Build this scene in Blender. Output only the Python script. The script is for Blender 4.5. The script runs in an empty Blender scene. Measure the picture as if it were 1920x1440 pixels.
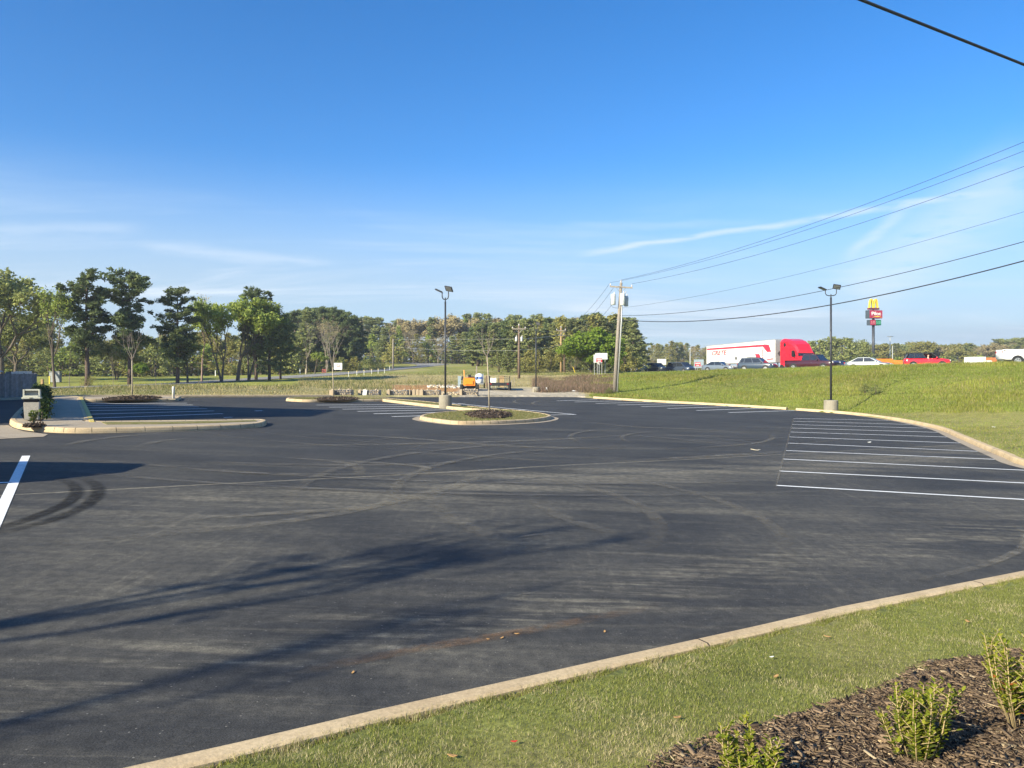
import bpy, bmesh, math, random
import numpy as np
from mathutils import Vector, Matrix

SC = bpy.context.scene
COL = SC.collection
R = math.radians
random.seed(7)
RNG = np.random.default_rng(7)

# ------------------------------------------------------------------ camera
CAMZ = 2.2
cam_d = bpy.data.cameras.new('camera')
cam = bpy.data.objects.new('camera', cam_d)
COL.objects.link(cam)
cam.location = (0, 0, CAMZ)
cam.rotation_euler = (R(90), 0, 0)
cam_d.sensor_width = 36.0
cam_d.lens = 27.0
cam_d.shift_y = -14.0 / 1920.0
cam_d.clip_start = 0.05
cam_d.clip_end = 8000
SC.camera = cam

# ------------------------------------------------------------------ sun and sky
SUN_EL = 27.0
SUN_DIR = Vector((-0.735 * math.cos(R(SUN_EL)), -0.678 * math.cos(R(SUN_EL)), math.sin(R(SUN_EL))))  # towards the sun
sun_d = bpy.data.lights.new('sun', 'SUN')
sun_d.energy = 5.0
sun_d.angle = R(0.6)
sun_d.color = (1.0, 0.925, 0.70)
sun = bpy.data.objects.new('sun', sun_d)
COL.objects.link(sun)
sun.rotation_euler = (-SUN_DIR).to_track_quat('-Z', 'Y').to_euler()
sun.location = (-30, -30, 40)

world = bpy.data.worlds.new('World')
SC.world = world
world.use_nodes = True
WN, WL = world.node_tree.nodes, world.node_tree.links
WN.clear()

def wmath(op, a, b=None, c=None, clamp=False):
    n = WN.new('ShaderNodeMath'); n.operation = op; n.use_clamp = clamp
    for i, v in enumerate((a, b, c)):
        if v is None: continue
        if isinstance(v, (int, float)): n.inputs[i].default_value = v
        else: WL.new(v, n.inputs[i])
    return n.outputs[0]

def wdot(v, vec):
    n = WN.new('ShaderNodeVectorMath'); n.operation = 'DOT_PRODUCT'
    WL.new(v, n.inputs[0]); n.inputs[1].default_value = vec
    return n.outputs['Value']

def wsmooth(v, a, b, lo=0.0, hi=1.0):
    n = WN.new('ShaderNodeMapRange'); n.interpolation_type = 'SMOOTHSTEP'
    WL.new(v, n.inputs[0])
    for i, x in enumerate((a, b, lo, hi)): n.inputs[i + 1].default_value = x
    return n.outputs[0]

def build_sky():
    out = WN.new('ShaderNodeOutputWorld')
    bg = WN.new('ShaderNodeBackground')
    sky = WN.new('ShaderNodeTexSky')
    sky.sky_type = 'NISHITA'
    sky.sun_disc = False
    sky.sun_elevation = R(SUN_EL)
    sky.sun_rotation = math.atan2(SUN_DIR.x, SUN_DIR.y)
    sky.altitude = 200
    sky.air_density = 1.0
    sky.dust_density = 0.6
    sky.ozone_density = 3.0
    hs = WN.new('ShaderNodeHueSaturation')
    hs.inputs['Saturation'].default_value = 1.23
    hs.inputs['Value'].default_value = 1.0
    tint = WN.new('ShaderNodeMix'); tint.data_type = 'RGBA'; tint.blend_type = 'MULTIPLY'
    tint.inputs['Factor'].default_value = 1.0
    WL.new(sky.outputs[0], tint.inputs['A']); tint.inputs['B'].default_value = (0.86, 0.95, 1.10, 1)
    WL.new(tint.outputs['Result'], hs.inputs['Color'])
    tc = WN.new('ShaderNodeTexCoord')
    nz = WN.new('ShaderNodeVectorMath'); nz.operation = 'NORMALIZE'
    WL.new(tc.outputs['Generated'], nz.inputs[0])
    d = nz.outputs[0]
    el = wdot(d, (0, 0, 1))
    # cloud sheet coordinates: the direction projected on a high horizontal layer
    den = wmath('ADD', wmath('MAXIMUM', el, 0.0), 0.10)
    sc = WN.new('ShaderNodeVectorMath'); sc.operation = 'SCALE'
    WL.new(d, sc.inputs[0]); WL.new(wmath('DIVIDE', 1.0, den), sc.inputs['Scale'])

    def noise(scale, rot, stretch, detail=6.0, rough=0.6, dist=0.5, off=0.0):
        m = WN.new('ShaderNodeMapping')
        m.inputs['Rotation'].default_value = (0, 0, R(rot))
        m.inputs['Scale'].default_value = (stretch[0], stretch[1], 0.0)
        m.inputs['Location'].default_value = (off, off * 0.7, 0)
        WL.new(sc.outputs[0], m.inputs[0])
        n = WN.new('ShaderNodeTexNoise')
        n.inputs['Scale'].default_value = scale
        n.inputs['Detail'].default_value = detail
        n.inputs['Roughness'].default_value = rough
        n.inputs['Distortion'].default_value = dist
        WL.new(m.outputs[0], n.inputs['Vector'])
        return n.outputs[0]
    low = wsmooth(el, 0.05, 0.27, 1.0, 0.0)
    wisps = wsmooth(noise(1.3, 18, (0.30, 1.0), 5, 0.62, 0.7, 1.6), 0.46, 0.80)
    wisps2 = wsmooth(noise(2.6, -38, (0.16, 1.0), 4, 0.6, 0.0, 4.2), 0.50, 0.85)
    veil = wsmooth(noise(0.45, 10, (0.6, 1.0), 2, 0.5, 0.0, 9.0), 0.30, 0.75)
    wig = wmath('MULTIPLY', wmath('SUBTRACT', noise(2.2, 30, (1, 1), 2, 0.5, 0, 1.0), 0.5), 0.018)
    brk = wsmooth(noise(5.0, 20, (1, 1), 4, 0.6, 0.0, 4.0), 0.15, 0.55)
    c = wmath('MULTIPLY', wmath('MULTIPLY', wmath('ADD', wmath('MULTIPLY', wisps, 1.0), wmath('MULTIPLY', wisps2, 0.45)), low), wmath('ADD', 0.35, veil))
    # thin veil that thickens towards the horizon
    haze = wmath('MULTIPLY', wsmooth(el, 0.05, 0.28, 1.0, 0.0), wmath('ADD', 0.74, wmath('MULTIPLY', veil, 0.26)))

    def trail(p, q, width, strength, seed):
        a = Vector(((p[0] - 960) / 1440, 1, (706 - p[1]) / 1440)).normalized()
        b = Vector(((q[0] - 960) / 1440, 1, (706 - q[1]) / 1440)).normalized()
        n = a.cross(b).normalized()
        t = n.cross(a).normalized()
        if t.dot(b) < 0: t = -t
        dist = wmath('ABSOLUTE', wmath('ADD', wdot(d, n), wig))
        line = wsmooth(dist, 0.0, width, 1.0, 0.0)
        al = wdot(d, t)
        L = t.dot(b)
        ends = wmath('MULTIPLY', wsmooth(al, -0.02, L * 0.15), wsmooth(al, L * 0.85, L + 0.03, 1.0, 0.0))
        front = wsmooth(wdot(d, a), 0.5, 0.6)
        return wmath('MULTIPLY', wmath('MULTIPLY', wmath('MULTIPLY', line, ends), wmath('MULTIPLY', brk, front)), strength)
    tr = trail((1085, 478), (1850, 362), 0.0065, 0.55, 1.0)
    for a in (((1590, 560), (1935, 315), 0.060, 0.42, 5.0), ((1600, 470), (1680, 405), 0.010, 0.34, 8.0),
              ((270, 462), (600, 492), 0.012, 0.34, 11.0), ((-40, 430), (240, 428), 0.012, 0.24, 14.0),
              ((1060, 420), (1420, 415), 0.007, 0.12, 17.0)):
        tr = wmath('ADD', tr, trail(*a))
    hm = WN.new('ShaderNodeMix'); hm.data_type = 'RGBA'
    WL.new(haze, hm.inputs['Factor']); WL.new(hs.outputs[0], hm.inputs['A']); hm.inputs['B'].default_value = (3.0, 3.85, 4.7, 1)
    fac = wmath('MINIMUM', wmath('ADD', c, tr), 0.8)
    mx = WN.new('ShaderNodeMix'); mx.data_type = 'RGBA'
    WL.new(fac, mx.inputs['Factor']); WL.new(hm.outputs['Result'], mx.inputs['A']); mx.inputs['B'].default_value = (4.7, 5.3, 6.0, 1)
    WL.new(mx.outputs['Result'], bg.inputs['Color'])
    bg.inputs['Strength'].default_value = 0.091
    WL.new(bg.outputs[0], out.inputs['Surface'])
build_sky()

vs = SC.view_settings
SC.display_settings.display_device = 'sRGB'
vs.view_transform = 'Standard'
vs.look = 'None'
vs.gamma = 1.0
vs.exposure = 1.05
vs.use_curve_mapping = False
SC.render.engine = 'CYCLES'
SC.cycles.use_denoising = True
SC.cycles.max_bounces = 4
SC.cycles.diffuse_bounces = 2
SC.cycles.glossy_bounces = 2
SC.cycles.transmission_bounces = 2
SC.cycles.transparent_max_bounces = 8
SC.cycles.use_adaptive_sampling = True
SC.cycles.adaptive_threshold = 0.02
world.cycles.sampling_method = 'MANUAL'
world.cycles.sample_map_resolution = 256
SC.cycles.caustics_reflective = False
SC.cycles.caustics_refractive = False

# ------------------------------------------------------------------ measured geometry
F, CX, HY = 1440.0, 960.0, 706.0
PA, PB = -0.03, 0.0124          # the lot is a tilted plane  z = PA*X + PB*Y

def lotz(x, y): return PA * x + PB * y

def L(px, py, off=0.0):
    """photo measurement -> point on the lot plane (raised by off)"""
    dx, dz = (px - CX) / F, -(py - HY) / F
    t = (CAMZ - off) / (PA * dx + PB - dz)
    return Vector((t * dx, t, CAMZ + t * dz))

def T(px, py, Y):
    return Vector(((px - CX) / F * Y, Y, CAMZ + (HY - py) / F * Y))

# ------------------------------------------------------------------ mesh helpers
class MB:
    def __init__(s): s.v, s.f, s.m = [], [], []
    def add(s, vs_, fs, mi=0):
        o = len(s.v); s.v += [tuple(p) for p in vs_]
        for f in fs: s.f.append(tuple(i + o for i in f)); s.m.append(mi)
        return s
    def box(s, c, size, rz=0.0, mat=None, mi=0, taper=1.0):
        hx, hy, hz = size[0] / 2, size[1] / 2, size[2] / 2
        P = []
        for z, k in ((-hz, 1.0), (hz, taper)):
            for x, y in ((-hx, -hy), (hx, -hy), (hx, hy), (-hx, hy)):
                P.append(Vector((x * k, y * k, z)))
        M = mat if mat is not None else Matrix.Rotation(rz, 3, 'Z')
        P = [M @ p + Vector(c) for p in P]
        return s.add(P, [(3, 2, 1, 0), (4, 5, 6, 7), (0, 1, 5, 4), (1, 2, 6, 5), (2, 3, 7, 6), (3, 0, 4, 7)], mi)
    def hexa(s, P, mi=0):
        return s.add(P, [(3, 2, 1, 0), (4, 5, 6, 7), (0, 1, 5, 4), (1, 2, 6, 5), (2, 3, 7, 6), (3, 0, 4, 7)], mi)
    def tube(s, pts, rad, n=8, mi=0, cap=True):
        pts = [Vector(p) for p in pts]
        if isinstance(rad, (int, float)): rad = [rad] * len(pts)
        rings = []
        ref = None
        for i, p in enumerate(pts):
            d = (pts[min(i + 1, len(pts) - 1)] - pts[max(i - 1, 0)])
            if d.length < 1e-9: d = Vector((0, 0, 1))
            d.normalize()
            if ref is None:
                ref = Vector((1, 0, 0)) if abs(d.x) < 0.8 else Vector((0, 1, 0))
            u = (ref - d * ref.dot(d)).normalized(); w = d.cross(u); ref = u
            rings.append([p + (u * math.cos(2 * math.pi * k / n) + w * math.sin(2 * math.pi * k / n)) * rad[i] for k in range(n)])
        V = [q for r_ in rings for q in r_]
        Fs = []
        for i in range(len(pts) - 1):
            for k in range(n):
                a, b = i * n + k, i * n + (k + 1) % n
                Fs.append((a, b, b + n, a + n))
        if cap:
            Fs.append(tuple(range(n))[::-1]); Fs.append(tuple((len(pts) - 1) * n + k for k in range(n)))
        return s.add(V, Fs, mi)
    def prism(s, poly, z0, z1, mi=0):
        n = len(poly)
        V = [(p[0], p[1], z0) for p in poly] + [(p[0], p[1], z1) for p in poly]
        Fs = [tuple(range(n))[::-1], tuple(range(n, 2 * n))] + [(i, (i + 1) % n, (i + 1) % n + n, i + n) for i in range(n)]
        return s.add(V, Fs, mi)
    def loft(s, rings, mi=0, cap=True):
        n = len(rings[0]); V = [p for r_ in rings for p in r_]; Fs = []
        for i in range(len(rings) - 1):
            for k in range(n):
                a, b = i * n + k, i * n + (k + 1) % n
                Fs.append((a, b, b + n, a + n))
        if cap:
            Fs.append(tuple(range(n))[::-1]); Fs.append(tuple((len(rings) - 1) * n + k for k in range(n)))
        return s.add(V, Fs, mi)
    def mesh(s, name, mats=None, smooth=False):
        me = bpy.data.meshes.new(name)
        me.from_pydata(s.v, [], s.f)
        for m in (mats if isinstance(mats, (list, tuple)) else [mats]):
            if m is not None: me.materials.append(m)
        if any(s.m): me.polygons.foreach_set('material_index', s.m)
        if smooth: me.polygons.foreach_set('use_smooth', [True] * len(me.polygons))
        me.update()
        return me
    def build(s, name, mats, parent=None, smooth=False, bevel=0.0):
        me = s.mesh(name, mats, smooth)
        if bevel > 0:
            bm = bmesh.new(); bm.from_mesh(me)
            bmesh.ops.recalc_face_normals(bm, faces=bm.faces)
            bmesh.ops.bevel(bm, geom=list(bm.edges), offset=bevel, segments=2, affect='EDGES', clamp_overlap=True)
            bm.to_mesh(me); bm.free()
        return link(name, me, parent)

def link(name, data, parent=None, loc=None, rz=None):
    o = bpy.data.objects.new(name, data)
    COL.objects.link(o)
    if parent is not None: o.parent = parent
    if loc is not None: o.location = loc
    if rz is not None: o.rotation_euler = (0, 0, rz)
    return o

def fast_mesh(name, V, tris, mat, col=None, smooth=False):
    """big triangle soups from numpy arrays"""
    me = bpy.data.meshes.new(name)
    V = np.ascontiguousarray(V, dtype=np.float32); tris = np.ascontiguousarray(tris, dtype=np.int32)
    nv, nf = len(V), len(tris); k = tris.shape[1]
    me.vertices.add(nv); me.vertices.foreach_set('co', V.ravel())
    me.loops.add(nf * k); me.loops.foreach_set('vertex_index', tris.ravel())
    me.polygons.add(nf)
    me.polygons.foreach_set('loop_start', np.arange(0, nf * k, k, dtype=np.int32))
    me.polygons.foreach_set('loop_total', np.full(nf, k, dtype=np.int32))
    if col is not None:
        a = me.color_attributes.new('cover', 'FLOAT_COLOR', 'POINT')
        c4 = np.ones((nv, 4), dtype=np.float32); c4[:, :3] = col
        a.data.foreach_set('color', c4.ravel())
    if smooth: me.polygons.foreach_set('use_smooth', np.ones(nf, dtype=bool))
    me.materials.append(mat)
    me.update(calc_edges=True)
    return me

def tag(o, label=None, cat=None, group=None, kind=None):
    if label: o['label'] = label
    if cat: o['category'] = cat
    if group: o['group'] = group
    if kind: o['kind'] = kind
    return o

def thing(name, label, cat, loc=(0, 0, 0), rz=0.0, group=None):
    return tag(link(name, None, None, loc, rz), label, cat, group)

def copy_tree(o, parent=None, label=None):
    c = o.copy(); COL.objects.link(c); c.parent = parent
    if label: c['label'] = label
    for ch in list(o.children): copy_tree(ch, c)
    return c

def text_mesh(body, size, extrude=0.005, shear=0.0, bold=0.0):
    cu = bpy.data.curves.new('lettering', 'FONT')
    cu.body = body; cu.size = size; cu.extrude = extrude; cu.shear = shear; cu.offset = bold
    cu.align_x = 'CENTER'; cu.align_y = 'CENTER'; cu.resolution_u = 3
    ob = bpy.data.objects.new('lettering', cu); COL.objects.link(ob)
    dg = bpy.context.evaluated_depsgraph_get()
    me = bpy.data.meshes.new_from_object(ob.evaluated_get(dg))
    bpy.data.objects.remove(ob); bpy.data.curves.remove(cu)
    return me

# ------------------------------------------------------------------ materials
def newmat(name):
    m = bpy.data.materials.new(name); m.use_nodes = True
    return m, m.node_tree.nodes, m.node_tree.links, m.node_tree.nodes['Principled BSDF']

def mat(name, col, rough=0.6, metal=0.0, var=0.12, scale=6.0, bump=0.0, spec=0.4, coat=0.0, rnd=0.0):
    m, N, K, B = newmat(name)
    B.inputs['Roughness'].default_value = rough
    B.inputs['Metallic'].default_value = metal
    B.inputs['Specular IOR Level'].default_value = spec
    if coat: B.inputs['Coat Weight'].default_value = coat; B.inputs['Coat Roughness'].default_value = 0.05
    tc = N.new('ShaderNodeTexCoord')
    n = N.new('ShaderNodeTexNoise'); n.inputs['Scale'].default_value = scale; n.inputs['Detail'].default_value = 6
    K.new(tc.outputs['Object'], n.inputs['Vector'])
    r = N.new('ShaderNodeMapRange')
    r.inputs[1].default_value = 0.25; r.inputs[2].default_value = 0.75
    r.inputs[3].default_value = 1 - var; r.inputs[4].default_value = 1 + var
    K.new(n.outputs[0], r.inputs[0])
    v = N.new('ShaderNodeHueSaturation'); v.inputs['Color'].default_value = (*col, 1)
    fac = r.outputs[0]
    if rnd:
        oi = N.new('ShaderNodeObjectInfo')
        mr = N.new('ShaderNodeMapRange'); mr.inputs[3].default_value = 1 - rnd; mr.inputs[4].default_value = 1 + rnd
        K.new(oi.outputs['Random'], mr.inputs[0])
        mm = N.new('ShaderNodeMath'); mm.operation = 'MULTIPLY'
        K.new(fac, mm.inputs[0]); K.new(mr.outputs[0], mm.inputs[1]); fac = mm.outputs[0]
    K.new(fac, v.inputs['Value']); K.new(v.outputs[0], B.inputs['Base Color'])
    if bump:
        b = N.new('ShaderNodeBump'); b.inputs['Strength'].default_value = bump; b.inputs['Distance'].default_value = 0.02
        n2 = N.new('ShaderNodeTexNoise'); n2.inputs['Scale'].default_value = scale * 6; n2.inputs['Detail'].default_value = 5
        K.new(tc.outputs['Object'], n2.inputs['Vector'])
        K.new(n2.outputs[0], b.inputs['Height']); K.new(b.outputs[0], B.inputs['Normal'])
    return m

def leafmat(name, col, col2, trans=0.35, objvar=0.18):
    """foliage: colour varies leaf by leaf and tree by tree, some light passes through"""
    m, N, K, B = newmat(name)
    N.remove(B)
    out = [n for n in N if n.type == 'OUTPUT_MATERIAL'][0]
    g = N.new('ShaderNodeNewGeometry')
    mixc = N.new('ShaderNodeMix'); mixc.data_type = 'RGBA'
    mixc.inputs['A'].default_value = (*col, 1); mixc.inputs['B'].default_value = (*col2, 1)
    K.new(g.outputs['Random Per Island'], mixc.inputs['Factor'])
    oi = N.new('ShaderNodeObjectInfo')
    r = N.new('ShaderNodeMapRange'); r.inputs[3].default_value = 1 - objvar; r.inputs[4].default_value = 1 + objvar
    K.new(oi.outputs['Random'], r.inputs[0])
    h = N.new('ShaderNodeHueSaturation'); K.new(mixc.outputs['Result'], h.inputs['Color']); K.new(r.outputs[0], h.inputs['Value'])
    dif = N.new('ShaderNodeBsdfDiffuse'); tr = N.new('ShaderNodeBsdfTranslucent')
    K.new(h.outputs[0], dif.inputs[0]); K.new(h.outputs[0], tr.inputs[0])
    ms = N.new('ShaderNodeMixShader'); ms.inputs[0].default_value = trans
    K.new(dif.outputs[0], ms.inputs[1]); K.new(tr.outputs[0], ms.inputs[2]); K.new(ms.outputs[0], out.inputs[0])
    return m

def covermat(name, blades=False, bump=0.5):
    """ground cover: colour of what grows or lies there comes from the mesh, grain and patches from noise"""
    m, N, K, B = newmat(name)
    B.inputs['Roughness'].default_value = 0.9; B.inputs['Specular IOR Level'].default_value = 0.15
    a = N.new('ShaderNodeAttribute'); a.attribute_name = 'cover'
    if blades:
        out = [n for n in N if n.type == 'OUTPUT_MATERIAL'][0]
        dif = N.new('ShaderNodeBsdfDiffuse'); tr = N.new('ShaderNodeBsdfTranslucent')
        K.new(a.outputs['Color'], dif.inputs[0]); K.new(a.outputs['Color'], tr.inputs[0])
        ms = N.new('ShaderNodeMixShader'); ms.inputs[0].default_value = 0.35
        K.new(dif.outputs[0], ms.inputs[1]); K.new(tr.outputs[0], ms.inputs[2]); K.new(ms.outputs[0], out.inputs[0])
        return m
    tc = N.new('ShaderNodeTexCoord')
    fac = None
    for s_, amp in ((0.35, 0.22), (2.2, 0.22), (22.0, 0.30)):
        n = N.new('ShaderNodeTexNoise'); n.inputs['Scale'].default_value = s_; n.inputs['Detail'].default_value = 5
        K.new(tc.outputs['Object'], n.inputs['Vector'])
        r = N.new('ShaderNodeMapRange'); r.inputs[1].default_value = 0.3; r.inputs[2].default_value = 0.7
        r.inputs[3].default_value = 1 - amp; r.inputs[4].default_value = 1 + amp
        K.new(n.outputs[0], r.inputs[0])
        if fac is None: fac = r.outputs[0]
        else:
            mm = N.new('ShaderNodeMath'); mm.operation = 'MULTIPLY'; K.new(fac, mm.inputs[0]); K.new(r.outputs[0], mm.inputs[1]); fac = mm.outputs[0]
    h = N.new('ShaderNodeHueSaturation'); K.new(a.outputs['Color'], h.inputs['Color']); K.new(fac, h.inputs['Value'])
    K.new(h.outputs[0], B.inputs['Base Color'])
    b = N.new('ShaderNodeBump'); b.inputs['Strength'].default_value = bump; b.inputs['Distance'].default_value = 0.05
    n = N.new('ShaderNodeTexNoise'); n.inputs['Scale'].default_value = 9; n.inputs['Detail'].default_value = 8
    K.new(tc.outputs['Object'], n.inputs['Vector']); K.new(n.outputs[0], b.inputs['Height']); K.new(b.outputs[0], B.inputs['Normal'])
    return m

def asphalt_mat(name, main=True):
    m, N, K, B = newmat(name)
    tc = N.new('ShaderNodeTexCoord')
    def mapped(rot, sx, sy):
        mp = N.new('ShaderNodeMapping'); mp.inputs['Rotation'].default_value = (0, 0, R(rot)); mp.inputs['Scale'].default_value = (sx, sy, 1)
        K.new(tc.outputs['Object'], mp.inputs[0]); return mp.outputs[0]
    def noise(vec, s_, det=5, rough=0.55, dist=0.0):
        n = N.new('ShaderNodeTexNoise'); n.inputs['Scale'].default_value = s_; n.inputs['Detail'].default_value = det
        n.inputs['Roughness'].default_value = rough; n.inputs['Distortion'].default_value = dist
        K.new(vec, n.inputs['Vector']); return n.outputs[0]
    def mr(v, a, b, c=0.0, d=1.0, smooth=True):
        n = N.new('ShaderNodeMapRange')
        if smooth: n.interpolation_type = 'SMOOTHSTEP'
        K.new(v, n.inputs[0])
        for i, x in enumerate((a, b, c, d)): n.inputs[i + 1].default_value = x
        return n.outputs[0]
    def ma(op, a, b=0.0):
        n = N.new('ShaderNodeMath'); n.operation = op
        for i, x in enumerate((a, b)):
            if isinstance(x, (int, float)): n.inputs[i].default_value = x
            else: K.new(x, n.inputs[i])
        return n.outputs[0]
    obj = tc.outputs['Object']
    lane = mapped(-32, 1, 1)                       # x along the drive lane, y across it
    sep = N.new('ShaderNodeSeparateXYZ'); K.new(lane, sep.inputs[0])
    v = sep.outputs['Y']; u = sep.outputs['X']
    streak = noise(mapped(-32, 0.13, 0.95), 1.0, 6, 0.68, 0.25)
    streak2 = noise(mapped(-8, 0.22, 1.7), 1.0, 5, 0.66, 1.1)
    blot = noise(obj, 0.33, 4, 0.6)
    fine = noise(obj, 85.0, 2, 0.8)
    mid = noise(obj, 9.0, 3, 0.6)
    if main:
        vw = ma('ADD', v, ma('MULTIPLY', noise(mapped(-32, 0.25, 0.25), 1.0, 0), 0.25))
        pass1 = mr(vw, 14.05, 14.30, 1.0, 0.0)     # paver pass nearest the grass, dustier
        pass2 = mr(vw, 24.3, 24.9, 1.0, 0.0)
        dust = ma('ADD', ma('MULTIPLY', mr(streak, 0.42, 0.80), 0.34), ma('MULTIPLY', mr(streak2, 0.50, 0.82), 0.30))
        dust = ma('MULTIPLY', dust, ma('ADD', 0.42, ma('ADD', ma('MULTIPLY', pass1, 0.42), ma('MULTIPLY', pass2, 0.34))))
        dust = ma('ADD', dust, ma('MULTIPLY', ma('MULTIPLY', pass1, mr(blot, 0.38, 0.72)), 0.14))
        # the dusty track along the joint
        tr = ma('MULTIPLY', ma('MULTIPLY', mr(vw, 10.2, 12.3), mr(vw, 12.6, 14.2, 1.0, 0.0)), mr(streak, 0.33, 0.60))
        dust = ma('ADD', dust, ma('MULTIPLY', tr, 0.38))
        joint = ma('MULTIPLY', mr(ma('ABSOLUTE', ma('SUBTRACT', vw, 14.24)), 0.0, 0.075, 1.0, 0.0), mr(streak, 0.2, 0.55, 0.35, 0.9))
        dust = ma('ADD', dust, joint)
        edge = ma('MULTIPLY', ma('MULTIPLY', mr(v, 5.0, 5.7), mr(v, 5.9, 6.9, 1.0, 0.0)), mr(noise(mapped(-32, 0.7, 5), 1.0, 3, 0.7), 0.44, 0.72))
        dust = ma('ADD', dust, ma('MULTIPLY', edge, 0.6))
        scuff = mr(noise(mapped(40, 0.6, 12), 1.0, 3, 0.72, 1.2), 0.60, 0.80)
        dust = ma('ADD', dust, ma('MULTIPLY', ma('MULTIPLY', scuff, mr(v, 9.0, 5.0)), 0.40))
        # roller chatter: fine cross ribs left by the paver, patchy
        rib = noise(mapped(-32, 9.0, 0.35), 1.0, 2, 0.6)
        dust = ma('ADD', dust, ma('MULTIPLY', ma('MULTIPLY', mr(rib, 0.52, 0.66), mr(blot, 0.42, 0.66)), ma('MULTIPLY', mr(v, 15.0, 9.0), 0.16)))
        dust = ma('MULTIPLY', dust, mr(mid, 0.2, 0.8, 0.60, 1.3))
    else:
        dust = ma('MULTIPLY', mr(streak, 0.35, 0.8), 0.8)
    dust = ma('MINIMUM', dust, 1.0)
    base = N.new('ShaderNodeMix'); base.data_type = 'RGBA'
    base.inputs['A'].default_value = (0.0360, 0.0360, 0.0378, 1); base.inputs['B'].default_value = (0.0525, 0.0515, 0.0515, 1)
    if not main:
        base.inputs['A'].default_value = (0.16, 0.16, 0.165, 1); base.inputs['B'].default_value = (0.24, 0.235, 0.23, 1)
    K.new(mr(blot, 0.3, 0.7), base.inputs['Factor'])
    dm = N.new('ShaderNodeMix'); dm.data_type = 'RGBA'
    K.new(dust, dm.inputs['Factor']); K.new(base.outputs['Result'], dm.inputs['A'])
    dm.inputs['B'].default_value = (0.200, 0.180, 0.143, 1) if main else (0.3, 0.28, 0.25, 1)
    gv = N.new('ShaderNodeHueSaturation'); K.new(dm.outputs['Result'], gv.inputs['Color'])
    K.new(ma('MULTIPLY', mr(fine, 0.25, 0.75, 0.50, 1.55, False), mr(mid, 0.25, 0.75, 0.82, 1.2, False)), gv.inputs['Value'])
    # pale stone chips showing in the mix
    vo = N.new('ShaderNodeTexVoronoi'); vo.inputs['Scale'].default_value = 55.0; K.new(obj, vo.inputs['Vector'])
    chipr = N.new('ShaderNodeSeparateColor'); K.new(vo.outputs['Color'], chipr.inputs[0])
    chip = ma('MULTIPLY', mr(chipr.outputs[0], 0.985, 0.993), mr(vo.outputs['Distance'], 0.30, 0.42, 0.55, 0.0))
    cm = N.new('ShaderNodeMix'); cm.data_type = 'RGBA'; cm.inputs['B'].default_value = (0.30, 0.28, 0.25, 1)
    K.new(chip, cm.inputs['Factor']); K.new(gv.outputs[0], cm.inputs['A'])
    K.new(cm.outputs['Result'], B.inputs['Base Color'])
    K.new(mr(dust, 0.0, 1.0, 0.78, 0.95, False), B.inputs['Roughness'])
    B.inputs['Specular IOR Level'].default_value = 0.14
    b = N.new('ShaderNodeBump'); b.inputs['Strength'].default_value = 0.55; b.inputs['Distance'].default_value = 0.006
    K.new(fine, b.inputs['Height']); K.new(b.outputs[0], B.inputs['Normal'])
    return m

def concrete_mat(name, col, stain=(0.30, 0.19, 0.11), amount=0.5):
    m, N, K, B = newmat(name)
    tc = N.new('ShaderNodeTexCoord')
    def noise(s_, det=6, rough=0.6):
        n = N.new('ShaderNodeTexNoise'); n.inputs['Scale'].default_value = s_; n.inputs['Detail'].default_value = det
        n.inputs['Roughness'].default_value = rough
        K.new(tc.outputs['Object'], n.inputs['Vector']); return n.outputs[0]
    def mr(v, a, b, c, d):
        n = N.new('ShaderNodeMapRange'); K.new(v, n.inputs[0])
        for i, x in enumerate((a, b, c, d)): n.inputs[i + 1].default_value = x
        return n.outputs[0]
    mx = N.new('ShaderNodeMix'); mx.data_type = 'RGBA'
    mx.inputs['A'].default_value = (*col, 1); mx.inputs['B'].default_value = (*stain, 1)
    K.new(mr(noise(2.1), 0.42, 0.75, 0.0, amount), mx.inputs['Factor'])
    h = N.new('ShaderNodeHueSaturation'); K.new(mx.outputs['Result'], h.inputs['Color'])
    K.new(mr(noise(35, 4), 0.25, 0.75, 0.78, 1.2), h.inputs['Value'])
    K.new(h.outputs[0], B.inputs['Base Color'])
    B.inputs['Roughness'].default_value = 0.88; B.inputs['Specular IOR Level'].default_value = 0.2
    b = N.new('ShaderNodeBump'); b.inputs['Strength'].default_value = 0.4; b.inputs['Distance'].default_value = 0.006
    K.new(noise(60, 5), b.inputs['Height']); K.new(b.outputs[0], B.inputs['Normal'])
    return m

def paint_mat(name, col, wear=0.35):
    """road paint with worn-through specks"""
    m, N, K, B = newmat(name)
    tc = N.new('ShaderNodeTexCoord')
    n = N.new('ShaderNodeTexNoise'); n.inputs['Scale'].default_value = 14; n.inputs['Detail'].default_value = 8; n.inputs['Roughness'].default_value = 0.7
    K.new(tc.outputs['Object'], n.inputs['Vector'])
    r = N.new('ShaderNodeMapRange'); r.inputs[1].default_value = 0.50; r.inputs[2].default_value = 0.85; r.inputs[4].default_value = wear * 2
    K.new(n.outputs[0], r.inputs[0])
    mx = N.new('ShaderNodeMix'); mx.data_type = 'RGBA'; mx.inputs['A'].default_value = (*col, 1); mx.inputs['B'].default_value = (0.12, 0.115, 0.11, 1)
    K.new(r.outputs[0], mx.inputs['Factor']); K.new(mx.outputs['Result'], B.inputs['Base Color'])
    B.inputs['Roughness'].default_value = 0.7
    return m

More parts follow.
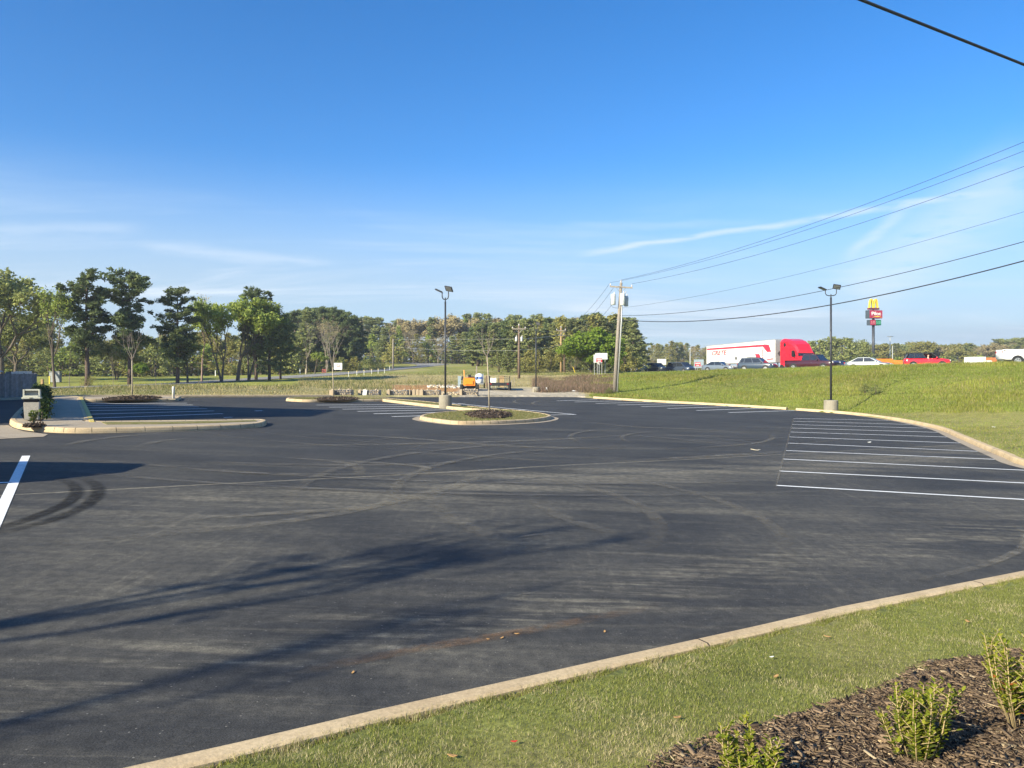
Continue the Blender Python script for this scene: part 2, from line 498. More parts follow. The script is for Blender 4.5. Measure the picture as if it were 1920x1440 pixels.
def decal_mat(name, col, strength, scale=3.0, lo=0.35, hi=0.7):
    """thin film (dust or rubber) on the asphalt, patchy"""
    m, N, K, B = newmat(name)
    out = [n for n in N if n.type == 'OUTPUT_MATERIAL'][0]
    tc = N.new('ShaderNodeTexCoord')
    n = N.new('ShaderNodeTexNoise'); n.inputs['Scale'].default_value = scale; n.inputs['Detail'].default_value = 8; n.inputs['Roughness'].default_value = 0.65
    K.new(tc.outputs['Object'], n.inputs['Vector'])
    r = N.new('ShaderNodeMapRange'); r.inputs[1].default_value = lo; r.inputs[2].default_value = hi; r.inputs[4].default_value = strength
    K.new(n.outputs[0], r.inputs[0])
    a = N.new('ShaderNodeAttribute'); a.attribute_name = 'film'
    mm = N.new('ShaderNodeMath'); mm.operation = 'MULTIPLY'; K.new(r.outputs[0], mm.inputs[0]); K.new(a.outputs['Fac'], mm.inputs[1])
    t = N.new('ShaderNodeBsdfTransparent'); ms = N.new('ShaderNodeMixShader')
    B.inputs['Base Color'].default_value = (*col, 1); B.inputs['Roughness'].default_value = 0.9; B.inputs['Specular IOR Level'].default_value = 0.1
    K.new(mm.outputs[0], ms.inputs[0]); K.new(t.outputs[0], ms.inputs[1]); K.new(B.outputs[0], ms.inputs[2]); K.new(ms.outputs[0], out.inputs[0])
    return m

M = {}
M['asphalt'] = asphalt_mat('asphalt_lot')
M['road'] = asphalt_mat('asphalt_road', False)
M['kerb'] = concrete_mat('kerb_concrete', (0.54, 0.415, 0.26), (0.32, 0.22, 0.13), 0.6)
M['walk'] = concrete_mat('walk_concrete', (0.36, 0.30, 0.23), (0.25, 0.19, 0.13), 0.4)
M['concrete'] = concrete_mat('base_concrete', (0.29, 0.26, 0.205), (0.17, 0.145, 0.11), 0.6)
M['yellow_kerb'] = paint_mat('yellow_kerb_paint', (0.55, 0.43, 0.12), 0.25)
M['paint'] = paint_mat('white_line_paint', (0.80, 0.80, 0.80), 0.32)
M['cover'] = covermat('ground_cover')
M['blades'] = covermat('grass_blades', True)
M['rubber'] = decal_mat('rubber_film', (0.022, 0.022, 0.024), 0.75, 5.0, 0.2, 0.6)
M['dust'] = decal_mat('dust_film', (0.26, 0.235, 0.195), 0.62, 3.5, 0.34, 0.70)
M['dust_thin'] = decal_mat('dust_film_thin', (0.22, 0.20, 0.17), 0.46, 2.5, 0.34, 0.70)
M['clay'] = decal_mat('clay_film', (0.26, 0.15, 0.08), 0.55, 6.0, 0.38, 0.7)
M['dark_metal'] = mat('dark_bronze_metal', (0.045, 0.047, 0.055), 0.45, 0.3, 0.1)
M['grey_metal'] = mat('grey_metal', (0.26, 0.27, 0.28), 0.5, 0.3, 0.1)
M['galv'] = mat('galvanised_steel', (0.52, 0.52, 0.51), 0.45, 0.5, 0.1)
M['oldwood'] = mat('weathered_pole_wood', (0.25, 0.215, 0.18), 0.85, 0, 0.25, 8, 0.4)
M['brownwood'] = mat('brown_pole_wood', (0.165, 0.115, 0.085), 0.85, 0, 0.25, 8, 0.4)
M['tanwood'] = mat('tan_pole_wood', (0.36, 0.24, 0.12), 0.85, 0, 0.2, 8, 0.4)
M['white'] = mat('white_paint', (0.78, 0.78, 0.76), 0.4, 0, 0.05)
M['glass'] = mat('dark_glass', (0.018, 0.022, 0.028), 0.06, 0, 0.05, spec=0.8)
M['tyre'] = mat('tyre_rubber', (0.02, 0.02, 0.02), 0.85)
M['black'] = mat('black_plastic', (0.018, 0.018, 0.02), 0.5)
M['wire'] = mat('wire_black', (0.03, 0.032, 0.04), 0.6)
M['wire_pale'] = mat('wire_pale', (0.42, 0.42, 0.40), 0.5)
M['joint'] = mat('joint_dirt', (0.05, 0.042, 0.032), 0.95)
M['rim'] = mat('alloy_rim', (0.55, 0.55, 0.55), 0.3, 0.7)
M['lamp_lens'] = mat('lamp_lens', (0.75, 0.75, 0.72), 0.15, 0, 0.02)

# ------------------------------------------------------------------ the lot outline (from the photo, on the lot plane)
near_px = [(197, 1439), (450, 1383), (700, 1325), (892, 1283), (1129, 1231), (1300, 1194), (1406, 1171), (1575, 1133), (1755, 1098), (1920, 1066)]
near = [L(x, y, 0.13) for x, y in near_px]
d0 = (near[3] - near[0]).normalized()
near = [near[0] - d0 * 22, near[0] - d0 * 8] + near
bulge = [Vector((8.3, 10.1, 0)), Vector((11.0, 12.7, 0)), Vector((12.9, 16.2, 0))]
right_px = [(1920, 874), (1882, 858.5), (1844, 842.5), (1793, 820), (1763, 807), (1720, 796.5), (1671, 787.5), (1590, 777), (1492, 769.5)]
right = [L(x, y) for x, y in right_px]
farr = [L(x, y) for x, y in [(1474, 768.2), (1400, 763.5), (1312, 758.5), (1208, 753), (1112, 747)]]
fare = [L(x, y) for x, y in [(1080, 744.6), (980, 744.2), (820, 744.6), (620, 744.6), (520, 745), (310, 745.4), (170, 746), (90, 748)]]
left = [L(0, 750.5), L(-300, 757), Vector((-44, 24, 0)), Vector((-44, -22, 0))]
OUT = near + bulge + right + farr + fare + left
for p in OUT: p.z = lotz(p.x, p.y)
POLY = np.array([(p.x, p.y) for p in OUT])

def sdist(P, poly):
    """signed distance of points P to a polygon, negative inside"""
    P = np.asarray(P, float); n = len(poly)
    best = np.full(len(P), 1e18); ins = np.zeros(len(P), bool)
    for i in range(n):
        a, b = poly[i], poly[(i + 1) % n]
        ab = b - a; t = np.clip(((P - a) @ ab) / max(ab @ ab, 1e-12), 0, 1)
        q = a + t[:, None] * ab
        best = np.minimum(best, ((P - q) ** 2).sum(1))
        c = ((a[1] > P[:, 1]) != (b[1] > P[:, 1]))
        with np.errstate(divide='ignore', invalid='ignore'):
            xs = (b[0] - a[0]) * (P[:, 1] - a[1]) / (b[1] - a[1]) + a[0]
        ins ^= c & (P[:, 0] < xs)
    d = np.sqrt(best)
    return np.where(ins, -d, d)

def smooth01(x): x = np.clip(x, 0, 1); return x * x * (3 - 2 * x)

# ------------------------------------------------------------------ terrain heights
ctrl = [tuple(T(*c)) for c in [
    (0, 732, 58), (100, 728, 60), (100, 715, 78), (100, 706, 105), (-300, 730, 60), (-300, 708, 105),
    (300, 722, 66), (440, 714, 76), (400, 704, 110), (560, 706, 88), (250, 735, 52), (450, 728, 58),
    (640, 727, 60), (640, 714, 78), (640, 701, 97), (740, 692, 118), (560, 699, 125), (640, 694, 140),
    (800, 726, 65), (800, 706, 90), (790, 687, 135), (815, 684.5, 150), (760, 680, 170), (900, 682, 150),
    (900, 735, 60), (900, 700, 95), (1000, 718, 80), (1000, 700, 100), (1000, 691, 120), (1080, 728, 68), (1080, 698, 95),
    (1150, 733, 64), (1200, 700, 85), (1280, 698, 82), (1350, 696.5, 78), (1430, 695, 74), (1500, 693.5, 70), (1600, 691.5, 66), (1700, 690, 62), (1800, 688, 59), (1900, 686, 56),
    (1200, 722, 70), (1350, 722, 66), (1500, 726, 59), (1700, 728, 50), (1900, 728, 45),
    (1900, 778, 38), (1700, 776, 42.5), (1560, 766, 51), (2100, 690, 50), (2300, 690, 42)]]
ctrl += [(25, 155, 2.75), (26, 122, 2.7), (30, 94, 2.75), (34, 86, 2.75), (39, 84, 2.8), (45, 76, 3.0), (55, 70, 3.1), (70, 60, 3.1), (34, 104, 2.7), (60, 110, 3.0), (100, 60, 3.5), (20, 200, 3.0)]
ctrl += [(0, 0, 0.58), (2.5, 2, 0.60), (-3, 1.5, 0.42), (4, 4.4, 0.62), (7, 5.5, 0.6), (1.2, 3.3, 0.5), (12, 6, 0.8), (0, -15, 0.9), (-15, -12, 0.8), (20, -5, 1.2), (24, 14, 1.0), (19, 20, 0.45), (35, 25, 2.4), (45, 5, 2.5),
         (-50, 30, 1.8), (-70, 0, 2.0), (-60, 70, 2.2), (-120, 120, 3.5), (0, 250, 7), (-150, 250, 6), (120, 250, 4.5), (200, 120, 4.0), (0, 420, 9), (250, 420, 5.5), (-300, 420, 9), (-250, -150, 3), (250, -150, 3), (400, 150, 5), (-400, 150, 7)]
ctrl = np.array(ctrl)
def tpsk(r2): return 0.5 * r2 * np.log(r2 + 1e-9)
n_ = len(ctrl)
D2 = ((ctrl[:, None, :2] - ctrl[None, :, :2]) ** 2).sum(2)
A = np.zeros((n_ + 3, n_ + 3)); A[:n_, :n_] = tpsk(D2) + np.eye(n_) * 3.0
A[:n_, n_] = 1; A[:n_, n_ + 1:] = ctrl[:, :2]; A[n_:, :n_] = A[:n_, n_:].T
W_ = np.linalg.solve(A, np.r_[ctrl[:, 2], 0, 0, 0])

def tps(P):
    P = np.asarray(P, float)
    z = np.zeros(len(P))
    for s in range(0, len(P), 20000):
        Q = P[s:s + 20000]
        r2 = ((Q[:, None, :] - ctrl[None, :, :2]) ** 2).sum(2)
        z[s:s + 20000] = tpsk(r2) @ W_[:n_] + W_[n_] + Q @ W_[n_ + 1:]
    far = smooth01((np.hypot(P[:, 0], P[:, 1]) - 330) / 300)
    return z * (1 - far) + 6.0 * far

def height(P, bare=False):
    """ground height; inside the lot the sheet dives under the asphalt"""
    P = np.asarray(P, float)
    d = sdist(P, POLY)
    lz = PA * P[:, 0] + PB * P[:, 1]
    t = tps(P)
    near_w = smooth01(d / 4.5)
    outz = (lz + 0.115) * (1 - near_w) + t * near_w
    inz = lz - 0.10
    w = smooth01((d - 0.03) / 0.17)
    z = np.where(d > 0.25, outz, inz * (1 - w) + outz * w)
    return z

def hz(x, y): return float(height(np.array([[x, y]]))[0])

def G(px, py):
    """photo measurement -> point on the ground sheet"""
    Y = np.concatenate([np.arange(1.5, 30, 0.02), np.arange(30, 200, 0.25)])
    P = np.c_[(px - CX) / F * Y, Y]; gap = (CAMZ + (HY - py) / F * Y) - height(P)
    i = int(np.argmax(gap < 0)) if (gap < 0).any() else len(Y) - 1
    return Vector((P[i, 0], P[i, 1], CAMZ + (HY - py) / F * Y[i]))

def axis(parts):
    a = []
    for lo, hi, st in parts: a += list(np.arange(lo, hi, st))
    return np.array(a)
xs = axis([(-700, -600, 100), (-600, -150, 45), (-150, -60, 6), (-60, -24, 1.0), (-24, -4, 0.5), (-4, 9, 0.2), (9, 24, 0.4), (24, 60, 1.0), (60, 150, 6), (150, 600, 45), (600, 801, 100)])
ys = axis([(-180, -60, 60), (-60, -6, 3), (-6, 0, 0.6), (0, 10, 0.2), (10, 30, 0.4), (30, 70, 0.5), (70, 130, 1.0), (130, 220, 3), (220, 500, 14), (500, 901, 50)])
GX, GY = np.meshgrid(xs, ys)
GP = np.c_[GX.ravel(), GY.ravel()]
GZ = height(GP)
GD = sdist(GP, POLY)
GRID = GZ.reshape(len(ys), len(xs))
def gridz(P):
    """height of the ground mesh itself (bilinear)"""
    i = np.clip(np.searchsorted(xs, P[:, 0]) - 1, 0, len(xs) - 2); j = np.clip(np.searchsorted(ys, P[:, 1]) - 1, 0, len(ys) - 2)
    fx = (P[:, 0] - xs[i]) / (xs[i + 1] - xs[i]); fy = (P[:, 1] - ys[j]) / (ys[j + 1] - ys[j])
    return (GRID[j, i] * (1 - fx) + GRID[j, i + 1] * fx) * (1 - fy) + (GRID[j + 1, i] * (1 - fx) + GRID[j + 1, i + 1] * fx) * fy

def vnoise(P, s, seed=0):
    """cheap smooth value noise on XY"""
    P = P / s
    i = np.floor(P).astype(int); f = P - i; f = f * f * (3 - 2 * f)
    def h(a, b):
        n = (a * 374761393 + b * 668265263 + seed * 974711) & 0x7fffffff
        n = (n ^ (n >> 13)) * 1274126177 & 0x7fffffff
        return ((n ^ (n >> 16)) & 0xffff) / 65535.0
    return (h(i[:, 0], i[:, 1]) * (1 - f[:, 0]) + h(i[:, 0] + 1, i[:, 1]) * f[:, 0]) * (1 - f[:, 1]) + (h(i[:, 0], i[:, 1] + 1) * (1 - f[:, 0]) + h(i[:, 0] + 1, i[:, 1] + 1) * f[:, 0]) * f[:, 1]

C_LAWN, C_STRAW = np.array((0.150, 0.160, 0.045)), np.array((0.27, 0.22, 0.10))
C_BANK, C_MOWN = np.array((0.190, 0.205, 0.040)), np.array((0.225, 0.212, 0.070))
C_DRY, C_SCRUB = np.array((0.38, 0.315, 0.16)), np.array((0.19, 0.18, 0.085))
C_FIELD, C_CLAY = np.array((0.25, 0.255, 0.055)), np.array((0.40, 0.20, 0.085))
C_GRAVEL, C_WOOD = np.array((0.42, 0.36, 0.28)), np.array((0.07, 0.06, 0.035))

def cover(P, z, d):
    """what covers the ground at each place"""
    X, Y = P[:, 0], P[:, 1]
    n1, n2, n3 = vnoise(P, 5.0, 1), vnoise(P, 1.3, 2), vnoise(P, 14, 3)
    Ys = np.maximum(Y, 1.0)
    px = CX + F * X / Ys; py = HY - F * (z - CAMZ) / Ys
    c = np.tile(C_LAWN, (len(P), 1))
    def put(mask, col, w=None):
        ww = mask.astype(float) if w is None else mask * w
        c[:] = c * (1 - ww[:, None]) + col * ww[:, None]
    put(np.ones(len(P), bool), C_STRAW, smooth01((n2 - 0.55) * 2.5) * 0.5)
    back = (Y > 33) & (px < 1112)
    east = (X > 7) & (Y > 18) & ~back
    put(east, C_BANK); put(east, C_STRAW, smooth01((n1 - 0.45) * 2) * 0.28)
    mown = east & (py > 774 + (n2 - 0.5) * 4) & (px > 1600)
    put(mown, C_MOWN); put(mown, C_STRAW, smooth01((n2 - 0.4) * 2) * 0.35)
    put(back, C_DRY); put(back, C_LAWN, smooth01((n1 - 0.35) * 2.2) * 0.55)
    put(back & (py < 731 + n1 * 4) & (py > 716) & (px < 900) & (px > 150), C_SCRUB, 0.35 + 0.6 * n2)
    put(back & (py < 726) & (py > 700) & (px > 690), C_DRY, 0.4 + 0.5 * n2)
    put(back & (py < 724) & (px < 560), C_FIELD); put(back & (py < 716) & (px >= 560) & (px < 720), C_FIELD, 0.8)
    put(back & (py <= 703) & (px > 700), C_BANK, 0.85); put(back & (py <= 703) & (px > 700), C_DRY, smooth01((n1 - 0.4) * 2) * 0.6)
    put(back & (py < 735) & (py > 721 + n2 * 3) & (px > 735) & (px < 900), C_CLAY, 0.85)
    put(back & (py > 726 + n2 * 3) & (px > 860) & (px < 1090 + 10 * n2) & (d < 16), C_GRAVEL, 0.9)
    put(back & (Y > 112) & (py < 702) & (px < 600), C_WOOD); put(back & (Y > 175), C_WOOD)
    put((d < 2.2) & (Y > 33) & (px < 620), np.array((0.42, 0.33, 0.22)), smooth01((2.0 - d) * 2))
    return c
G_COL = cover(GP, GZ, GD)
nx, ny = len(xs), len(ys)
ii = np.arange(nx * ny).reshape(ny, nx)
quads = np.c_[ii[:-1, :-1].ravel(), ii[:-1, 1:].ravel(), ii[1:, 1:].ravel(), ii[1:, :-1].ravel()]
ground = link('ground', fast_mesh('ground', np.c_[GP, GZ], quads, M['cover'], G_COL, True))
tag(ground, 'grassy ground around the parking lot reaching to the horizon', kind='structure')

# ------------------------------------------------------------------ asphalt and paint
lot = MB().add([(p.x, p.y, p.z) for p in OUT], [tuple(range(len(OUT)))]).build('parking_lot', M['asphalt'])
tag(lot, 'freshly paved dark asphalt parking lot with dusty tyre streaks', kind='structure')

def sheet(name, pts, matl, parent, off):
    V = [(p[0], p[1], lotz(p[0], p[1]) + off) for p in pts]
    return MB().add(V, [tuple(range(len(V)))]).build(name, matl, parent)

def stall_line(a, b, w=0.11, parent=None, off=0.006, matl=None):
    a, b = Vector((a.x, a.y)), Vector((b.x, b.y)); d = (b - a).normalized(); n = Vector((-d.y, d.x)) * w / 2
    return sheet('stall_line', [a - n, b - n, b + n, a + n], matl or M['paint'], parent or lot, off)

def ribbon(name, pts, w, matl, off=0.009, fade=0.0, parent=None):
    """film of rubber or dust along a path on the lot; fades at ends and sides"""
    pts = [Vector((p.x, p.y)) for p in pts]
    V, Fa, film = [], [], []
    n = len(pts)
    for i, p in enumerate(pts):
        d = (pts[min(i + 1, n - 1)] - pts[max(i - 1, 0)]).normalized(); nn = Vector((-d.y, d.x))
        e = min(1.0, i / (n * 0.3), (n - 1 - i) / (n * 0.3)) if fade else 1.0
        for k, s in ((-0.5, 0.0), (-0.25, 1.0), (0.25, 1.0), (0.5, 0.0)):
            q = p + nn * w * k
            V.append((q.x, q.y, lotz(q.x, q.y) + off)); film.append(s * e)
    for i in range(n - 1):
        for k in range(3):
            a = i * 4 + k; Fa.append((a, a + 1, a + 5, a + 4))
    o = MB().add(V, Fa).build(name, matl, parent or lot)
    at = o.data.attributes.new('film', 'FLOAT', 'POINT'); at.data.foreach_set('value', film)
    return o

def spline(pts, n=8):
    P = [Vector(p) for p in pts]; out = []
    for i in range(len(P) - 1):
        p0, p1, p2, p3 = P[max(i - 1, 0)], P[i], P[i + 1], P[min(i + 2, len(P) - 1)]
        for k in range(n):
            t = k / n
            out.append(0.5 * ((2 * p1) + (p2 - p0) * t + (2 * p0 - 5 * p1 + 4 * p2 - p3) * t * t + (3 * p1 - p0 - 3 * p2 + p3) * t ** 3))
    out.append(P[-1]); return out

# right-hand row of stalls
ends_l = [(1455.5, 910.5), (1461.8, 883.5), (1468.5, 861), (1473.7, 845), (1477.7, 831), (1480.6, 819.5), (1482.6, 810.2), (1484.4, 802.8), (1486, 796.2), (1487, 790), (1488, 784.6)]
ends_r = [(1920, 937), (1920, 906), (1920, 882), (1884, 862.3), (1845, 847), (1815, 831.5), (1790, 820), (1764, 811), (1743, 803.2), (1722, 796.5), (1680, 788.7)]
for i, (a, b) in enumerate(zip(ends_l, ends_r)):
    A_, B_ = L(*a), L(*b)
    if i < 3: B_ = A_ + (B_ - A_) * (1.30, 1.17, 1.05)[i]
    stall_line(A_, B_)
ribbon('chalk_line', [L(1455, 914).lerp(L(1488, 784.6), t / 12) for t in range(13)], 0.05, M['dust'])
# stalls along the grass bank
for a, b in (((1366, 773.7), (1492, 769.8)), ((1306, 769.8), (1440, 765.3)), ((1251, 766), (1385, 762)), ((1202.6, 762.6), (1325, 759.2)), ((1158, 759.5), (1275, 756.6)), ((1117, 756.6), (1220, 754)), ((1078, 753.8), (1165, 751.5)), ((1044, 751.6), (1120, 749.6))):
    stall_line(L(*a), L(*b), 0.14)
# stalls west of the median strip
for a, b in (((593.5, 759.7), (770, 758.6)), ((617, 763.6), (800, 762)), ((642, 767.4), (826, 765)), ((670, 771.5), (850, 768.3)), ((700.6, 776), (872, 772.5)), ((734.4, 781.3), (880, 777.5))):
    stall_line(L(*a), L(*b), 0.14)
# stalls east of the median strip and the long edge line
stall_line(L(846, 756), L(1080, 777.4), 0.15)
for a, b in (((800, 756.6), (872, 757)), ((858, 763.4), (922, 762.6)), ((936, 769.6), (990, 769)), ((1022, 778.6), (1080, 777.2))):
    stall_line(L(*a), L(*b))
# left-hand row of stalls
for a, b in (((158, 757.3), (351, 756)), ((160, 760.5), (362, 759.5)), ((161.5, 765.2), (373, 762.9)), ((164, 770.2), (388, 766.4)), ((168, 776.9), (400.7, 770.6)), ((172, 784.3), (417.8, 775.8)), ((175, 793.2), (457, 789))):
    stall_line(L(*a), L(*b), 0.14)
stall_line(L(420, 783), L(436, 782.3))
stall_line(L(478, 770.6), L(492, 770.3), 0.2)
# thick edge line and a stall line at the left border
stall_line(L(49, 855), L(-40, 1048), 0.15)
stall_line(L(22, 905), L(-160, 909), 0.11)

# tyre marks and dust
ribbon('tyre_mark', spline([L(100, 893), L(135, 908), L(143, 925), L(122, 945), L(70, 968), L(0, 990), L(-80, 1010)]), 0.26, M['rubber'], fade=1)
ribbon('tyre_mark', spline([L(145, 893), L(178, 908), L(183, 925), L(165, 945), L(118, 968), L(50, 988), L(-40, 1010)]), 0.26, M['rubber'], fade=1)
for pts, w in (([(786, 888), (800, 880), (780, 874), (700, 868), (600, 862)], 0.3), ([(672, 892), (674, 880), (655, 870), (600, 863), (520, 858)], 0.3),
               ([(880, 884), (888, 892), (866, 908), (800, 925), (700, 950), (560, 975), (330, 1000), (0, 1030)], 0.35), ([(830, 925), (760, 940), (650, 955), (440, 968), (200, 985)], 0.3),
               ([(1035, 762), (975, 757), (965, 752), (990, 748), (1040, 746)], 0.25), ([(1052, 766), (1000, 758), (1012, 752), (1050, 748), (1072, 746)], 0.25),
               ([(1445, 815), (1448, 822), (1430, 829), (1380, 835), (1250, 843)], 0.25), ([(1130, 868), (1300, 858), (1420, 851), (1470, 847)], 0.5),
               ([(1895, 985), (1922, 1000), (1915, 1030), (1840, 1062), (1700, 1095)], 0.15), ([(560, 812), (760, 822), (980, 838), (1280, 842)], 0.4), ([(500, 836), (760, 833), (1000, 826), (1200, 815)], 0.4),
               ([(1090, 790), (1180, 800), (1300, 805), (1420, 812)], 0.35), ([(965, 1010), (1000, 1004), (1040, 1000)], 0.10), ([(965, 1118), (1003, 1113)], 0.03), ([(1226, 1058), (1252, 1067)], 0.02)):
    ribbon('dust_streak', spline([L(*p) for p in pts]), w, M['dust'], 0.012, fade=1)
# sweeping pairs of dusty tyre tracks
_r = random.Random(4)
for k in range(34):
    cx_, cy_ = _r.uniform(-9, 13), _r.uniform(9, 34); rad = _r.uniform(5, 16); a0 = _r.uniform(0, 6.28); da = _r.uniform(0.5, 1.5); w_ = _r.uniform(0.12, 0.32)
    for o_ in (0.0, 1.65):
        pts = [Vector((cx_ + math.cos(a0 + da * i / 18) * (rad + o_), cy_ + math.sin(a0 + da * i / 18) * (rad + o_) * 0.8, 0)) for i in range(19)]
        if all(q < -0.8 for q in sdist([(p.x, p.y) for p in pts], POLY)) and all(p.y < 33 for p in pts):
            ribbon('dust_streak', pts, w_, M['dust_thin'], 0.010 + 0.0006 * k, fade=1)
ribbon('clay_streak', spline([L(560, 1262), (L(800, 1216)), L(960, 1190), L(1250, 1135)]), 0.18, M['clay'], 0.012, fade=1)

# ------------------------------------------------------------------ kerbs
def resample(pts, step):
    pts = [Vector((p.x, p.y)) for p in pts]; out = [pts[0]]; 
    for a, b in zip(pts, pts[1:]):
        k = max(1, int((b - a).length / step))
        out += [a.lerp(b, (j + 1) / k) for j in range(k)]
    return out

def kerb_run(label, pts, side, w=0.18, h=0.13, matl=None, stone=3.0, closed=False, gutter=0.0, step=0.5, smooth=True):
    """kerb cast in lengths along a path; side=+1 puts the body left of the path"""
    root = thing('kerb', label, 'kerb')
    pts = spline(pts, 4) if len(pts) > 2 and smooth else pts
    P = resample(pts, step)
    n = len(P); per = max(2, int(stone / step))
    prof = [(0.0, -0.12), (0.0, h * 0.35), (0.012, h - 0.035), (0.03, h - 0.008), (0.055, h), (w - 0.02, h), (w, h - 0.015), (w, -0.12)]
    def frame(i):
        d = (P[min(i + 1, n - 1)] - P[max(i - 1, 0)])
        if closed and i in (0, n - 1): d = P[1] - P[n - 2]
        d.normalize(); return Vector((-d.y, d.x)) * side, d
    for s in range(0, n - 1, per):
        e = min(s + per, n - 1)
        if e - s < 1: continue
        rings = []
        for i in range(s, e + 1):
            nn, d = frame(i); q = P[i].copy()
            if i == s: q = q + d * 0.003
            if i == e: q = q - d * 0.003
            rings.append([(q.x + nn.x * a, q.y + nn.y * a, lotz(q.x + nn.x * a, q.y + nn.y * a) + b) for a, b in (prof if side > 0 else prof[::-1])])
        mb = MB().loft(rings)
        mb.build('kerb_stone', matl or M['kerb'], root)
        if s > 0:      # dirt-filled joint between two lengths
            nn, d = frame(s); q = P[s]
            pj = [(a - (0.0012 if a < 0.02 else 0), b + 0.0012) for a, b in prof[1:-1]] + [(w * 0.98, -0.05), (0.01, -0.05)]
            MB().loft([[(q.x + nn.x * a + d.x * e2, q.y + nn.y * a + d.y * e2, lotz(q.x + nn.x * a, q.y + nn.y * a) + b) for a, b in (pj if side > 0 else pj[::-1])] for e2 in (-0.007, 0.007)]).build('joint', M['joint'], root)
    if gutter:
        V, Fa = [], []
        for i in range(n):
            nn, d = frame(i)
            for a in (-gutter, 0.02):
                q = P[i] + nn * a; V.append((q.x, q.y, lotz(q.x, q.y) + 0.008))
        for i in range(n - 1): Fa.append((i * 2, i * 2 + 1, i * 2 + 3, i * 2 + 2))
        MB().add(V, Fa).build('gutter', M['walk'], root)
    return root

kerb_run('long tan concrete kerb between the asphalt and the foreground lawn', near + bulge[:2], -1, stone=3.0, w=0.17, smooth=False)
kerb_run('curving tan kerb with gutter at the mown grass on the right', bulge[1:] + right, -1, h=0.15, gutter=0.34, w=0.2)
kerb_run('straight tan kerb along the foot of the tall grass bank', farr, -1, h=0.15)
kerb_run('far tan kerb behind the left stalls below the dry verge', fare[3:], -1, h=0.14, stone=4)

def island(label, pts, surf, inner=0.17, h=0.14, gutter=0.0, name='traffic_island', step=0.35, matl=None, top=0.125):
    """closed kerb with a filled top; pts run counter-clockwise"""
    pts = [Vector((p.x, p.y, 0)) for p in pts]
    loop = spline(pts + [pts[0]], 5)
    P = resample(loop, step)
    ar = sum(a.x * b.y - b.x * a.y for a, b in zip(P, P[1:]))
    side = 1 if ar > 0 else -1
    root = kerb_run(label, loop[::1], side, 0.17, h, matl, 2.4, True, gutter, step)
    root.name = name; root['category'] = 'traffic island'
    V = []
    n = len(P)
    for i in range(n - 1):
        d = (P[(i + 1) % (n - 1)] - P[(i - 1) % (n - 1)]).normalized(); q = P[i] + Vector((-d.y, d.x)) * side * (inner - 0.02)
        V.append((q.x, q.y, lotz(q.x, q.y) + top))
    o = MB().add(V, [tuple(range(len(V)))]).build(surf[0], surf[1], root)
    return root, [Vector(v) for v in V]

def patch_mat(name, a, b, scale):
    m, N, K, B = newmat(name)
    tc = N.new('ShaderNodeTexCoord'); n = N.new('ShaderNodeTexNoise'); n.inputs['Scale'].default_value = scale; n.inputs['Detail'].default_value = 8
    K.new(tc.outputs['Object'], n.inputs['Vector'])
    r = N.new('ShaderNodeMapRange'); r.inputs[1].default_value = 0.35; r.inputs[2].default_value = 0.65; K.new(n.outputs[0], r.inputs[0])
    mx = N.new('ShaderNodeMix'); mx.data_type = 'RGBA'; mx.inputs['A'].default_value = (*a, 1); mx.inputs['B'].default_value = (*b, 1)
    K.new(r.outputs[0], mx.inputs['Factor']); K.new(mx.outputs['Result'], B.inputs['Base Color'])
    B.inputs['Roughness'].default_value = 0.95; B.inputs['Specular IOR Level'].default_value = 0.1
    bp = N.new('ShaderNodeBump'); bp.inputs['Strength'].default_value = 0.7; bp.inputs['Distance'].default_value = 0.03
    K.new(n.outputs[0], bp.inputs['Height']); K.new(bp.outputs[0], B.inputs['Normal'])
    return m
M['turf'] = patch_mat('island_turf', (0.14, 0.145, 0.045), (0.24, 0.20, 0.09), 7.0)
M['mulch'] = patch_mat('dark_mulch', (0.035, 0.024, 0.019), (0.085, 0.06, 0.045), 30.0)

O_ = 0.0
isl_c, isl_c_top = island('small kerbed grass island with a bare sapling in dark mulch', [L(x, y) for x, y in [(800, 790), (787, 786), (805, 780.5), (860, 775), (930, 772), (985, 775.5), (1028, 782), (1032, 786.5), (1005, 791.5), (950, 795), (900, 796.5), (850, 796)]], ('turf', M['turf']), gutter=0.3)
isl_m, isl_m_top = island('thin kerbed median strip carrying a lamp pole between stall rows', [L(x, y) for x, y in [(716, 752.6), (735, 751.6), (800, 757), (880, 766), (940, 772.2), (905, 772.6), (850, 768), (780, 760.5)]], ('turf', M['turf']))
isl_f, isl_f_top = island('far kerbed grass island with a leafless sapling before stone blocks', [L(x, y) for x, y in [(536, 752), (545, 749), (600, 748.2), (690, 749), (730, 750.4), (722, 752.6), (660, 753.2), (580, 754.2)]], ('turf', M['turf']))
# left pavement island: planted strip, walk and the thin finger that runs out beside the stalls
isl_l, isl_l_top = island('left pavement island with litter bin and hedge', [L(x, y) for x, y in [(80, 747.5), (150, 749), (153, 754), (168, 790), (171, 797.5), (260, 797), (400, 795.2), (485, 793.6), (499, 797), (470, 803), (340, 808.5), (172, 812.5), (95, 811), (42, 805.5), (20, 798), (22, 788), (45, 766)]], ('pavement', M['walk']), h=0.15, top=0.14)
isl_b, isl_b_top = island('low kerbed bed with mulch at the head of the left stalls', [L(x, y) for x, y in [(152, 749), (240, 747.5), (330, 747.5), (337, 749.5), (325, 752.2), (250, 752.8), (158, 753.4)]], ('bed_top', M['walk']))
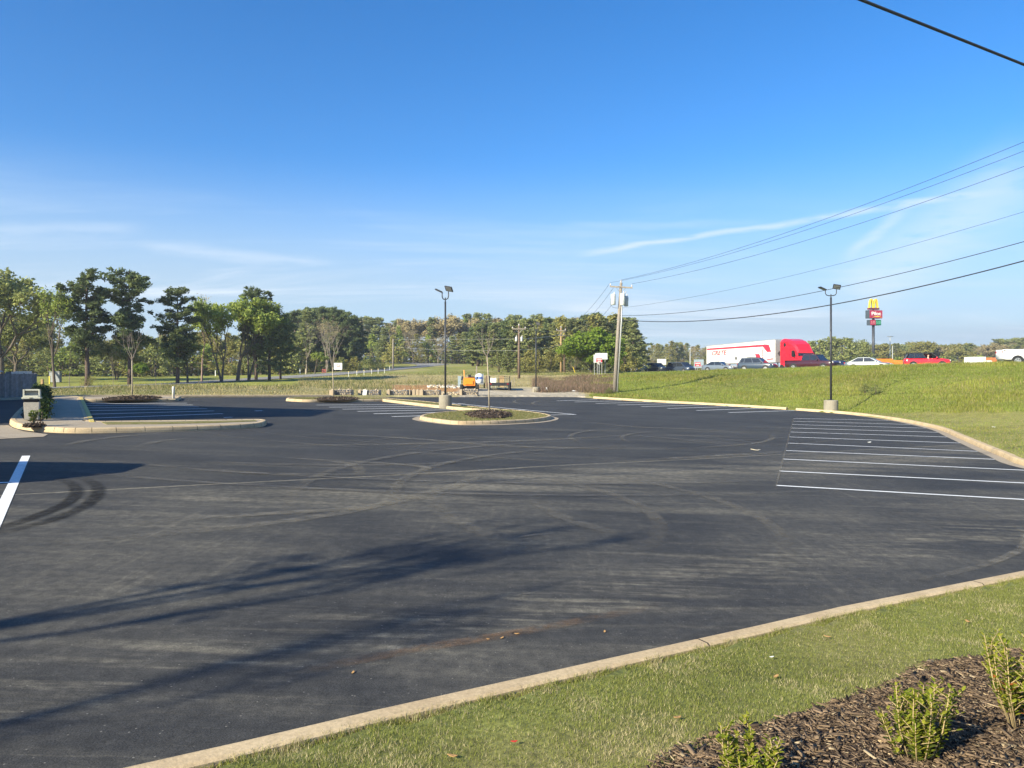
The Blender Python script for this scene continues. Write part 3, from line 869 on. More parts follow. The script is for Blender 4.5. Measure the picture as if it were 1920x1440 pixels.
# yellow painted length of the left walk, grass on the finger, mulch beds
def slab(name, px, matl, parent, off):
    V = [L(x, y) for x, y in px]
    n = len(V)
    W = [(p.x, p.y, lotz(p.x, p.y) + off) for p in V] + [(p.x, p.y, lotz(p.x, p.y) - 0.05) for p in V]
    return MB().add(W, [tuple(range(n)), tuple(range(2 * n - 1, n - 1, -1))] + [(i, i + n, (i + 1) % n + n, (i + 1) % n) for i in range(n)]).build(name, matl, parent)
slab('yellow_kerb', [(149, 750.5), (154.5, 750.5), (177, 800), (168, 800)], M['yellow_kerb'], isl_l, 0.165)
slab('turf', [(190, 800.5), (300, 800), (420, 797.5), (478, 796.2), (482, 798), (400, 801.5), (300, 804), (200, 805)], M['turf'], isl_l, 0.155)
slab('mulch', [(70, 752), (95, 753), (88, 785), (78, 799), (45, 795), (38, 786)], M['mulch'], isl_l, 0.150)

# concrete driveway apron in front of the left island
tag(sheet('driveway_apron', [L(x, y) for x, y in [(-120, 830), (-120, 800), (16, 798), (24, 803), (44, 809.5), (90, 815), (82, 819.5)]], M['walk'], None, 0.012), 'worn concrete driveway apron at the left island', kind='structure')
lot_bl = lotz

# ------------------------------------------------------------------ roads beyond
def road_strip(name, label, ctr, w, matl, off=0.05, lat=4):
    C = spline(ctr, 8)
    V, Fa = [], []
    n = len(C)
    for i, p in enumerate(C):
        d = (C[min(i + 1, n - 1)] - C[max(i - 1, 0)]); d = Vector((d.x, d.y)).normalized(); nn = Vector((-d.y, d.x))
        ww = w[0] + (w[1] - w[0]) * i / (n - 1)
        for k in range(lat + 1):
            q = Vector((p.x, p.y)) + nn * ww * (k / lat - 0.5); V.append([q.x, q.y, 0])
    V = np.array(V); V[:, 2] = height(V[:, :2]) + off
    for i in range(n - 1):
        for k in range(lat):
            a = i * (lat + 1) + k; Fa.append((a, a + 1, a + lat + 2, a + lat + 1))
    o = MB().add([tuple(v) for v in V], Fa).build(name, matl, None, True)
    return tag(o, label, kind='structure')
LANE = [T(-250, 737, 54), T(0, 731, 58), T(150, 727, 62), T(300, 721, 67), T(440, 713, 77), T(560, 706, 88), T(640, 700.5, 98), T(740, 692, 118), T(790, 687, 135), T(812, 684, 150), T(790, 681.5, 163), T(720, 680, 175), T(640, 679, 185)]
road_strip('lane', 'pale grey lane winding uphill to the woods', LANE, (3.2, 7.0), M['road'])
HIGHWAY = [Vector(p) for p in [(14, 260, 0), (22, 200, 0), (26, 155, 0), (28, 122, 0), (32, 102, 0), (37, 90, 0), (45, 79, 0), (55, 70, 0), (75, 60, 0), (110, 50, 0)]]
road_strip('highway', 'raised road along the top of the bank', HIGHWAY, (13, 13), M['road'])

# ------------------------------------------------------------------ vegetation
def leaf_quads(cen, rad, k, size, flat=0.0, aspect=0.45, rng=RNG, up=0.0):
    """k diamond leaves spread through each ellipsoidal clump"""
    n = len(cen)
    d = rng.normal(size=(n * k, 3)); d /= np.linalg.norm(d, axis=1)[:, None]
    r = rng.random(n * k) ** 0.45
    c = np.repeat(cen, k, 0) + d * r[:, None] * np.repeat(rad, k, 0)
    a = rng.normal(size=(n * k, 3)); a[:, 2] = a[:, 2] * (1 - flat) + up; a /= np.linalg.norm(a, axis=1)[:, None]
    t = rng.normal(size=(n * k, 3)); b = np.cross(a, t); b /= np.linalg.norm(b, axis=1)[:, None]
    s = size * (0.6 + 0.8 * rng.random(n * k))[:, None]
    V = np.stack([c - a * s, c + b * s * aspect, c + a * s, c - b * s * aspect], 1).reshape(-1, 3)
    return V

def leaf_mesh(name, V, matl):
    n = len(V) // 4
    return fast_mesh(name, V, np.arange(n * 4).reshape(n, 4), matl)

M['bark'] = mat('grey_brown_bark', (0.115, 0.09, 0.07), 0.9, 0, 0.3, 5, 0.5)
M['barkpine'] = mat('pine_bark', (0.10, 0.07, 0.055), 0.9, 0, 0.3, 5, 0.5)
M['twig'] = mat('bare_twigs', (0.24, 0.20, 0.165), 0.9, 0, 0.2)
M['twigred'] = mat('budding_twigs', (0.27, 0.185, 0.155), 0.9, 0, 0.2)
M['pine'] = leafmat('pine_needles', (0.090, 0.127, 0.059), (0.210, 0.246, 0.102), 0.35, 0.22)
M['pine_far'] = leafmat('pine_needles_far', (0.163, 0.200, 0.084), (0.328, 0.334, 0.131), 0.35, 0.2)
M['oak'] = leafmat('dark_leaves', (0.177, 0.213, 0.077), (0.340, 0.348, 0.127), 0.3, 0.15)
M['spring'] = leafmat('spring_leaves', (0.206, 0.275, 0.057), (0.357, 0.403, 0.103), 0.35, 0.15)
M['olive'] = leafmat('olive_leaves', (0.224, 0.224, 0.067), (0.394, 0.352, 0.118), 0.35, 0.18)
M['buds'] = leafmat('pale_buds', (0.317, 0.260, 0.133), (0.476, 0.392, 0.217), 0.35, 0.15)
M['bright'] = leafmat('bright_leaves', (0.135, 0.215, 0.029), (0.239, 0.308, 0.052), 0.35, 0.1)

def limb(mb, a, b, r0, r1, n=5, bend=0.12, seg=3, rnd=random):
    a, b = Vector(a), Vector(b); L_ = (b - a).length
    pts = [a.lerp(b, t / seg) for t in range(seg + 1)]
    for i in range(1, seg): pts[i] += Vector((rnd.uniform(-1, 1), rnd.uniform(-1, 1), rnd.uniform(-.5, .8))) * L_ * bend * 0.5
    mb.tube(pts, [r0 + (r1 - r0) * t / seg for t in range(seg + 1)], n, cap=False)
    return pts

def make_pine(seed, h=12.0, base=0.32, rad=2.6, clumps=1.0, top=0.55, matl='pine', leaf=0.20, lean=0.0, k=26, neck=None, cone=False):
    """tall pine: bare lower trunk, whorled limbs carrying flattened needle clumps"""
    rnd = random.Random(seed); rng = np.random.default_rng(seed)
    mb = MB()
    pts = [(lean * t * t + rnd.uniform(-.06, .06), rnd.uniform(-.06, .06), h * t) for t in np.linspace(0, 1, 9)]
    pts[0] = (0, 0, -0.3)
    mb.tube(pts, [0.24 * (1 - 0.86 * t) * h / 12 + 0.02 for t in np.linspace(0, 1, 9)], 8)
    cen, rr = [], []
    z = base * h
    while z < h * 0.985:
        t = (z / h - base) / (1 - base)
        prof = (0.55 + 1.0 * t) if t < 0.30 else (0.85 - 0.35 * (t - .3)) if t < top else max(0.22, 0.86 * math.sqrt(max(0.03, 1 - ((t - top) / (1.03 - top)) ** 2)))
        if cone: prof = (0.55 + 2.2 * t if t < 0.2 else 1.0) * (1 - 0.92 * max(0, (t - 0.15) / 0.85) ** 1.15)
        if neck and abs(t - neck) < 0.09: prof *= 0.45
        m = rnd.choice((3, 4, 4, 5)) if t > 0.1 else 2
        a0 = rnd.uniform(0, 6.28)
        for j in range(m):
            if rnd.random() < 0.12: continue
            ang = a0 + 6.28 * j / m + rnd.uniform(-.5, .5)
            ll = rad * prof * rnd.uniform(0.55, 1.12)
            rise = ll * rnd.uniform(-0.05, 0.45) * (1 if t > 0.2 else 0.3)
            o = Vector((lean * (z / h) ** 2, 0, z)); tip = o + Vector((math.cos(ang) * ll, math.sin(ang) * ll, rise))
            P = limb(mb, o, tip, 0.055 * h / 12, 0.015, 4, 0.16, 3, rnd)
            nc = max(2, int(ll * 2.1 * clumps))
            for q in range(nc):
                f = 0.30 + 0.75 * (q + rnd.random()) / nc
                c = o.lerp(tip, min(f, 1.04)) + Vector((rnd.gauss(0, .18), rnd.gauss(0, .18), rnd.gauss(0.08, .15))) * (ll / 2)
                cen.append(c); s = rnd.uniform(0.34, 0.62) * (h / 12); rr.append((s, s, s * 0.55))
        z += h * rnd.uniform(0.030, 0.060)
    for q in range(6): cen.append((lean + rnd.gauss(0, .25), rnd.gauss(0, .25), h * rnd.uniform(0.94, 1.0))); rr.append((.4, .4, .45))
    V = leaf_quads(np.array([tuple(c) for c in cen]), np.array(rr), k, leaf, 0.3, 0.33, rng, 0.1)
    return mb.mesh('trunk', M['barkpine'], True), leaf_mesh('crown', V, M[matl])

def grow(mb, p, d, ln, r, depth, rnd, tips, spread=0.55, kids=(2, 3), shrink=0.74, up=0.18, n=4):
    q = p + d * ln
    mid = p.lerp(q, 0.5) + Vector((rnd.gauss(0, .05), rnd.gauss(0, .05), 0)) * ln
    mb.tube([p, mid, q], [r, r * 0.85, r * 0.68], n if depth > 1 else 3, cap=False)
    if depth <= 2: tips.append((q, ln)); tips.append((mid, ln))
    if depth == 0: return
    for _ in range(rnd.randint(*kids)):
        nd = (d + Vector((rnd.gauss(0, spread), rnd.gauss(0, spread), rnd.gauss(up, spread * 0.5)))).normalized()
        grow(mb, q, nd, ln * shrink * rnd.uniform(0.8, 1.15), r * 0.62, depth - 1, rnd, tips, spread, kids, shrink, up, n)

def make_broadleaf(seed, h=10.0, fork=0.28, depth=4, spread=0.55, matl='oak', leaf=0.16, k=14, clump=0.6, stems=1, bark='bark', sparse=1.0, width=1.0):
    rnd = random.Random(seed); rng = np.random.default_rng(seed)
    mb = MB(); tips = []
    for s in range(stems):
        d = Vector((rnd.gauss(0, .10 + .12 * (stems > 1)), rnd.gauss(0, .10 + .12 * (stems > 1)), 1)).normalized()
        r = 0.20 * h / 10 / math.sqrt(stems)
        top = d * (fork * h)
        mb.tube([(0, 0, -0.3), d * fork * h * 0.5, top], [r * 1.25, r, r * 0.85], 7, cap=False)
        for _ in range(3 if stems == 1 else 2):
            nd = (d + Vector((rnd.gauss(0, spread), rnd.gauss(0, spread), 0.25))).normalized()
            grow(mb, top, nd, h * 0.23, r * 0.6, depth, rnd, tips, spread)
        grow(mb, top, d, h * 0.25, r * 0.7, depth, rnd, tips, spread * 0.7)
    V = np.array(mb.v); sc = h / max(V[:, 2].max(), 1e-3)
    f = np.array([sc * width, sc * width, sc])
    mb.v = [tuple(v) for v in V * f]
    cen = np.array([tuple(t[0]) for t in tips]) * f
    keep = rng.random(len(cen)) < sparse
    cen = cen[keep]
    rr = np.tile((clump, clump, clump * 0.75), (len(cen), 1)) * (0.6 + 0.8 * rng.random((len(cen), 1)))
    W = leaf_quads(cen, rr, k, leaf, 0.2, 0.6, rng)
    return mb.mesh('trunk', M[bark], True), leaf_mesh('crown', W, M[matl])

def make_thicket(seed, h=6.0, w=2.4, matl='olive', n=80, k=16, leaf=0.15, clump=0.55, tip=0.75):
    """leafy from the ground up: clumps through an egg or cone shaped volume on a few stems"""
    rnd = random.Random(seed); rng = np.random.default_rng(seed)
    mb = MB(); cen, rr = [], []
    for i in range(4):
        a = rnd.uniform(0, 6.28); r = w * rnd.uniform(0.1, 0.4)
        mb.tube([(math.cos(a) * r * .2, math.sin(a) * r * .2, -0.3), (math.cos(a) * r * .6, math.sin(a) * r * .6, h * .45), (math.cos(a) * r, math.sin(a) * r, h * rnd.uniform(.7, .95))], [.09, .06, .02], 5, cap=False)
    for i in range(n):
        t = rnd.random() ** 0.85; a = rnd.uniform(0, 6.28)
        rad = w * (math.sin(math.pi * min(1, (t + 0.16) ** tip)) ** 0.6) * math.sqrt(rnd.random()) * rnd.uniform(.7, 1.15)
        cen.append((math.cos(a) * rad, math.sin(a) * rad, h * (0.04 + 0.95 * t))); s_ = clump * rnd.uniform(.6, 1.3); rr.append((s_, s_, s_ * 0.9))
    V = leaf_quads(np.array(cen), np.array(rr), k, leaf, 0.1, 0.6, rng)
    return mb.mesh('trunk', M['bark'], True), leaf_mesh('crown', V, M[matl])

def make_bare(seed, h=9.0, depth=6, spread=0.36, bark='twig', fork=0.25, buds=0, width=0.8, stems=1):
    rnd = random.Random(seed); rng = np.random.default_rng(seed)
    mb = MB(); tips = []
    for s in range(stems):
        d = Vector((rnd.gauss(0, .16 * (stems > 1) + .03), rnd.gauss(0, .16 * (stems > 1) + .03), 1)).normalized()
        mb.tube([(0, 0, -0.3), d * fork * h], [0.15 * h / 9, 0.11 * h / 9], 6, cap=False)
        for _ in range(3):
            nd = (d + Vector((rnd.gauss(0, spread), rnd.gauss(0, spread), 0.3))).normalized()
            grow(mb, d * fork * h, nd, h * 0.2, 0.07 * h / 9, depth, rnd, tips, spread, (2, 3) if depth < 6 else (2, 2), 0.78, 0.22, 3)
    V = np.array(mb.v); sc = h / V[:, 2].max(); f = np.array([sc * width, sc * width, sc])
    mb.v = [tuple(v) for v in V * f]
    tw = mb.mesh('trunk', M[bark], True)
    cr = None
    cen = np.array([tuple(t[0]) for t in tips]) * f
    if buds:
        W = leaf_quads(cen, np.full((len(cen), 3), 0.35), buds, 0.07, 0.1, 0.5, rng)
        cr = leaf_mesh('crown', W, M['buds'])
    return tw, cr

PROTO = {}
def proto(kind, maker, h): PROTO[kind] = (*maker, h)
proto('pine_a', make_pine(11, 12, 0.28, 3.2, 1.45, 0.6, k=38), 12)
proto('pine_b', make_pine(12, 12, 0.26, 3.1, 1.5, 0.75, neck=0.52, k=38), 12)
proto('pine_c', make_pine(13, 12, 0.20, 3.2, 1.4, 0.45, k=36), 12)
proto('pine_d', make_pine(14, 12, 0.10, 4.0, 1.0, 0.35, k=30), 12)
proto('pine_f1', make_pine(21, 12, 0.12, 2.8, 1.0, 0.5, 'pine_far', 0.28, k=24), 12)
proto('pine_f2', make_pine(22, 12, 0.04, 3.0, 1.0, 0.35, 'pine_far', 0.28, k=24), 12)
proto('oak', make_broadleaf(31, 11, 0.22, 4, 0.55, 'oak', 0.17, 15, 0.65, width=1.15), 11)
proto('spring', make_broadleaf(32, 10, 0.25, 4, 0.5, 'spring', 0.15, 12, 0.55, stems=2, width=1.0), 10)
proto('spring2', make_broadleaf(33, 9, 0.28, 4, 0.5, 'spring', 0.15, 13, 0.55, width=1.1), 9)
proto('sparse', make_broadleaf(34, 11, 0.30, 4, 0.34, 'spring', 0.11, 7, 0.55, sparse=0.75, width=0.75), 11)
proto('olive', make_broadleaf(35, 8, 0.10, 4, 0.5, 'olive', 0.19, 12, 0.7, stems=3, width=1.25), 8)
proto('olive2', make_broadleaf(36, 9, 0.14, 4, 0.5, 'olive', 0.19, 12, 0.7, stems=2, width=1.1), 9)
proto('bush', make_broadleaf(37, 5, 0.05, 4, 0.55, 'bright', 0.15, 15, 0.5, stems=4, width=1.3), 5)
proto('dbush', make_broadleaf(38, 5, 0.05, 4, 0.55, 'oak', 0.18, 14, 0.55, stems=4, width=1.5), 5)
proto('bare', make_bare(41, 9, 6, 0.34, 'twig', 0.22, 0, 0.85), 9)
proto('bare2', make_bare(42, 9, 6, 0.36, 'twig', 0.14, 1, 0.9, 2), 9)
proto('thick_olive', make_thicket(61, 6, 2.6, 'olive', 110, 16), 6)
proto('thick_green', make_thicket(62, 6, 2.4, 'spring', 100, 14), 6)
proto('thick_dark', make_thicket(63, 6, 2.8, 'oak', 110, 16), 6)
proto('tall_olive', make_thicket(64, 9, 1.9, 'olive', 100, 14, tip=0.6), 9)
proto('tall_green', make_thicket(65, 9, 1.8, 'spring', 90, 13, tip=0.55), 9)
proto('tall_buds', make_thicket(66, 10, 2.3, 'buds', 100, 11, tip=0.8), 10)
proto('cone_a', make_pine(71, 12, 0.06, 2.7, 1.25, 0.3, 'pine', 0.26, k=26, cone=True), 12)
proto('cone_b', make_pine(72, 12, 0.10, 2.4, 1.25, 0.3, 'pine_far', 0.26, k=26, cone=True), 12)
proto('lolli', make_broadleaf(51, 11, 0.74, 3, 0.5, 'spring', 0.12, 4, 0.5, sparse=0.34, width=1.3), 11)
proto('barered', make_bare(43, 9, 6, 0.33, 'twigred', 0.3, 1, 0.75), 9)
proto('buds', make_broadleaf(44, 10, 0.2, 4, 0.5, 'buds', 0.18, 10, 0.7, stems=2, width=1.1), 10)

def put_tree(kind, name, label, cat, x, y, ztop=None, h=None, wid=1.0, group=None, rz=None, lean=0.0, z=None):
    tr, cr, h0 = PROTO[kind]
    zb = hz(x, y) if z is None else z
    if h is None: h = ztop - zb
    s = h / h0
    root = thing(name, label, cat, (x, y, zb), random.uniform(0, 6.28) if rz is None else rz, group)
    root.scale = (s * wid, s * wid, s)
    if lean: root.rotation_euler = (0, lean, 0)
    link('trunk', tr, root)
    if cr is not None: link('crown', cr, root)
    return root

def tree_px(kind, name, label, px, top, Y, wid=1.0, group=None, rz=None, lean=0.0, cat='tree'):
    X = (px - CX) / F * Y
    return put_tree(kind, name, label, cat, X, Y, ztop=CAMZ + (HY - top) / F * Y, wid=wid, group=group, rz=rz, lean=lean)

# the grove along the lane, tree by tree
tree_px('oak', 'oak_tree', 'big spreading dark tree behind the wooden fence at the left border', 2, 512, 72, 1.1)
tree_px('oak', 'oak_tree', 'dense dark tree directly behind the fence enclosure', 28, 600, 80, 1.2)
tree_px('sparse', 'birch_tree', 'slim loose tree with thin spring leaves left of the two tall pines', 103, 528, 64, 0.9, rz=1.0)
tree_px('pine_a', 'pine_tree', 'tall dark pine with a full pointed crown, left of the tall pair', 163, 511, 65, 1.0, rz=0.4)
tree_px('pine_b', 'pine_tree', 'tall dark pine with a round tufted top, right of the tall pair', 243, 509, 67, 1.0, rz=2.0)
tree_px('pine_c', 'pine_tree', 'medium pine behind the white bollard with a bushy crown', 333, 545, 69, 1.0, rz=4.1)
tree_px('barered', 'budding_tree', 'leafless reddish budding tree between the pine and green trees', 378, 553, 74, 1.0, rz=0.3)
tree_px('spring', 'maple_tree', 'leaning green tree at the left of the leafy clump', 416, 562, 73, 0.85, rz=0.8)
tree_px('spring2', 'maple_tree', 'broad green tree in the middle of the leafy clump', 445, 557, 75, 0.95, rz=2.6)
tree_px('spring', 'maple_tree', 'yellow-green tree at the right of the leafy clump', 466, 560, 76, 0.8, rz=4.4)
tree_px('pine_b', 'pine_tree', 'pine rising above the right end of the leafy clump', 480, 541, 78, 0.85, rz=1.2)
tree_px('pine_d', 'pine_tree', 'dark low-branched pine at the right end of the grove', 505, 568, 77, 0.95, rz=0.2)
tree_px('pine_d', 'pine_tree', 'dark bushy pine standing last in the grove towards the wood', 526, 590, 80, 0.9, rz=3.0)
tree_px('spring2', 'small_tree', 'small green tree under the medium pine', 352, 628, 70, 0.95, rz=5.0)
tree_px('olive2', 'small_tree', 'olive green small tree behind the bare sapling on the left', 218, 640, 82, 1.0)
for px, top, Y, lab in ((130, 640, 66, 'thin young tree between the slim loose tree and the left tall pine'), (212, 655, 68, 'thin young tree just right of the left tall pine'), (292, 655, 68, 'thin young tree left of the medium pine'), (372, 668, 71, 'thin young tree under the budding tree'), (448, 655, 76, 'thin young tree amid the leafy clump')):
    tree_px('bare', 'young_tree', lab, px, top, Y, 0.5)
tree_px('bush', 'young_tree', 'small bright green tree in the field left of the medium pine', 262, 680, 92, 0.9)
tree_px('bare', 'bare_tree', 'bare grey tree before the dark pine wood, left one', 575, 597, 104, 0.95, rz=0.0)
tree_px('bare2', 'bare_tree', 'bare grey multi-stemmed tree before the dark pine wood, right one', 612, 590, 108, 0.9, rz=1.0)
tree_px('spring2', 'small_tree', 'low green tree at the foot of the dark pine wood', 590, 660, 103, 1.2)
tree_px('bush', 'bush', 'bright green bushy tree left of the white sign backs', 1108, 618, 92, 1.15, cat='bush')
tree_px('bush', 'bush', 'lower bright green bush behind the white sign backs', 1128, 652, 90, 1.1, cat='bush')
tree_px('olive', 'bush', 'olive green bushy tree beside the tan utility pole', 1075, 648, 97, 0.9, cat='bush')

# woods behind: individuals of a few kinds, told apart only by the stand they belong to
ORD = 'first second third fourth fifth sixth seventh eighth ninth tenth eleventh twelfth thirteenth fourteenth fifteenth sixteenth seventeenth eighteenth nineteenth twentieth'.split()
ORD += ['twenty-' + w for w in ORD[:9]] + ['thirtieth'] + ['thirty-' + w for w in ORD[:9]]
def stand(n, px0, px1, Y0, Y1, top, jit, kinds, name, label, group, wid=(0.95, 1.25), seed=0):
    rnd = random.Random(seed)
    for i in range(n):
        f = (i + rnd.uniform(0.15, 0.85)) / n
        px = px0 + (px1 - px0) * f; Y = rnd.uniform(Y0, Y1)
        tp = top(px) + abs(rnd.gauss(0, jit))
        kd = rnd.choice(kinds)
        tree_px(kd, name, ORD[i] + ' from the left, ' + label, px, tp, Y, rnd.uniform(*wid) * (1.4 if kd[:4] in ('tall', 'cone') else 1.0), group, rnd.uniform(0, 6.28))
def curve(pts): return lambda x: float(np.interp(x, [p[0] for p in pts], [p[1] for p in pts]))
stand(39, -160, 560, 108, 122, curve([(-160, 560), (60, 590), (130, 630), (300, 620), (420, 620), (560, 625)]), 14, ['tall_olive', 'olive2', 'tall_green', 'thick_olive', 'bare2', 'oak', 'tall_olive', 'tall_buds'], 'woodland_tree', 'olive and brown woodland tree behind the grove and field', 'woodland trees behind the grove', (1.1, 1.5), 1)
stand(30, -160, 560, 98, 107, curve([(-160, 630), (560, 645)]), 8, ['thick_olive', 'thick_dark', 'thick_green', 'thick_olive'], 'undergrowth_bush', 'low undergrowth bush along the far edge of the field', 'undergrowth along the field', (1.3, 1.8), 2)
stand(22, 536, 672, 118, 140, curve([(536, 585), (590, 580), (640, 579), (668, 596), (676, 620)]), 4, ['cone_a', 'cone_a', 'pine_c', 'cone_b'], 'wood_pine', 'dark pine of the dense pine wood right of the grove', 'pines of the dense dark wood', (0.85, 1.1), 3)
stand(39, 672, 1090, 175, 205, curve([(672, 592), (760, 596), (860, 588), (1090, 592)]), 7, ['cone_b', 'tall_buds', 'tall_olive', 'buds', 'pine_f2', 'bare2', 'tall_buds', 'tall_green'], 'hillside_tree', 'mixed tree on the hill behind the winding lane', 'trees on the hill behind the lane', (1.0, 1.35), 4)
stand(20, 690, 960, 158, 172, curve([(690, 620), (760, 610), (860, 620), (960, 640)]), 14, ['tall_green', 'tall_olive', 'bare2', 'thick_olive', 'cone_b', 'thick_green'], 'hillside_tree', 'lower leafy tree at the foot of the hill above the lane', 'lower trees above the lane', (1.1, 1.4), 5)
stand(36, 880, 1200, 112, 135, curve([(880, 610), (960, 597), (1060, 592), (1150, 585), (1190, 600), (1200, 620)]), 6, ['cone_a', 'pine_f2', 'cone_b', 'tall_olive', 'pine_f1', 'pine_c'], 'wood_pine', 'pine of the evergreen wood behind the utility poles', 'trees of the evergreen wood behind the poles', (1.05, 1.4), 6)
stand(18, 930, 1200, 102, 111, curve([(930, 655), (1190, 650)]), 8, ['thick_dark', 'thick_olive', 'thick_dark', 'pine_f2'], 'undergrowth_bush', 'dark undergrowth bush below the evergreen wood', 'undergrowth below the evergreen wood', (1.2, 1.6), 7)
stand(32, 1190, 1345, 240, 290, curve([(1190, 652), (1260, 640), (1345, 650)]), 4, ['tall_buds', 'tall_olive', 'bare2', 'tall_buds', 'pine_f1', 'tall_olive'], 'distant_tree', 'tree of the distant brown tree line left of the lorry', 'distant trees left of the lorry', (1.0, 1.4), 8)
stand(7, 1515, 1625, 165, 185, curve([(1515, 636), (1560, 630), (1590, 634), (1625, 642)]), 4, ['thick_dark', 'tall_green', 'thick_dark', 'oak'], 'distant_tree', 'rounded green tree right of the lorry behind the lamp pole', 'green trees behind the lamp pole', (1.2, 1.5), 9)
stand(22, 1625, 1790, 215, 260, curve([(1625, 646), (1720, 641), (1790, 648)]), 4, ['oak', 'pine_f1', 'olive', 'pine_f2', 'buds', 'oak'], 'distant_tree', 'tree of the distant line behind the red car', 'distant trees behind the red car', (1.1, 1.5), 10)
stand(18, 1790, 1990, 225, 270, curve([(1790, 645), (1860, 638), (1920, 630), (1990, 626)]), 5, ['pine_f1', 'oak', 'buds', 'bare2', 'olive'], 'distant_tree', 'tree of the distant rising line behind the white pickup', 'distant trees behind the white pickup', (1.1, 1.5), 11)

stand(20, 560, 720, 114, 120, curve([(560, 668), (720, 668)]), 6, ['thick_dark', 'thick_dark', 'thick_olive'], 'undergrowth_bush', 'dark undergrowth bush under the dense pine wood', 'undergrowth under the dense pine wood', (1.3, 1.8), 12)
stand(22, 660, 1000, 176, 190, curve([(660, 655), (1000, 655)]), 6, ['thick_olive', 'thick_olive', 'bare2', 'thick_green'], 'undergrowth_bush', 'undergrowth bush at the foot of the hill wood', 'undergrowth at the foot of the hill', (1.6, 2.2), 13)
stand(20, 1180, 1350, 215, 235, curve([(1180, 672), (1350, 672)]), 5, ['thick_olive', 'tall_buds', 'thick_dark'], 'undergrowth_bush', 'undergrowth bush below the distant brown trees', 'undergrowth below the distant brown trees', (1.8, 2.4), 14)
stand(30, 1500, 1990, 160, 200, curve([(1500, 668), (1990, 664)]), 4, ['thick_dark', 'thick_olive', 'thick_green'], 'undergrowth_bush', 'undergrowth bush in the line behind the right-hand cars', 'undergrowth behind the right-hand cars', (1.8, 2.4), 15)

# ------------------------------------------------------------------ grass
def blades(name, P, zb, ln, wd, col, lean=0.5, rng=RNG):
    """triangular blades standing on the ground at P"""
    n = len(P)
    a = rng.random(n) * 6.2832; u = np.c_[np.cos(a), np.sin(a)] * (wd * (0.6 + 0.8 * rng.random(n)))[:, None] * 0.5
    l = ln * (0.5 + 0.9 * rng.random(n)); b = rng.random(n) * 6.2832
    tip = np.c_[np.cos(b), np.sin(b)] * (l * lean * rng.random(n))[:, None]
    V = np.empty((n, 3, 3)); V[:, 0, :2] = P - u; V[:, 1, :2] = P + u; V[:, 2, :2] = P + tip
    V[:, 0, 2] = V[:, 1, 2] = zb - 0.01; V[:, 2, 2] = zb + l * np.sqrt(np.maximum(0.1, 1 - lean * lean * 0.5))
    c = np.repeat(col, 3, 0)
    return fast_mesh(name, V.reshape(-1, 3), np.arange(n * 3).reshape(n, 3), M['blades'], c)

_b = [G(x, y) for x, y in ((1240, 1446), (1300, 1412), (1392, 1378), (1480, 1345), (1560, 1322), (1640, 1300), (1700, 1274), (1760, 1250), (1840, 1236), (1925, 1222))]
BED = np.array([(p.x, p.y) for p in _b] + [(4.6, 5.0), (6.5, 4.6), (6.5, 0.5), (0.2, 0.5), (0.1, 2.4)])
def lawn_patch():
    n = 620000
    seg = np.array([(p.x, p.y) for p in near[1:]] + [(p.x, p.y) for p in bulge[:1]]); dl = np.r_[0, np.cumsum(np.hypot(*np.diff(seg, axis=0).T))]
    u = dl[-1] * RNG.random(n); d = 0.16 + 3.4 * RNG.random(n) ** 1.15
    j = np.clip(np.searchsorted(dl, u) - 1, 0, len(seg) - 2); f = ((u - dl[j]) / (dl[j + 1] - dl[j]))[:, None]
    tg = seg[j + 1] - seg[j]; tg /= np.linalg.norm(tg, axis=1)[:, None]
    P = seg[j] * (1 - f) + seg[j + 1] * f + np.c_[tg[:, 1], -tg[:, 0]] * d[:, None]
    keep = (np.abs(P[:, 0]) < 0.72 * P[:, 1] + 0.7) & (P[:, 1] > 2.2)
    P, d = P[keep], d[keep]
    keep = sdist(P, BED) > -0.02 - 0.05 * vnoise(P, 0.2, 9)
    P, d = P[keep], d[keep]
    z = np.maximum(gridz(P), lotz(P[:, 0], P[:, 1]) + 0.10)
    n1, n2, n3 = vnoise(P, 0.5, 5), vnoise(P, 0.13, 6), vnoise(P, 2.0, 8)
    straw = np.clip(smooth01((n1 * 0.45 + n2 * 0.45 + n3 * 0.2 - 0.52) * 2.6) * 0.62 + 0.14, 0, 1)
    isst = RNG.random(len(P)) < straw
    g = np.array((0.235, 0.252, 0.062)) * (0.65 + 0.75 * RNG.random(len(P)))[:, None]
    g2 = np.array((0.16, 0.17, 0.05))
    g = g * (1 - n3[:, None] * 0.4) + g2 * n3[:, None] * 0.4
    s = np.array((0.54, 0.46, 0.27)) * (0.6 + 0.6 * RNG.random(len(P)))[:, None]
    col = np.where(isst[:, None], s, g)
    ln = 0.018 + 0.014 * n1 + 0.03 * np.exp(-(d - 0.16) * 12) * (n2 > 0.45)
    o = link('lawn_grass', blades('lawn_grass', P, z, ln, 0.0042, col, 0.95))
    tag(o, 'short green lawn with straw patches between kerb and mulch bed', 'grass', kind='stuff')
lawn_patch()

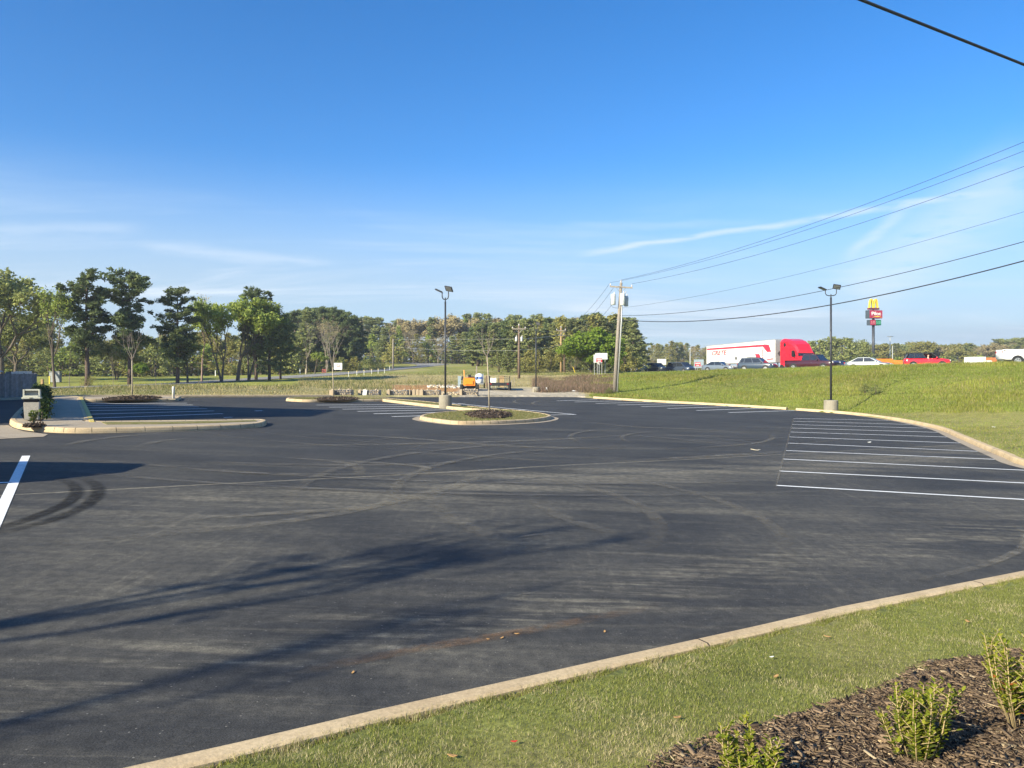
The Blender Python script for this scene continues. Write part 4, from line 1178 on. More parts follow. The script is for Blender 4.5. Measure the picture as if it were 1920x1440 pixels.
def bank_grass():
    n = 300000
    r = RNG.random((n, 2))
    Y = 20 + 66 * r[:, 0] ** 0.8
    lo, hi = 6.0, 0.80 * Y + 3
    X = lo + (hi - lo) * r[:, 1]
    P = np.c_[X, Y]
    d = sdist(P, POLY); z = gridz(P)
    px = CX + F * X / Y; py = HY - F * (z - CAMZ) / Y
    keep = (d > 0.22) & (px > 1105) & (z < 3.3) & (z > -0.5)
    P, d, z, px, py = P[keep], d[keep], z[keep], px[keep], py[keep]
    n1, n2 = vnoise(P, 3.0, 11), vnoise(P, 0.8, 12)
    mown = (py > 774 + (n2 - 0.5) * 4) & (px > 1600)
    ln = np.where(mown, 0.05, 0.09 + 0.10 * n1 + 0.26 * (n2 * n1) ** 2)
    wd = np.where(mown, 0.02, 0.032)
    isst = RNG.random(len(P)) < np.where(mown, 0.22, 0.08 + 0.14 * smooth01((n1 - .4) * 2))
    g = np.array((0.205, 0.245, 0.048)) * (0.62 + 0.7 * RNG.random(len(P)))[:, None] * (0.85 + 0.3 * n2)[:, None]
    g = g * (0.68 + 0.45 * vnoise(P, 7.0, 13) + 0.22 * vnoise(P, 1.6, 14))[:, None]
    g = np.where(((n1 > 0.62))[:, None], g * np.array((1.18, 1.06, 1.0)), g)
    s = np.array((0.38, 0.32, 0.14)) * (0.7 + 0.5 * RNG.random(len(P)))[:, None]
    o = link('bank_grass', blades('bank_grass', P, z, ln, wd, np.where(isst[:, None], s, g), 0.6))
    tag(o, 'tall green grass covering the road bank on the right', 'grass', kind='stuff')
bank_grass()

def verge_grass():
    n = 150000
    r = RNG.random((n, 2))
    Y = 38 + 62 * r[:, 0]
    X = (-0.78 + 0.90 * r[:, 1]) * Y
    P = np.c_[X, Y]
    d = sdist(P, POLY); z = gridz(P)
    px = CX + F * X / Y; py = HY - F * (z - CAMZ) / Y
    lane = np.array([(p.x, p.y) for p in spline(LANE, 3)]); dl = np.min(((P[:, None, :] - lane[None]) ** 2).sum(2), 1) ** 0.5
    keep = (d > 1.6) & (dl > 2.6) & ((px > 560) | (py > 727 + 0.0 * px) | (px > 150) & (py > 723)) & (px < 1118) & ((py > 716) | ((px > 560) & (py > 700)) | ((px > 820) & (py > 690)))
    keep &= ~((px > 860) & (px < 1085) & (py > 725)) & ~((px > 735) & (px < 900) & (py > 721) & (RNG.random(n) < 0.9))
    P, d, z, px, py = P[keep], d[keep], z[keep], px[keep], py[keep]
    n1, n2 = vnoise(P, 4.0, 21), vnoise(P, 1.2, 22)
    scrub = (py < 731) & (py > 716) & (n2 > 0.42) & (px < 900)
    ln = np.where(scrub, 0.16 + 0.22 * n2, 0.08 + 0.18 * n1 * n2)
    ln = np.where(RNG.random(len(P)) < 0.004, 0.6, ln)
    green = np.where(scrub, 0.55, np.where((px < 330) | (py < 704), 0.75, 0.22))
    isg = RNG.random(len(P)) < green
    g = np.array((0.16, 0.175, 0.06)) * (0.7 + 0.6 * RNG.random(len(P)))[:, None]
    s = np.array((0.46, 0.38, 0.20)) * (0.65 + 0.55 * RNG.random(len(P)))[:, None]
    o = link('verge_grass', blades('verge_grass', P, z, ln, 0.035, np.where(isg[:, None], g, s), 0.7))
    tag(o, 'dry straw-coloured rough grass on the verge behind the lot', 'grass', kind='stuff')
verge_grass()

def brush_patch():
    """brown brambles beside the far drive"""
    n = 26000
    r = RNG.random((n, 2))
    px = 1000 + 150 * r[:, 0]; Y = 62 + 22 * r[:, 1]
    X = (px - CX) / F * Y; P = np.c_[X, Y]; z = height(P); d = sdist(P, POLY)
    n1 = vnoise(P, 2.5, 31)
    keep = (d > 3.0) & (n1 > 0.25); P, z, n1 = P[keep], z[keep], n1[keep]
    red = RNG.random(len(P)) < 0.75
    col = np.where(red[:, None], np.array((0.30, 0.205, 0.15)), np.array((0.12, 0.12, 0.05))) * (0.6 + 0.7 * RNG.random(len(P)))[:, None]
    o = link('bramble_thicket', blades('bramble_thicket', P, z, 0.2 + 0.6 * n1, 0.03, col, 1.0))
    tag(o, 'brown bramble thicket between the far drive and the leaning pole', 'brambles', kind='stuff')
brush_patch()

def island_grass(root, top, n, lo=0.0):
    poly = np.array([(p.x, p.y) for p in top]); mn, mx = poly.min(0), poly.max(0)
    P = mn + (mx - mn) * RNG.random((n, 2)); P = P[sdist(P, poly) < -0.03]
    z = lotz(P[:, 0], P[:, 1]) + 0.12
    st = RNG.random(len(P)) < 0.4
    col = np.where(st[:, None], np.array((0.34, 0.28, 0.13)), np.array((0.125, 0.145, 0.035))) * (0.7 + 0.6 * RNG.random(len(P)))[:, None]
    tag(link('grass', blades('grass', P, z, np.full(len(P), 0.045), 0.02, col, 0.8), root), kind='stuff')
island_grass(isl_c, isl_c_top, 14000); island_grass(isl_m, isl_m_top, 9000); island_grass(isl_f, isl_f_top, 9000)

# ------------------------------------------------------------------ lamp posts
def lamp_post(label, x, y, z, h, base_r, base_h, pole_r, arm, head, swap=False, rz=0.0):
    t = thing('lamp_post', label, 'lamp post', (x, y, z), rz, 'parking lot lamp posts')
    mb = MB(); mb.tube([(0, 0, -0.25), (0, 0, base_h - 0.03), (0, 0, base_h)], [base_r, base_r, base_r - 0.03], 24)
    mb.build('concrete_base', M['concrete'], t)
    MB().box((0, 0, base_h + 0.02), (pole_r * 4, pole_r * 4, 0.035)).build('base_plate', M['dark_metal'], t)
    top = h - 0.55
    MB().tube([(0, 0, base_h + 0.03), (0, 0, top)], [pole_r, pole_r * 0.85], 10).build('pole', M['dark_metal'], t, True)
    mb = MB(); mb.tube([(0, 0, top), (0, 0, top + 0.20)], pole_r * 0.5, 8)
    pts = [(-arm, 0, top + 0.46), (-arm, 0, top + 0.26), (-arm * 0.8, 0, top + 0.15), (-arm * 0.4, 0, top + 0.11), (arm * 0.4, 0, top + 0.12), (arm * 0.8, 0, top + 0.16), (arm, 0, top + 0.28), (arm, 0, top + 0.5)]
    mb.tube(pts, 0.027, 6); mb.build('bracket', M['dark_metal'], t, True)
    a = head
    for sx, rot, cx, cz in ((-1, Matrix.Rotation(R(24), 3, 'Y'), -arm - a * 0.42, top + 0.46 + a * 0.20), (1, Matrix.Rotation(R(-12), 3, 'Z') @ Matrix.Rotation(R(-38), 3, 'X') @ Matrix.Rotation(R(14), 3, 'Y'), arm + 0.02, top + 0.52 + a * 0.30)):
        mb = MB(); mb.box((cx, 0, cz), (a, a * 0.85, 0.05), mat=rot)
        for k in range(5):
            o = rot @ Vector(((k - 2) * a * 0.17, 0, 0.035)); mb.box((cx + o.x, o.y, cz + o.z), (a * 0.05, a * 0.7, 0.03), mat=rot)
        hd = mb.build('floodlight', M['dark_metal'], t, bevel=0.0)
        o = rot @ Vector((0, 0, -0.028)); MB().box((cx + o.x, o.y, cz + o.z), (a * 0.8, a * 0.66, 0.008), mat=rot).build('lens', M['grey_metal'], hd)
    return t
p = L(835, 761.5, 0.12); lamp_post('dark lamp post on the thin median strip in the middle of the lot', p.x, p.y, p.z, CAMZ + (706 - 545) / F * p.y - p.z, 0.325, 0.56, 0.052, 0.16, 0.40)
p = L(1558, 770.5, 0.1); lamp_post('dark lamp post with concrete base at the foot of the grass bank', p.x, p.y, hz(p.x, p.y), CAMZ + (706 - 541) / F * p.y - hz(p.x, p.y), 0.42, 0.66, 0.068, 0.34, 0.44)
x_, y_ = (1005 - CX) / F * 62.5, 62.5; lamp_post('far lamp post by the gravel drive before the evergreen wood', x_, y_, hz(x_, y_), CAMZ + (706 - 609) / F * y_ - hz(x_, y_), 0.30, 0.40, 0.055, 0.16, 0.40)

# ------------------------------------------------------------------ utility poles and wires
M['xfmr'] = mat('transformer_enamel', (0.62, 0.64, 0.62), 0.35, 0.1, 0.06)
M['porcelain'] = mat('grey_porcelain', (0.45, 0.42, 0.42), 0.3, 0, 0.1)
def transformer(parent, x, y, z, r, h):
    mb = MB(); mb.tube([(x, y, z), (x, y, z + 0.03), (x, y, z + h * 0.92), (x, y, z + h), (x, y, z + h + 0.03)], [r * 0.9, r, r, r * 0.92, r * 0.5], 16)
    for k in (0.30, 0.78): mb.tube([(x, y, z + h * k), (x, y, z + h * k + 0.03)], r * 1.03, 16)
    o = mb.build('transformer', M['xfmr'], parent, True)
    MB().tube([(x + r * 0.4, y, z + h), (x + r * 0.4, y, z + h + 0.1), (x + r * 0.4, y, z + h + 0.22)], [0.05, 0.035, 0.015], 8).build('bushing', M['porcelain'], o)
    return o

def power_pole(label, x, y, ztop, r, wood, arm=1.8, armz=0.45, lean=0.0, cans=0, arm_rz=0.0, armtilt=0.0, second=None):
    zb = hz(x, y); h = ztop - zb
    t = thing('utility_pole', label, 'utility pole', (x, y, zb), 0, 'utility poles')
    pl = lambda s: lean * s / h
    MB().tube([(0, 0, -0.4), (pl(h * 0.5), 0, h * 0.5), (lean, 0, h)], [r * 1.25, r, r * 0.75], 10).build('pole', wood, t, True)
    if arm:
        c, s = math.cos(arm_rz), math.sin(arm_rz); za = h - armz
        mb = MB(); mb.box((pl(za) - 0.05 * s, -0.12, za), (arm, 0.10, 0.12), mat=Matrix.Rotation(arm_rz, 3, 'Z') @ Matrix.Rotation(armtilt, 3, 'Y'))
        ar = mb.build('crossarm', M['oldwood'], t)
        for e in (-1, 1):
            q = Vector((pl(za) + e * arm * 0.47 * c, -0.12 + e * arm * 0.47 * s, za - e * arm * 0.47 * math.sin(armtilt)))
            MB().tube([q + Vector((0, 0, 0.06)), q + Vector((0, 0, 0.14)), q + Vector((0, 0, 0.20)), q + Vector((0, 0, 0.26))], [0.03, 0.06, 0.05, 0.025], 8).build('insulator', M['porcelain'], ar)
            MB().tube([(pl(za - .5), -0.1, za - 0.5), (pl(za) + e * 0.4 * c, -0.13, za - 0.05)], 0.018, 5).build('brace', M['grey_metal'], ar)
        MB().tube([(lean, 0, h), (lean, 0, h + 0.12), (lean, 0, h + 0.25)], [0.05, 0.06, 0.02], 8).build('insulator', M['porcelain'], t)
    return t, h, pl

X0, Y0 = (1152 - CX) / F * 63, 63.0
zt0 = CAMZ + (706 - 530) / F * Y0
pole0, h0, pl0 = power_pole('leaning grey utility pole with three transformers at the foot of the bank', X0, Y0, zt0, 0.15, M['oldwood'], 1.85, 0.38, 0.55, arm_rz=R(-12), armtilt=R(5))
k_ = 63 / F
def ztop0(py): return CAMZ + (706 - py) * k_ - hz(X0, Y0)
transformer(pole0, (1149.5 - 1152) * k_ - 0.02, -0.25, ztop0(572), 0.20, 0.86)
transformer(pole0, (1166.5 - 1152) * k_, -0.32, ztop0(573), 0.21, 0.95)
transformer(pole0, (1174.5 - 1152) * k_, 0.15, ztop0(574), 0.18, 0.82)
MB().tube([(0.20, -0.17, -0.2), (0.20 + pl0(ztop0(600)), -0.17, ztop0(600)), (0.14 + pl0(ztop0(574)), -0.17, ztop0(574))], 0.062, 8).build('conduit', M['galv'], pole0, True)
MB().tube([(0, -0.1, ztop0(566)), (-0.33, -0.3, ztop0(560)), (-0.36, -0.3, ztop0(572)), (-0.15, -0.2, ztop0(577)), (0.3, -0.1, ztop0(578))], 0.012, 4).build('jumper_wire', M['wire'], pole0)
MB().tube([(0.95, -0.1, ztop0(546)), (0.85, -0.1, ztop0(551)), (0.75, -0.1, ztop0(556))], 0.03, 5).build('cutout_fuse', M['porcelain'], pole0)
MB().tube([(0.75, 0, ztop0(558)), (1.2, 0, ztop0(559)), (1.15, 0, ztop0(563)), (0.8, 0, ztop0(562))], 0.012, 4).build('jumper_wire', M['wire'], pole0)

Xb, Yb = (973 - CX) / F * 86, 86.0
pole1, h1, pl1 = power_pole('brown utility pole with two small transformers behind the trailer', Xb, Yb, CAMZ + (706 - 611) / F * Yb, 0.13, M['brownwood'], 1.5, 0.35)
for e in (-1, 1): transformer(pole1, e * 0.30, -0.1, h1 - 1.75, 0.12, 0.50)
Xc, Yc = (1052 - CX) / F * 100, 100.0
pole2, h2, pl2 = power_pole('tan utility pole with two short crossarms before the evergreen wood', Xc, Yc, CAMZ + (706 - 615) / F * Yc, 0.12, M['tanwood'], 1.2, 0.35)
MB().box((0.1, -0.1, h2 - 0.95), (0.9, 0.08, 0.10)).build('crossarm', M['oldwood'], pole2)
t_ = thing('pole_stub', 'short brown pole stub beside the tan utility pole', 'pole', ((1058.5 - CX) / F * 97, 97, hz((1058.5 - CX) / F * 97, 97)))
MB().tube([(0, 0, -0.3), (-0.05, 0, 4.3)], [0.14, 0.10], 8).build('post', M['brownwood'], t_, True)
Xd, Yd = (737 - CX) / F * 122, 122.0
pole3, h3, pl3 = power_pole('thin distant utility pole beside the winding lane', Xd, Yd, CAMZ + (706 - 635) / F * Yd, 0.12, M['oldwood'], 0)
X1, Y1 = 26.0, 22.6
pole4, h4, pl4 = power_pole('utility pole on the bank right of the frame', X1, Y1, 13.4, 0.17, M['oldwood'], 2.2, 0.4)

def wire(label, a, b, sag, r, m=None, n=22, ends=None, group='overhead wires'):
    a, b = Vector(a), Vector(b)
    pts = [a.lerp(b, i / n) - Vector((0, 0, sag * 4 * (i / n) * (1 - i / n))) for i in range(n + 1)]
    o = MB().tube(pts, r, 5).build('overhead_wire', m or M['wire'], None, True)
    return tag(o, label, 'wire', group)

def wire_via(label, a, edge, b_xy, sag, r, m=None):
    """wire from a to the far pole, passing the height seen where it leaves the frame"""
    a = Vector(a); bx, by = b_xy
    t = (0.66667 * a.y - a.x) / ((bx - a.x) - 0.66667 * (by - a.y))
    Y = a.y + (by - a.y) * t; z = CAMZ + (706 - edge) / F * Y
    zb = (z + sag * 4 * t * (1 - t) - a.z * (1 - t)) / t
    return wire(label, a, (bx, by, zb), sag, r, m, 40)
W0 = lambda px, py, dy=0.0: Vector(((px - CX) / F * (63 + dy), 63 + dy, CAMZ + (706 - py) / F * (63 + dy)))
wire_via('thin top wire from the transformer pole to the upper right', W0(1164, 525), 266, (26.0, 22.6), 1.0, 0.011)
wire_via('thin wire just under the top one towards the upper right', W0(1144, 530), 283, (25.2, 22.3), 1.0, 0.010)
wire_via('thin third wire from the right crossarm end to the upper right', W0(1185, 532), 312, (26.9, 23.0), 1.0, 0.011)
wire_via('faint middle wire from the transformers to the right border', W0(1168, 577), 397, (26.0, 22.6), 0.9, 0.008)
wire_via('medium dark wire below the faint one', W0(1162, 592), 453, (26.0, 22.6), 1.35, 0.017)
wire_via('thick lowest cable sagging from the transformer pole to the right border', W0(1166, 600), 489, (26.0, 22.6), 1.75, 0.028)
a_, b_ = Vector((630 / F * 14.0, 14.0, CAMZ + 706 / F * 14.0)), Vector((960 / F * 17.0, 17.0, CAMZ + (706 - 128) / F * 17.0))
d_ = b_ - a_
wire('thick black service cable crossing the top right corner of the sky', a_ - d_ * 4.0, a_ + d_ * 2.9, -0.10, 0.030)
wire('wire from the left crossarm end towards the tan pole', W0(1143, 532), (Xc - 0.5, Yc, CAMZ + (706 - 619) / F * Yc), 0.9, 0.012)
wire('second wire from the transformer pole to the tan pole', W0(1150, 540), (Xc + 0.5, Yc, CAMZ + (706 - 620) / F * Yc), 0.9, 0.012)
wire('low wire from the transformer pole to the tan pole stub', W0(1150, 568), (Xc, Yc, CAMZ + (706 - 648) / F * Yc), 0.8, 0.012)
wire('upper wire between the tan and brown poles', (Xc - .4, Yc, CAMZ + (706 - 620) / F * Yc), (Xb + .6, Yb, CAMZ + (706 - 615) / F * Yb), 0.25, 0.012, M['wire_pale'])
wire('pale cable between the tan and brown poles', (Xc, Yc, CAMZ + (706 - 627) / F * Yc), (Xb, Yb, CAMZ + (706 - 636) / F * Yb), 0.1, 0.025, M['wire_pale'])
wire('lower pale cable between the tan and brown poles', (Xc, Yc, CAMZ + (706 - 646) / F * Yc), (Xb, Yb, CAMZ + (706 - 656) / F * Yb), 0.15, 0.018, M['wire_pale'])
pm = Vector((Xb - 9, Yb + 7, CAMZ + (706 - 630) / F * (Yb + 7)))
wire('long pale cable from the brown pole to the distant lane pole', (Xb, Yb, CAMZ + (706 - 635.5) / F * Yb), (Xd, Yd, CAMZ + (706 - 637) / F * Yd), 0.0, 0.010, M['wire_pale'])
wire('lower pale cable from the brown pole to the distant lane pole', (Xb, Yb, CAMZ + (706 - 657) / F * Yb), (Xd, Yd, CAMZ + (706 - 650) / F * Yd), 0.25, 0.010, M['wire_pale'])
g_ = thing('guy_guard', 'slanting yellow guy wire guard beside the bright green bush', 'guy guard', T(1076, 697, 93))
g_.location.z = hz(g_.location.x, g_.location.y)
MB().tube([(0.15, 0, 0), (-0.12, 0, 0.75)], 0.035, 6).build('guard_tube', mat('guard_yellow', (0.75, 0.55, 0.03), 0.5), g_)

# ------------------------------------------------------------------ vehicles
def paint(name, col, metal=0.0, rough=0.32):
    return mat('car_paint_' + name, col, rough, metal, 0.03, 3, coat=0.6)
M['lamp_red'] = mat('tail_lamp', (0.35, 0.02, 0.02), 0.2)
M['chrome'] = mat('chrome', (0.7, 0.7, 0.7), 0.15, 0.9, 0.02)

def wheel(parent, x, y, r, w, side):
    mb = MB(); s = side
    mb.tube([(x, y - s * w, r), (x, y - s * w * 0.15, r), (x, y, r)], [r * 0.97, r, r * 0.90], 20)
    ty = mb.build('wheel', M['tyre'], parent)
    mb = MB(); mb.tube([(x, y - s * 0.02, r), (x, y + s * 0.012, r)], [r * 0.66, r * 0.62], 20)
    rm = mb.build('rim', M['rim'], ty)
    mb = MB()
    for k in range(5):
        a = 6.2832 * (k + .5) / 5
        mb.tube([(x + math.cos(a) * r * 0.40, y + s * 0.012, r + math.sin(a) * r * 0.40), (x + math.cos(a) * r * 0.40, y + s * 0.018, r + math.sin(a) * r * 0.40)], r * 0.13, 6)
    mb.build('wheel_gap', M['black'], ty)

def car(name, label, cat, x, y, head, pt, L_=4.6, Wd=1.82, H=1.5, hood=0.95, deck=0.98, belt=0.98, gh=(-1.7, -1.25, 0.35, 1.15), clear=0.22, wr=0.33, wx=(-1.35, 1.4), pillars=(0.05,), roofmat=None, bed=None, z=None, open_front=False, nose=0.72, tail=0.85, rack=False, group='vehicles queuing on the raised road'):
    """body is lofted along its length; cabin is a tapered glass house with pillars and roof"""
    zz = hz(x, y) + 0.055 if z is None else z
    t = thing(name, label, cat, (x, y, zz), math.atan2(head[1], head[0]), group)
    hw = Wd / 2; h2 = L_ / 2
    st = []
    rb, rf = gh[0], gh[3]
    prof = [(-h2, tail - 0.12, 0.84), (-h2 + 0.06, tail, 0.93), (-h2 + 0.35, deck, 0.99), (rb, max(deck, belt - 0.04) if not bed else deck, 1.0), (rb + 0.35, belt, 1.0), (0, belt, 1.0), (rf - 0.15, belt - 0.01, 1.0), (rf + 0.12, hood, 0.99), (h2 - 0.5, hood - 0.05, 0.97), (h2 - 0.12, nose + 0.06, 0.91), (h2, nose - 0.10, 0.80)]
    prof = sorted(prof, key=lambda q: q[0])
    rings = []
    for (px_, zt, k) in prof:
        w = hw * k; zb = clear + (0.10 if abs(px_) > h2 - 0.2 else 0)
        zs = zb + (zt - zb) * 0.45
        half = [(w * 0.90, zb), (w * 0.985, zb + 0.10), (w, zs), (w * 0.985, zt - 0.10), (w * 0.93, zt - 0.025), (w * 0.60, zt + 0.012)]
        rings.append([(px_, yy, z_) for yy, z_ in half] + [(px_, -yy, z_) for yy, z_ in half[::-1]])
    body = MB().loft(rings).build('body', pt, t, True)
    m = body.data; 
    for pg in m.polygons: pg.use_smooth = True
    # cabin
    r0, r1, f1, f0 = gh; bw, tw = hw * 0.93, hw * 0.76
    zb_, zt_ = belt - 0.03, H - 0.05
    P = [(r0, -bw, zb_), (f0, -bw, zb_), (f0, bw, zb_), (r0, bw, zb_), (r1, -tw, zt_), (f1, -tw, zt_), (f1, tw, zt_), (r1, tw, zt_)]
    if open_front:
        mb = MB()
        for i in range(4): mb.tube([P[i], P[i + 4]], 0.055, 6)
        for u in pillars:
            for A_, B_, C_, D_ in ((P[0], P[1], P[5], P[4]), (P[3], P[2], P[6], P[7])):
                mb.tube([tuple(A_[i] + (B_[i] - A_[i]) * u for i in range(3)), tuple(D_[i] + (C_[i] - D_[i]) * u for i in range(3))], 0.05, 6)
        mb.build('cabin', roofmat or pt, t)
    else: MB().hexa(P).build('cabin', roofmat or pt, t)
    mb = MB()
    mb.loft([[(r1 - 0.05, -tw * 0.97, zt_ - 0.01), (r1 - 0.05, tw * 0.97, zt_ - 0.01), (r1 - 0.02, tw * 0.8, zt_ + 0.03), (r1 - 0.02, -tw * 0.8, zt_ + 0.03)],
             [(r1 * 0.4 + f1 * 0.6, -tw * 1.01, zt_ + 0.005), (r1 * 0.4 + f1 * 0.6, tw * 1.01, zt_ + 0.005), (r1 * 0.4 + f1 * 0.6, tw * 0.8, H), (r1 * 0.4 + f1 * 0.6, -tw * 0.8, H)],
             [(f1 + 0.05, -tw * 0.97, zt_ - 0.01), (f1 + 0.05, tw * 0.97, zt_ - 0.01), (f1 + 0.02, tw * 0.8, zt_ + 0.025), (f1 + 0.02, -tw * 0.8, zt_ + 0.025)]])
    mb.build('roof', roofmat or pt, t, True)
    def lerp(a, b, k): return tuple(a[i] + (b[i] - a[i]) * k for i in range(3))
    def pane(q, off, name='window'):
        c = [Vector(v) for v in q]; n = (c[1] - c[0]).cross(c[3] - c[0]).normalized() * off
        MB().add([v + n for v in c] + [v - n * 2 for v in c], [(0, 1, 2, 3), (7, 6, 5, 4), (0, 4, 5, 1), (1, 5, 6, 2), (2, 6, 7, 3), (3, 7, 4, 0)]).build(name, M['glass'], t)
    def ins(A, B, C, D, u0, u1, v0, v1):
        f = lambda u, v: lerp(lerp(A, B, u), lerp(D, C, u), v)
        return [f(u0, v0), f(u1, v0), f(u1, v1), f(u0, v1)]
    pane(ins(P[1], P[2], P[6], P[5], 0.05, 0.95, 0.06, 0.95), 0.006, 'windscreen')
    pane(ins(P[3], P[0], P[4], P[7], 0.08, 0.92, 0.14, 0.92), 0.006, 'rear_window')
    cuts = [0.04] + list(pillars) + [0.965]
    # pillar positions are fractions along the side
    for A_, B_, C_, D_ in ((P[0], P[1], P[5], P[4]), (P[2], P[3], P[7], P[6])):
        seq = cuts if A_ is P[0] else [1 - c for c in cuts[::-1]]
        for u0, u1 in zip(seq, seq[1:]):
            if open_front and A_ is P[0] and u0 == seq[-2]: continue
            pane(ins(A_, B_, C_, D_, u0 + 0.012, u1 - 0.012, 0.10, 0.93), 0.006)
    for s in (-1, 1):
        for wx_ in wx:
            mb = MB(); mb.tube([(wx_, s * (hw - 0.04), wr + 0.02), (wx_, s * (hw + 0.004), wr + 0.02)], wr * 1.16, 22); mb.build('wheel_arch', M['black'], t)
            wheel(t, wx_, s * (hw + 0.012), wr, 0.2, s)
        MB().box((h2 - 0.20, s * hw * 0.70, nose - 0.03), (0.30, hw * 0.30, 0.14), rz=-s * 0.35).build('headlight', M['lamp_lens'], t)
        MB().box((-h2 + 0.07, s * hw * 0.76, tail - 0.06), (0.12, hw * 0.24, 0.2), rz=s * 0.25).build('tail_light', M['lamp_red'], t)
        MB().box((f0 - 0.32, s * (hw + 0.07), belt + 0.07), (0.13, 0.2, 0.13), taper=0.8).build('mirror', pt, t)
        mb = MB(); mb.box((rf - 1.02, s * (hw * 0.992), belt - 0.17), (0.16, 0.02, 0.03)); mb.build('door_handle', M['chrome'], t)
        MB().box((0.05, s * hw * 0.985, clear + 0.07), (L_ * 0.52, 0.05, 0.10)).build('sill', M['black'], t)
    MB().box((h2 - 0.04, 0, nose - 0.16), (0.10, hw * 1.0, 0.14)).build('grille', M['black'], t)
    MB().box((h2 - 0.06, 0, clear + 0.12), (0.14, hw * 1.5, 0.16)).build('bumper', M['black'], t)
    if rack:
        for s in (-1, 1): MB().tube([(r1 + .1, s * tw * .92, H - .02), (r1 + .2, s * tw * .92, H + .05), (f1 - .2, s * tw * .92, H + .05), (f1 - .1, s * tw * .92, H - .02)], 0.02, 5).build('roof_rail', M['black'], t)
    if bed:
        x0_, x1_ = bed
        for s in (-1, 1): MB().box(((x0_ + x1_) / 2, s * hw * 0.95, deck + 0.03), (x1_ - x0_, 0.09, 0.07)).build('bed_rail', pt, t)
        MB().box(((x0_ + x1_) / 2, 0, deck + 0.016), (x1_ - x0_ - 0.05, hw * 1.78, 0.012)).build('bed_floor', M['black'], t)
        MB().box((x0_ + 0.02, 0, deck - 0.16), (0.09, hw * 1.82, 0.42)).build('tailgate', pt, t)
    return t

def at(px, Y): return ((px - CX) / F * Y, Y)
SUV = dict(L_=4.5, Wd=1.84, H=1.70, hood=1.05, deck=1.06, belt=1.06, gh=(-2.12, -1.75, 0.45, 1.15), clear=0.25, wr=0.36, wx=(-1.3, 1.38), pillars=(0.22, 0.58), nose=0.84, tail=0.95)
SEDAN = dict(L_=4.75, Wd=1.82, H=1.46, hood=0.90, deck=0.98, belt=0.94, gh=(-1.95, -1.0, 0.25, 1.22), clear=0.2, wr=0.33, wx=(-1.38, 1.42), pillars=(0.50,), nose=0.70, tail=0.88)
VAN = dict(L_=5.0, Wd=1.95, H=1.76, hood=1.02, deck=1.02, belt=1.0, gh=(-2.42, -2.12, 0.75, 1.75), clear=0.22, wr=0.34, wx=(-1.5, 1.55), pillars=(0.32, 0.60), nose=0.82, tail=0.95)
PICK = dict(L_=5.8, Wd=1.98, H=1.88, hood=1.16, deck=1.16, belt=1.16, gh=(-0.85, -0.70, 0.85, 1.45), clear=0.38, wr=0.40, wx=(-1.75, 1.85), pillars=(0.50,), nose=0.98, tail=1.05, bed=(-2.86, -0.92))
HATCH = dict(L_=4.14, Wd=1.80, H=1.61, hood=1.02, deck=1.06, belt=1.02, gh=(-1.98, -1.72, 0.35, 1.12), clear=0.2, wr=0.34, wx=(-1.28, 1.29), pillars=(0.26, 0.60), nose=0.84, tail=0.95)

red = paint('red', (0.62, 0.018, 0.03))
x, y = at(1737, 78)
red_car = car('hatchback', 'bright red boxy hatchback with dark roof and a driver', 'car', x, y, (0.93, -0.36), red, roofmat=M['black'], open_front=True, **HATCH)
x, y = at(1946, 70); white_truck = car('pickup_truck', 'big white pickup truck at the right border', 'pickup truck', x, y, (0.97, -0.25), paint('white', (0.80, 0.80, 0.80)), **{**PICK, 'L_': 6.3, 'H': 2.08, 'deck': 1.42, 'belt': 1.42, 'hood': 1.38, 'nose': 1.2, 'tail': 1.3, 'clear': 0.52, 'bed': (-3.1, -0.92), 'wx': (-1.95, 2.0), 'wr': 0.43})
x, y = at(1629, 84); car('sedan', 'pale silver sedan between the lamp pole and the red hatchback', 'car', x, y, (0.80, -0.60), paint('pale', (0.14, 0.165, 0.19), 0.1), **SEDAN)
x, y = at(1523, 86); car('pickup_truck', 'maroon pickup truck in front of the red lorry cab', 'pickup truck', x, y, (0.62, -0.78), paint('maroon', (0.045, 0.009, 0.015), 0.0), **PICK)
x, y = at(1572, 97); car('sedan', 'dark saloon car partly hidden behind the lamp pole', 'car', x, y, (0.35, -0.94), paint('darkgrey', (0.06, 0.06, 0.065), 0.2), **SEDAN)
x, y = at(1420, 94); car('suv', 'blue-grey SUV with roof rails in front of the lorry trailer', 'SUV', x, y, (0.76, -0.65), paint('slate', (0.026, 0.045, 0.074), 0.0), rack=True, **SUV)
x, y = at(1350, 104); car('sedan', 'silver sedan at the rear end of the lorry trailer', 'car', x, y, (0.68, -0.73), paint('silver', (0.13, 0.16, 0.20), 0.1), **SEDAN)
x, y = at(1277, 122); car('minivan', 'dark blue minivan left of the lorry', 'minivan', x, y, (0.52, -0.85), paint('navy', (0.055, 0.075, 0.11), 0.3), **VAN)
x, y = at(1231, 133); car('suv', 'black SUV with pale front lamps behind the minivan', 'SUV', x, y, (0.50, -0.87), paint('black', (0.035, 0.045, 0.055), 0.2), **SUV)
x, y = at(1214, 146); car('sedan', 'dark car far back in the queue behind the black SUV', 'car', x, y, (0.40, -0.92), paint('ink', (0.05, 0.06, 0.07), 0.2), **SEDAN)
x, y = at(1187, 150); car('sedan', 'pale car last in the queue beside the dark wood', 'car', x, y, (0.35, -0.94), paint('mist', (0.55, 0.58, 0.60), 0.2), **SEDAN)
x, y = at(692, 168); car('sedan', 'dark parked car on the hill by the winding lane', 'car', x, y, (1, 0.1), paint('far', (0.04, 0.05, 0.06), 0.2), **{**SEDAN, 'group': None})
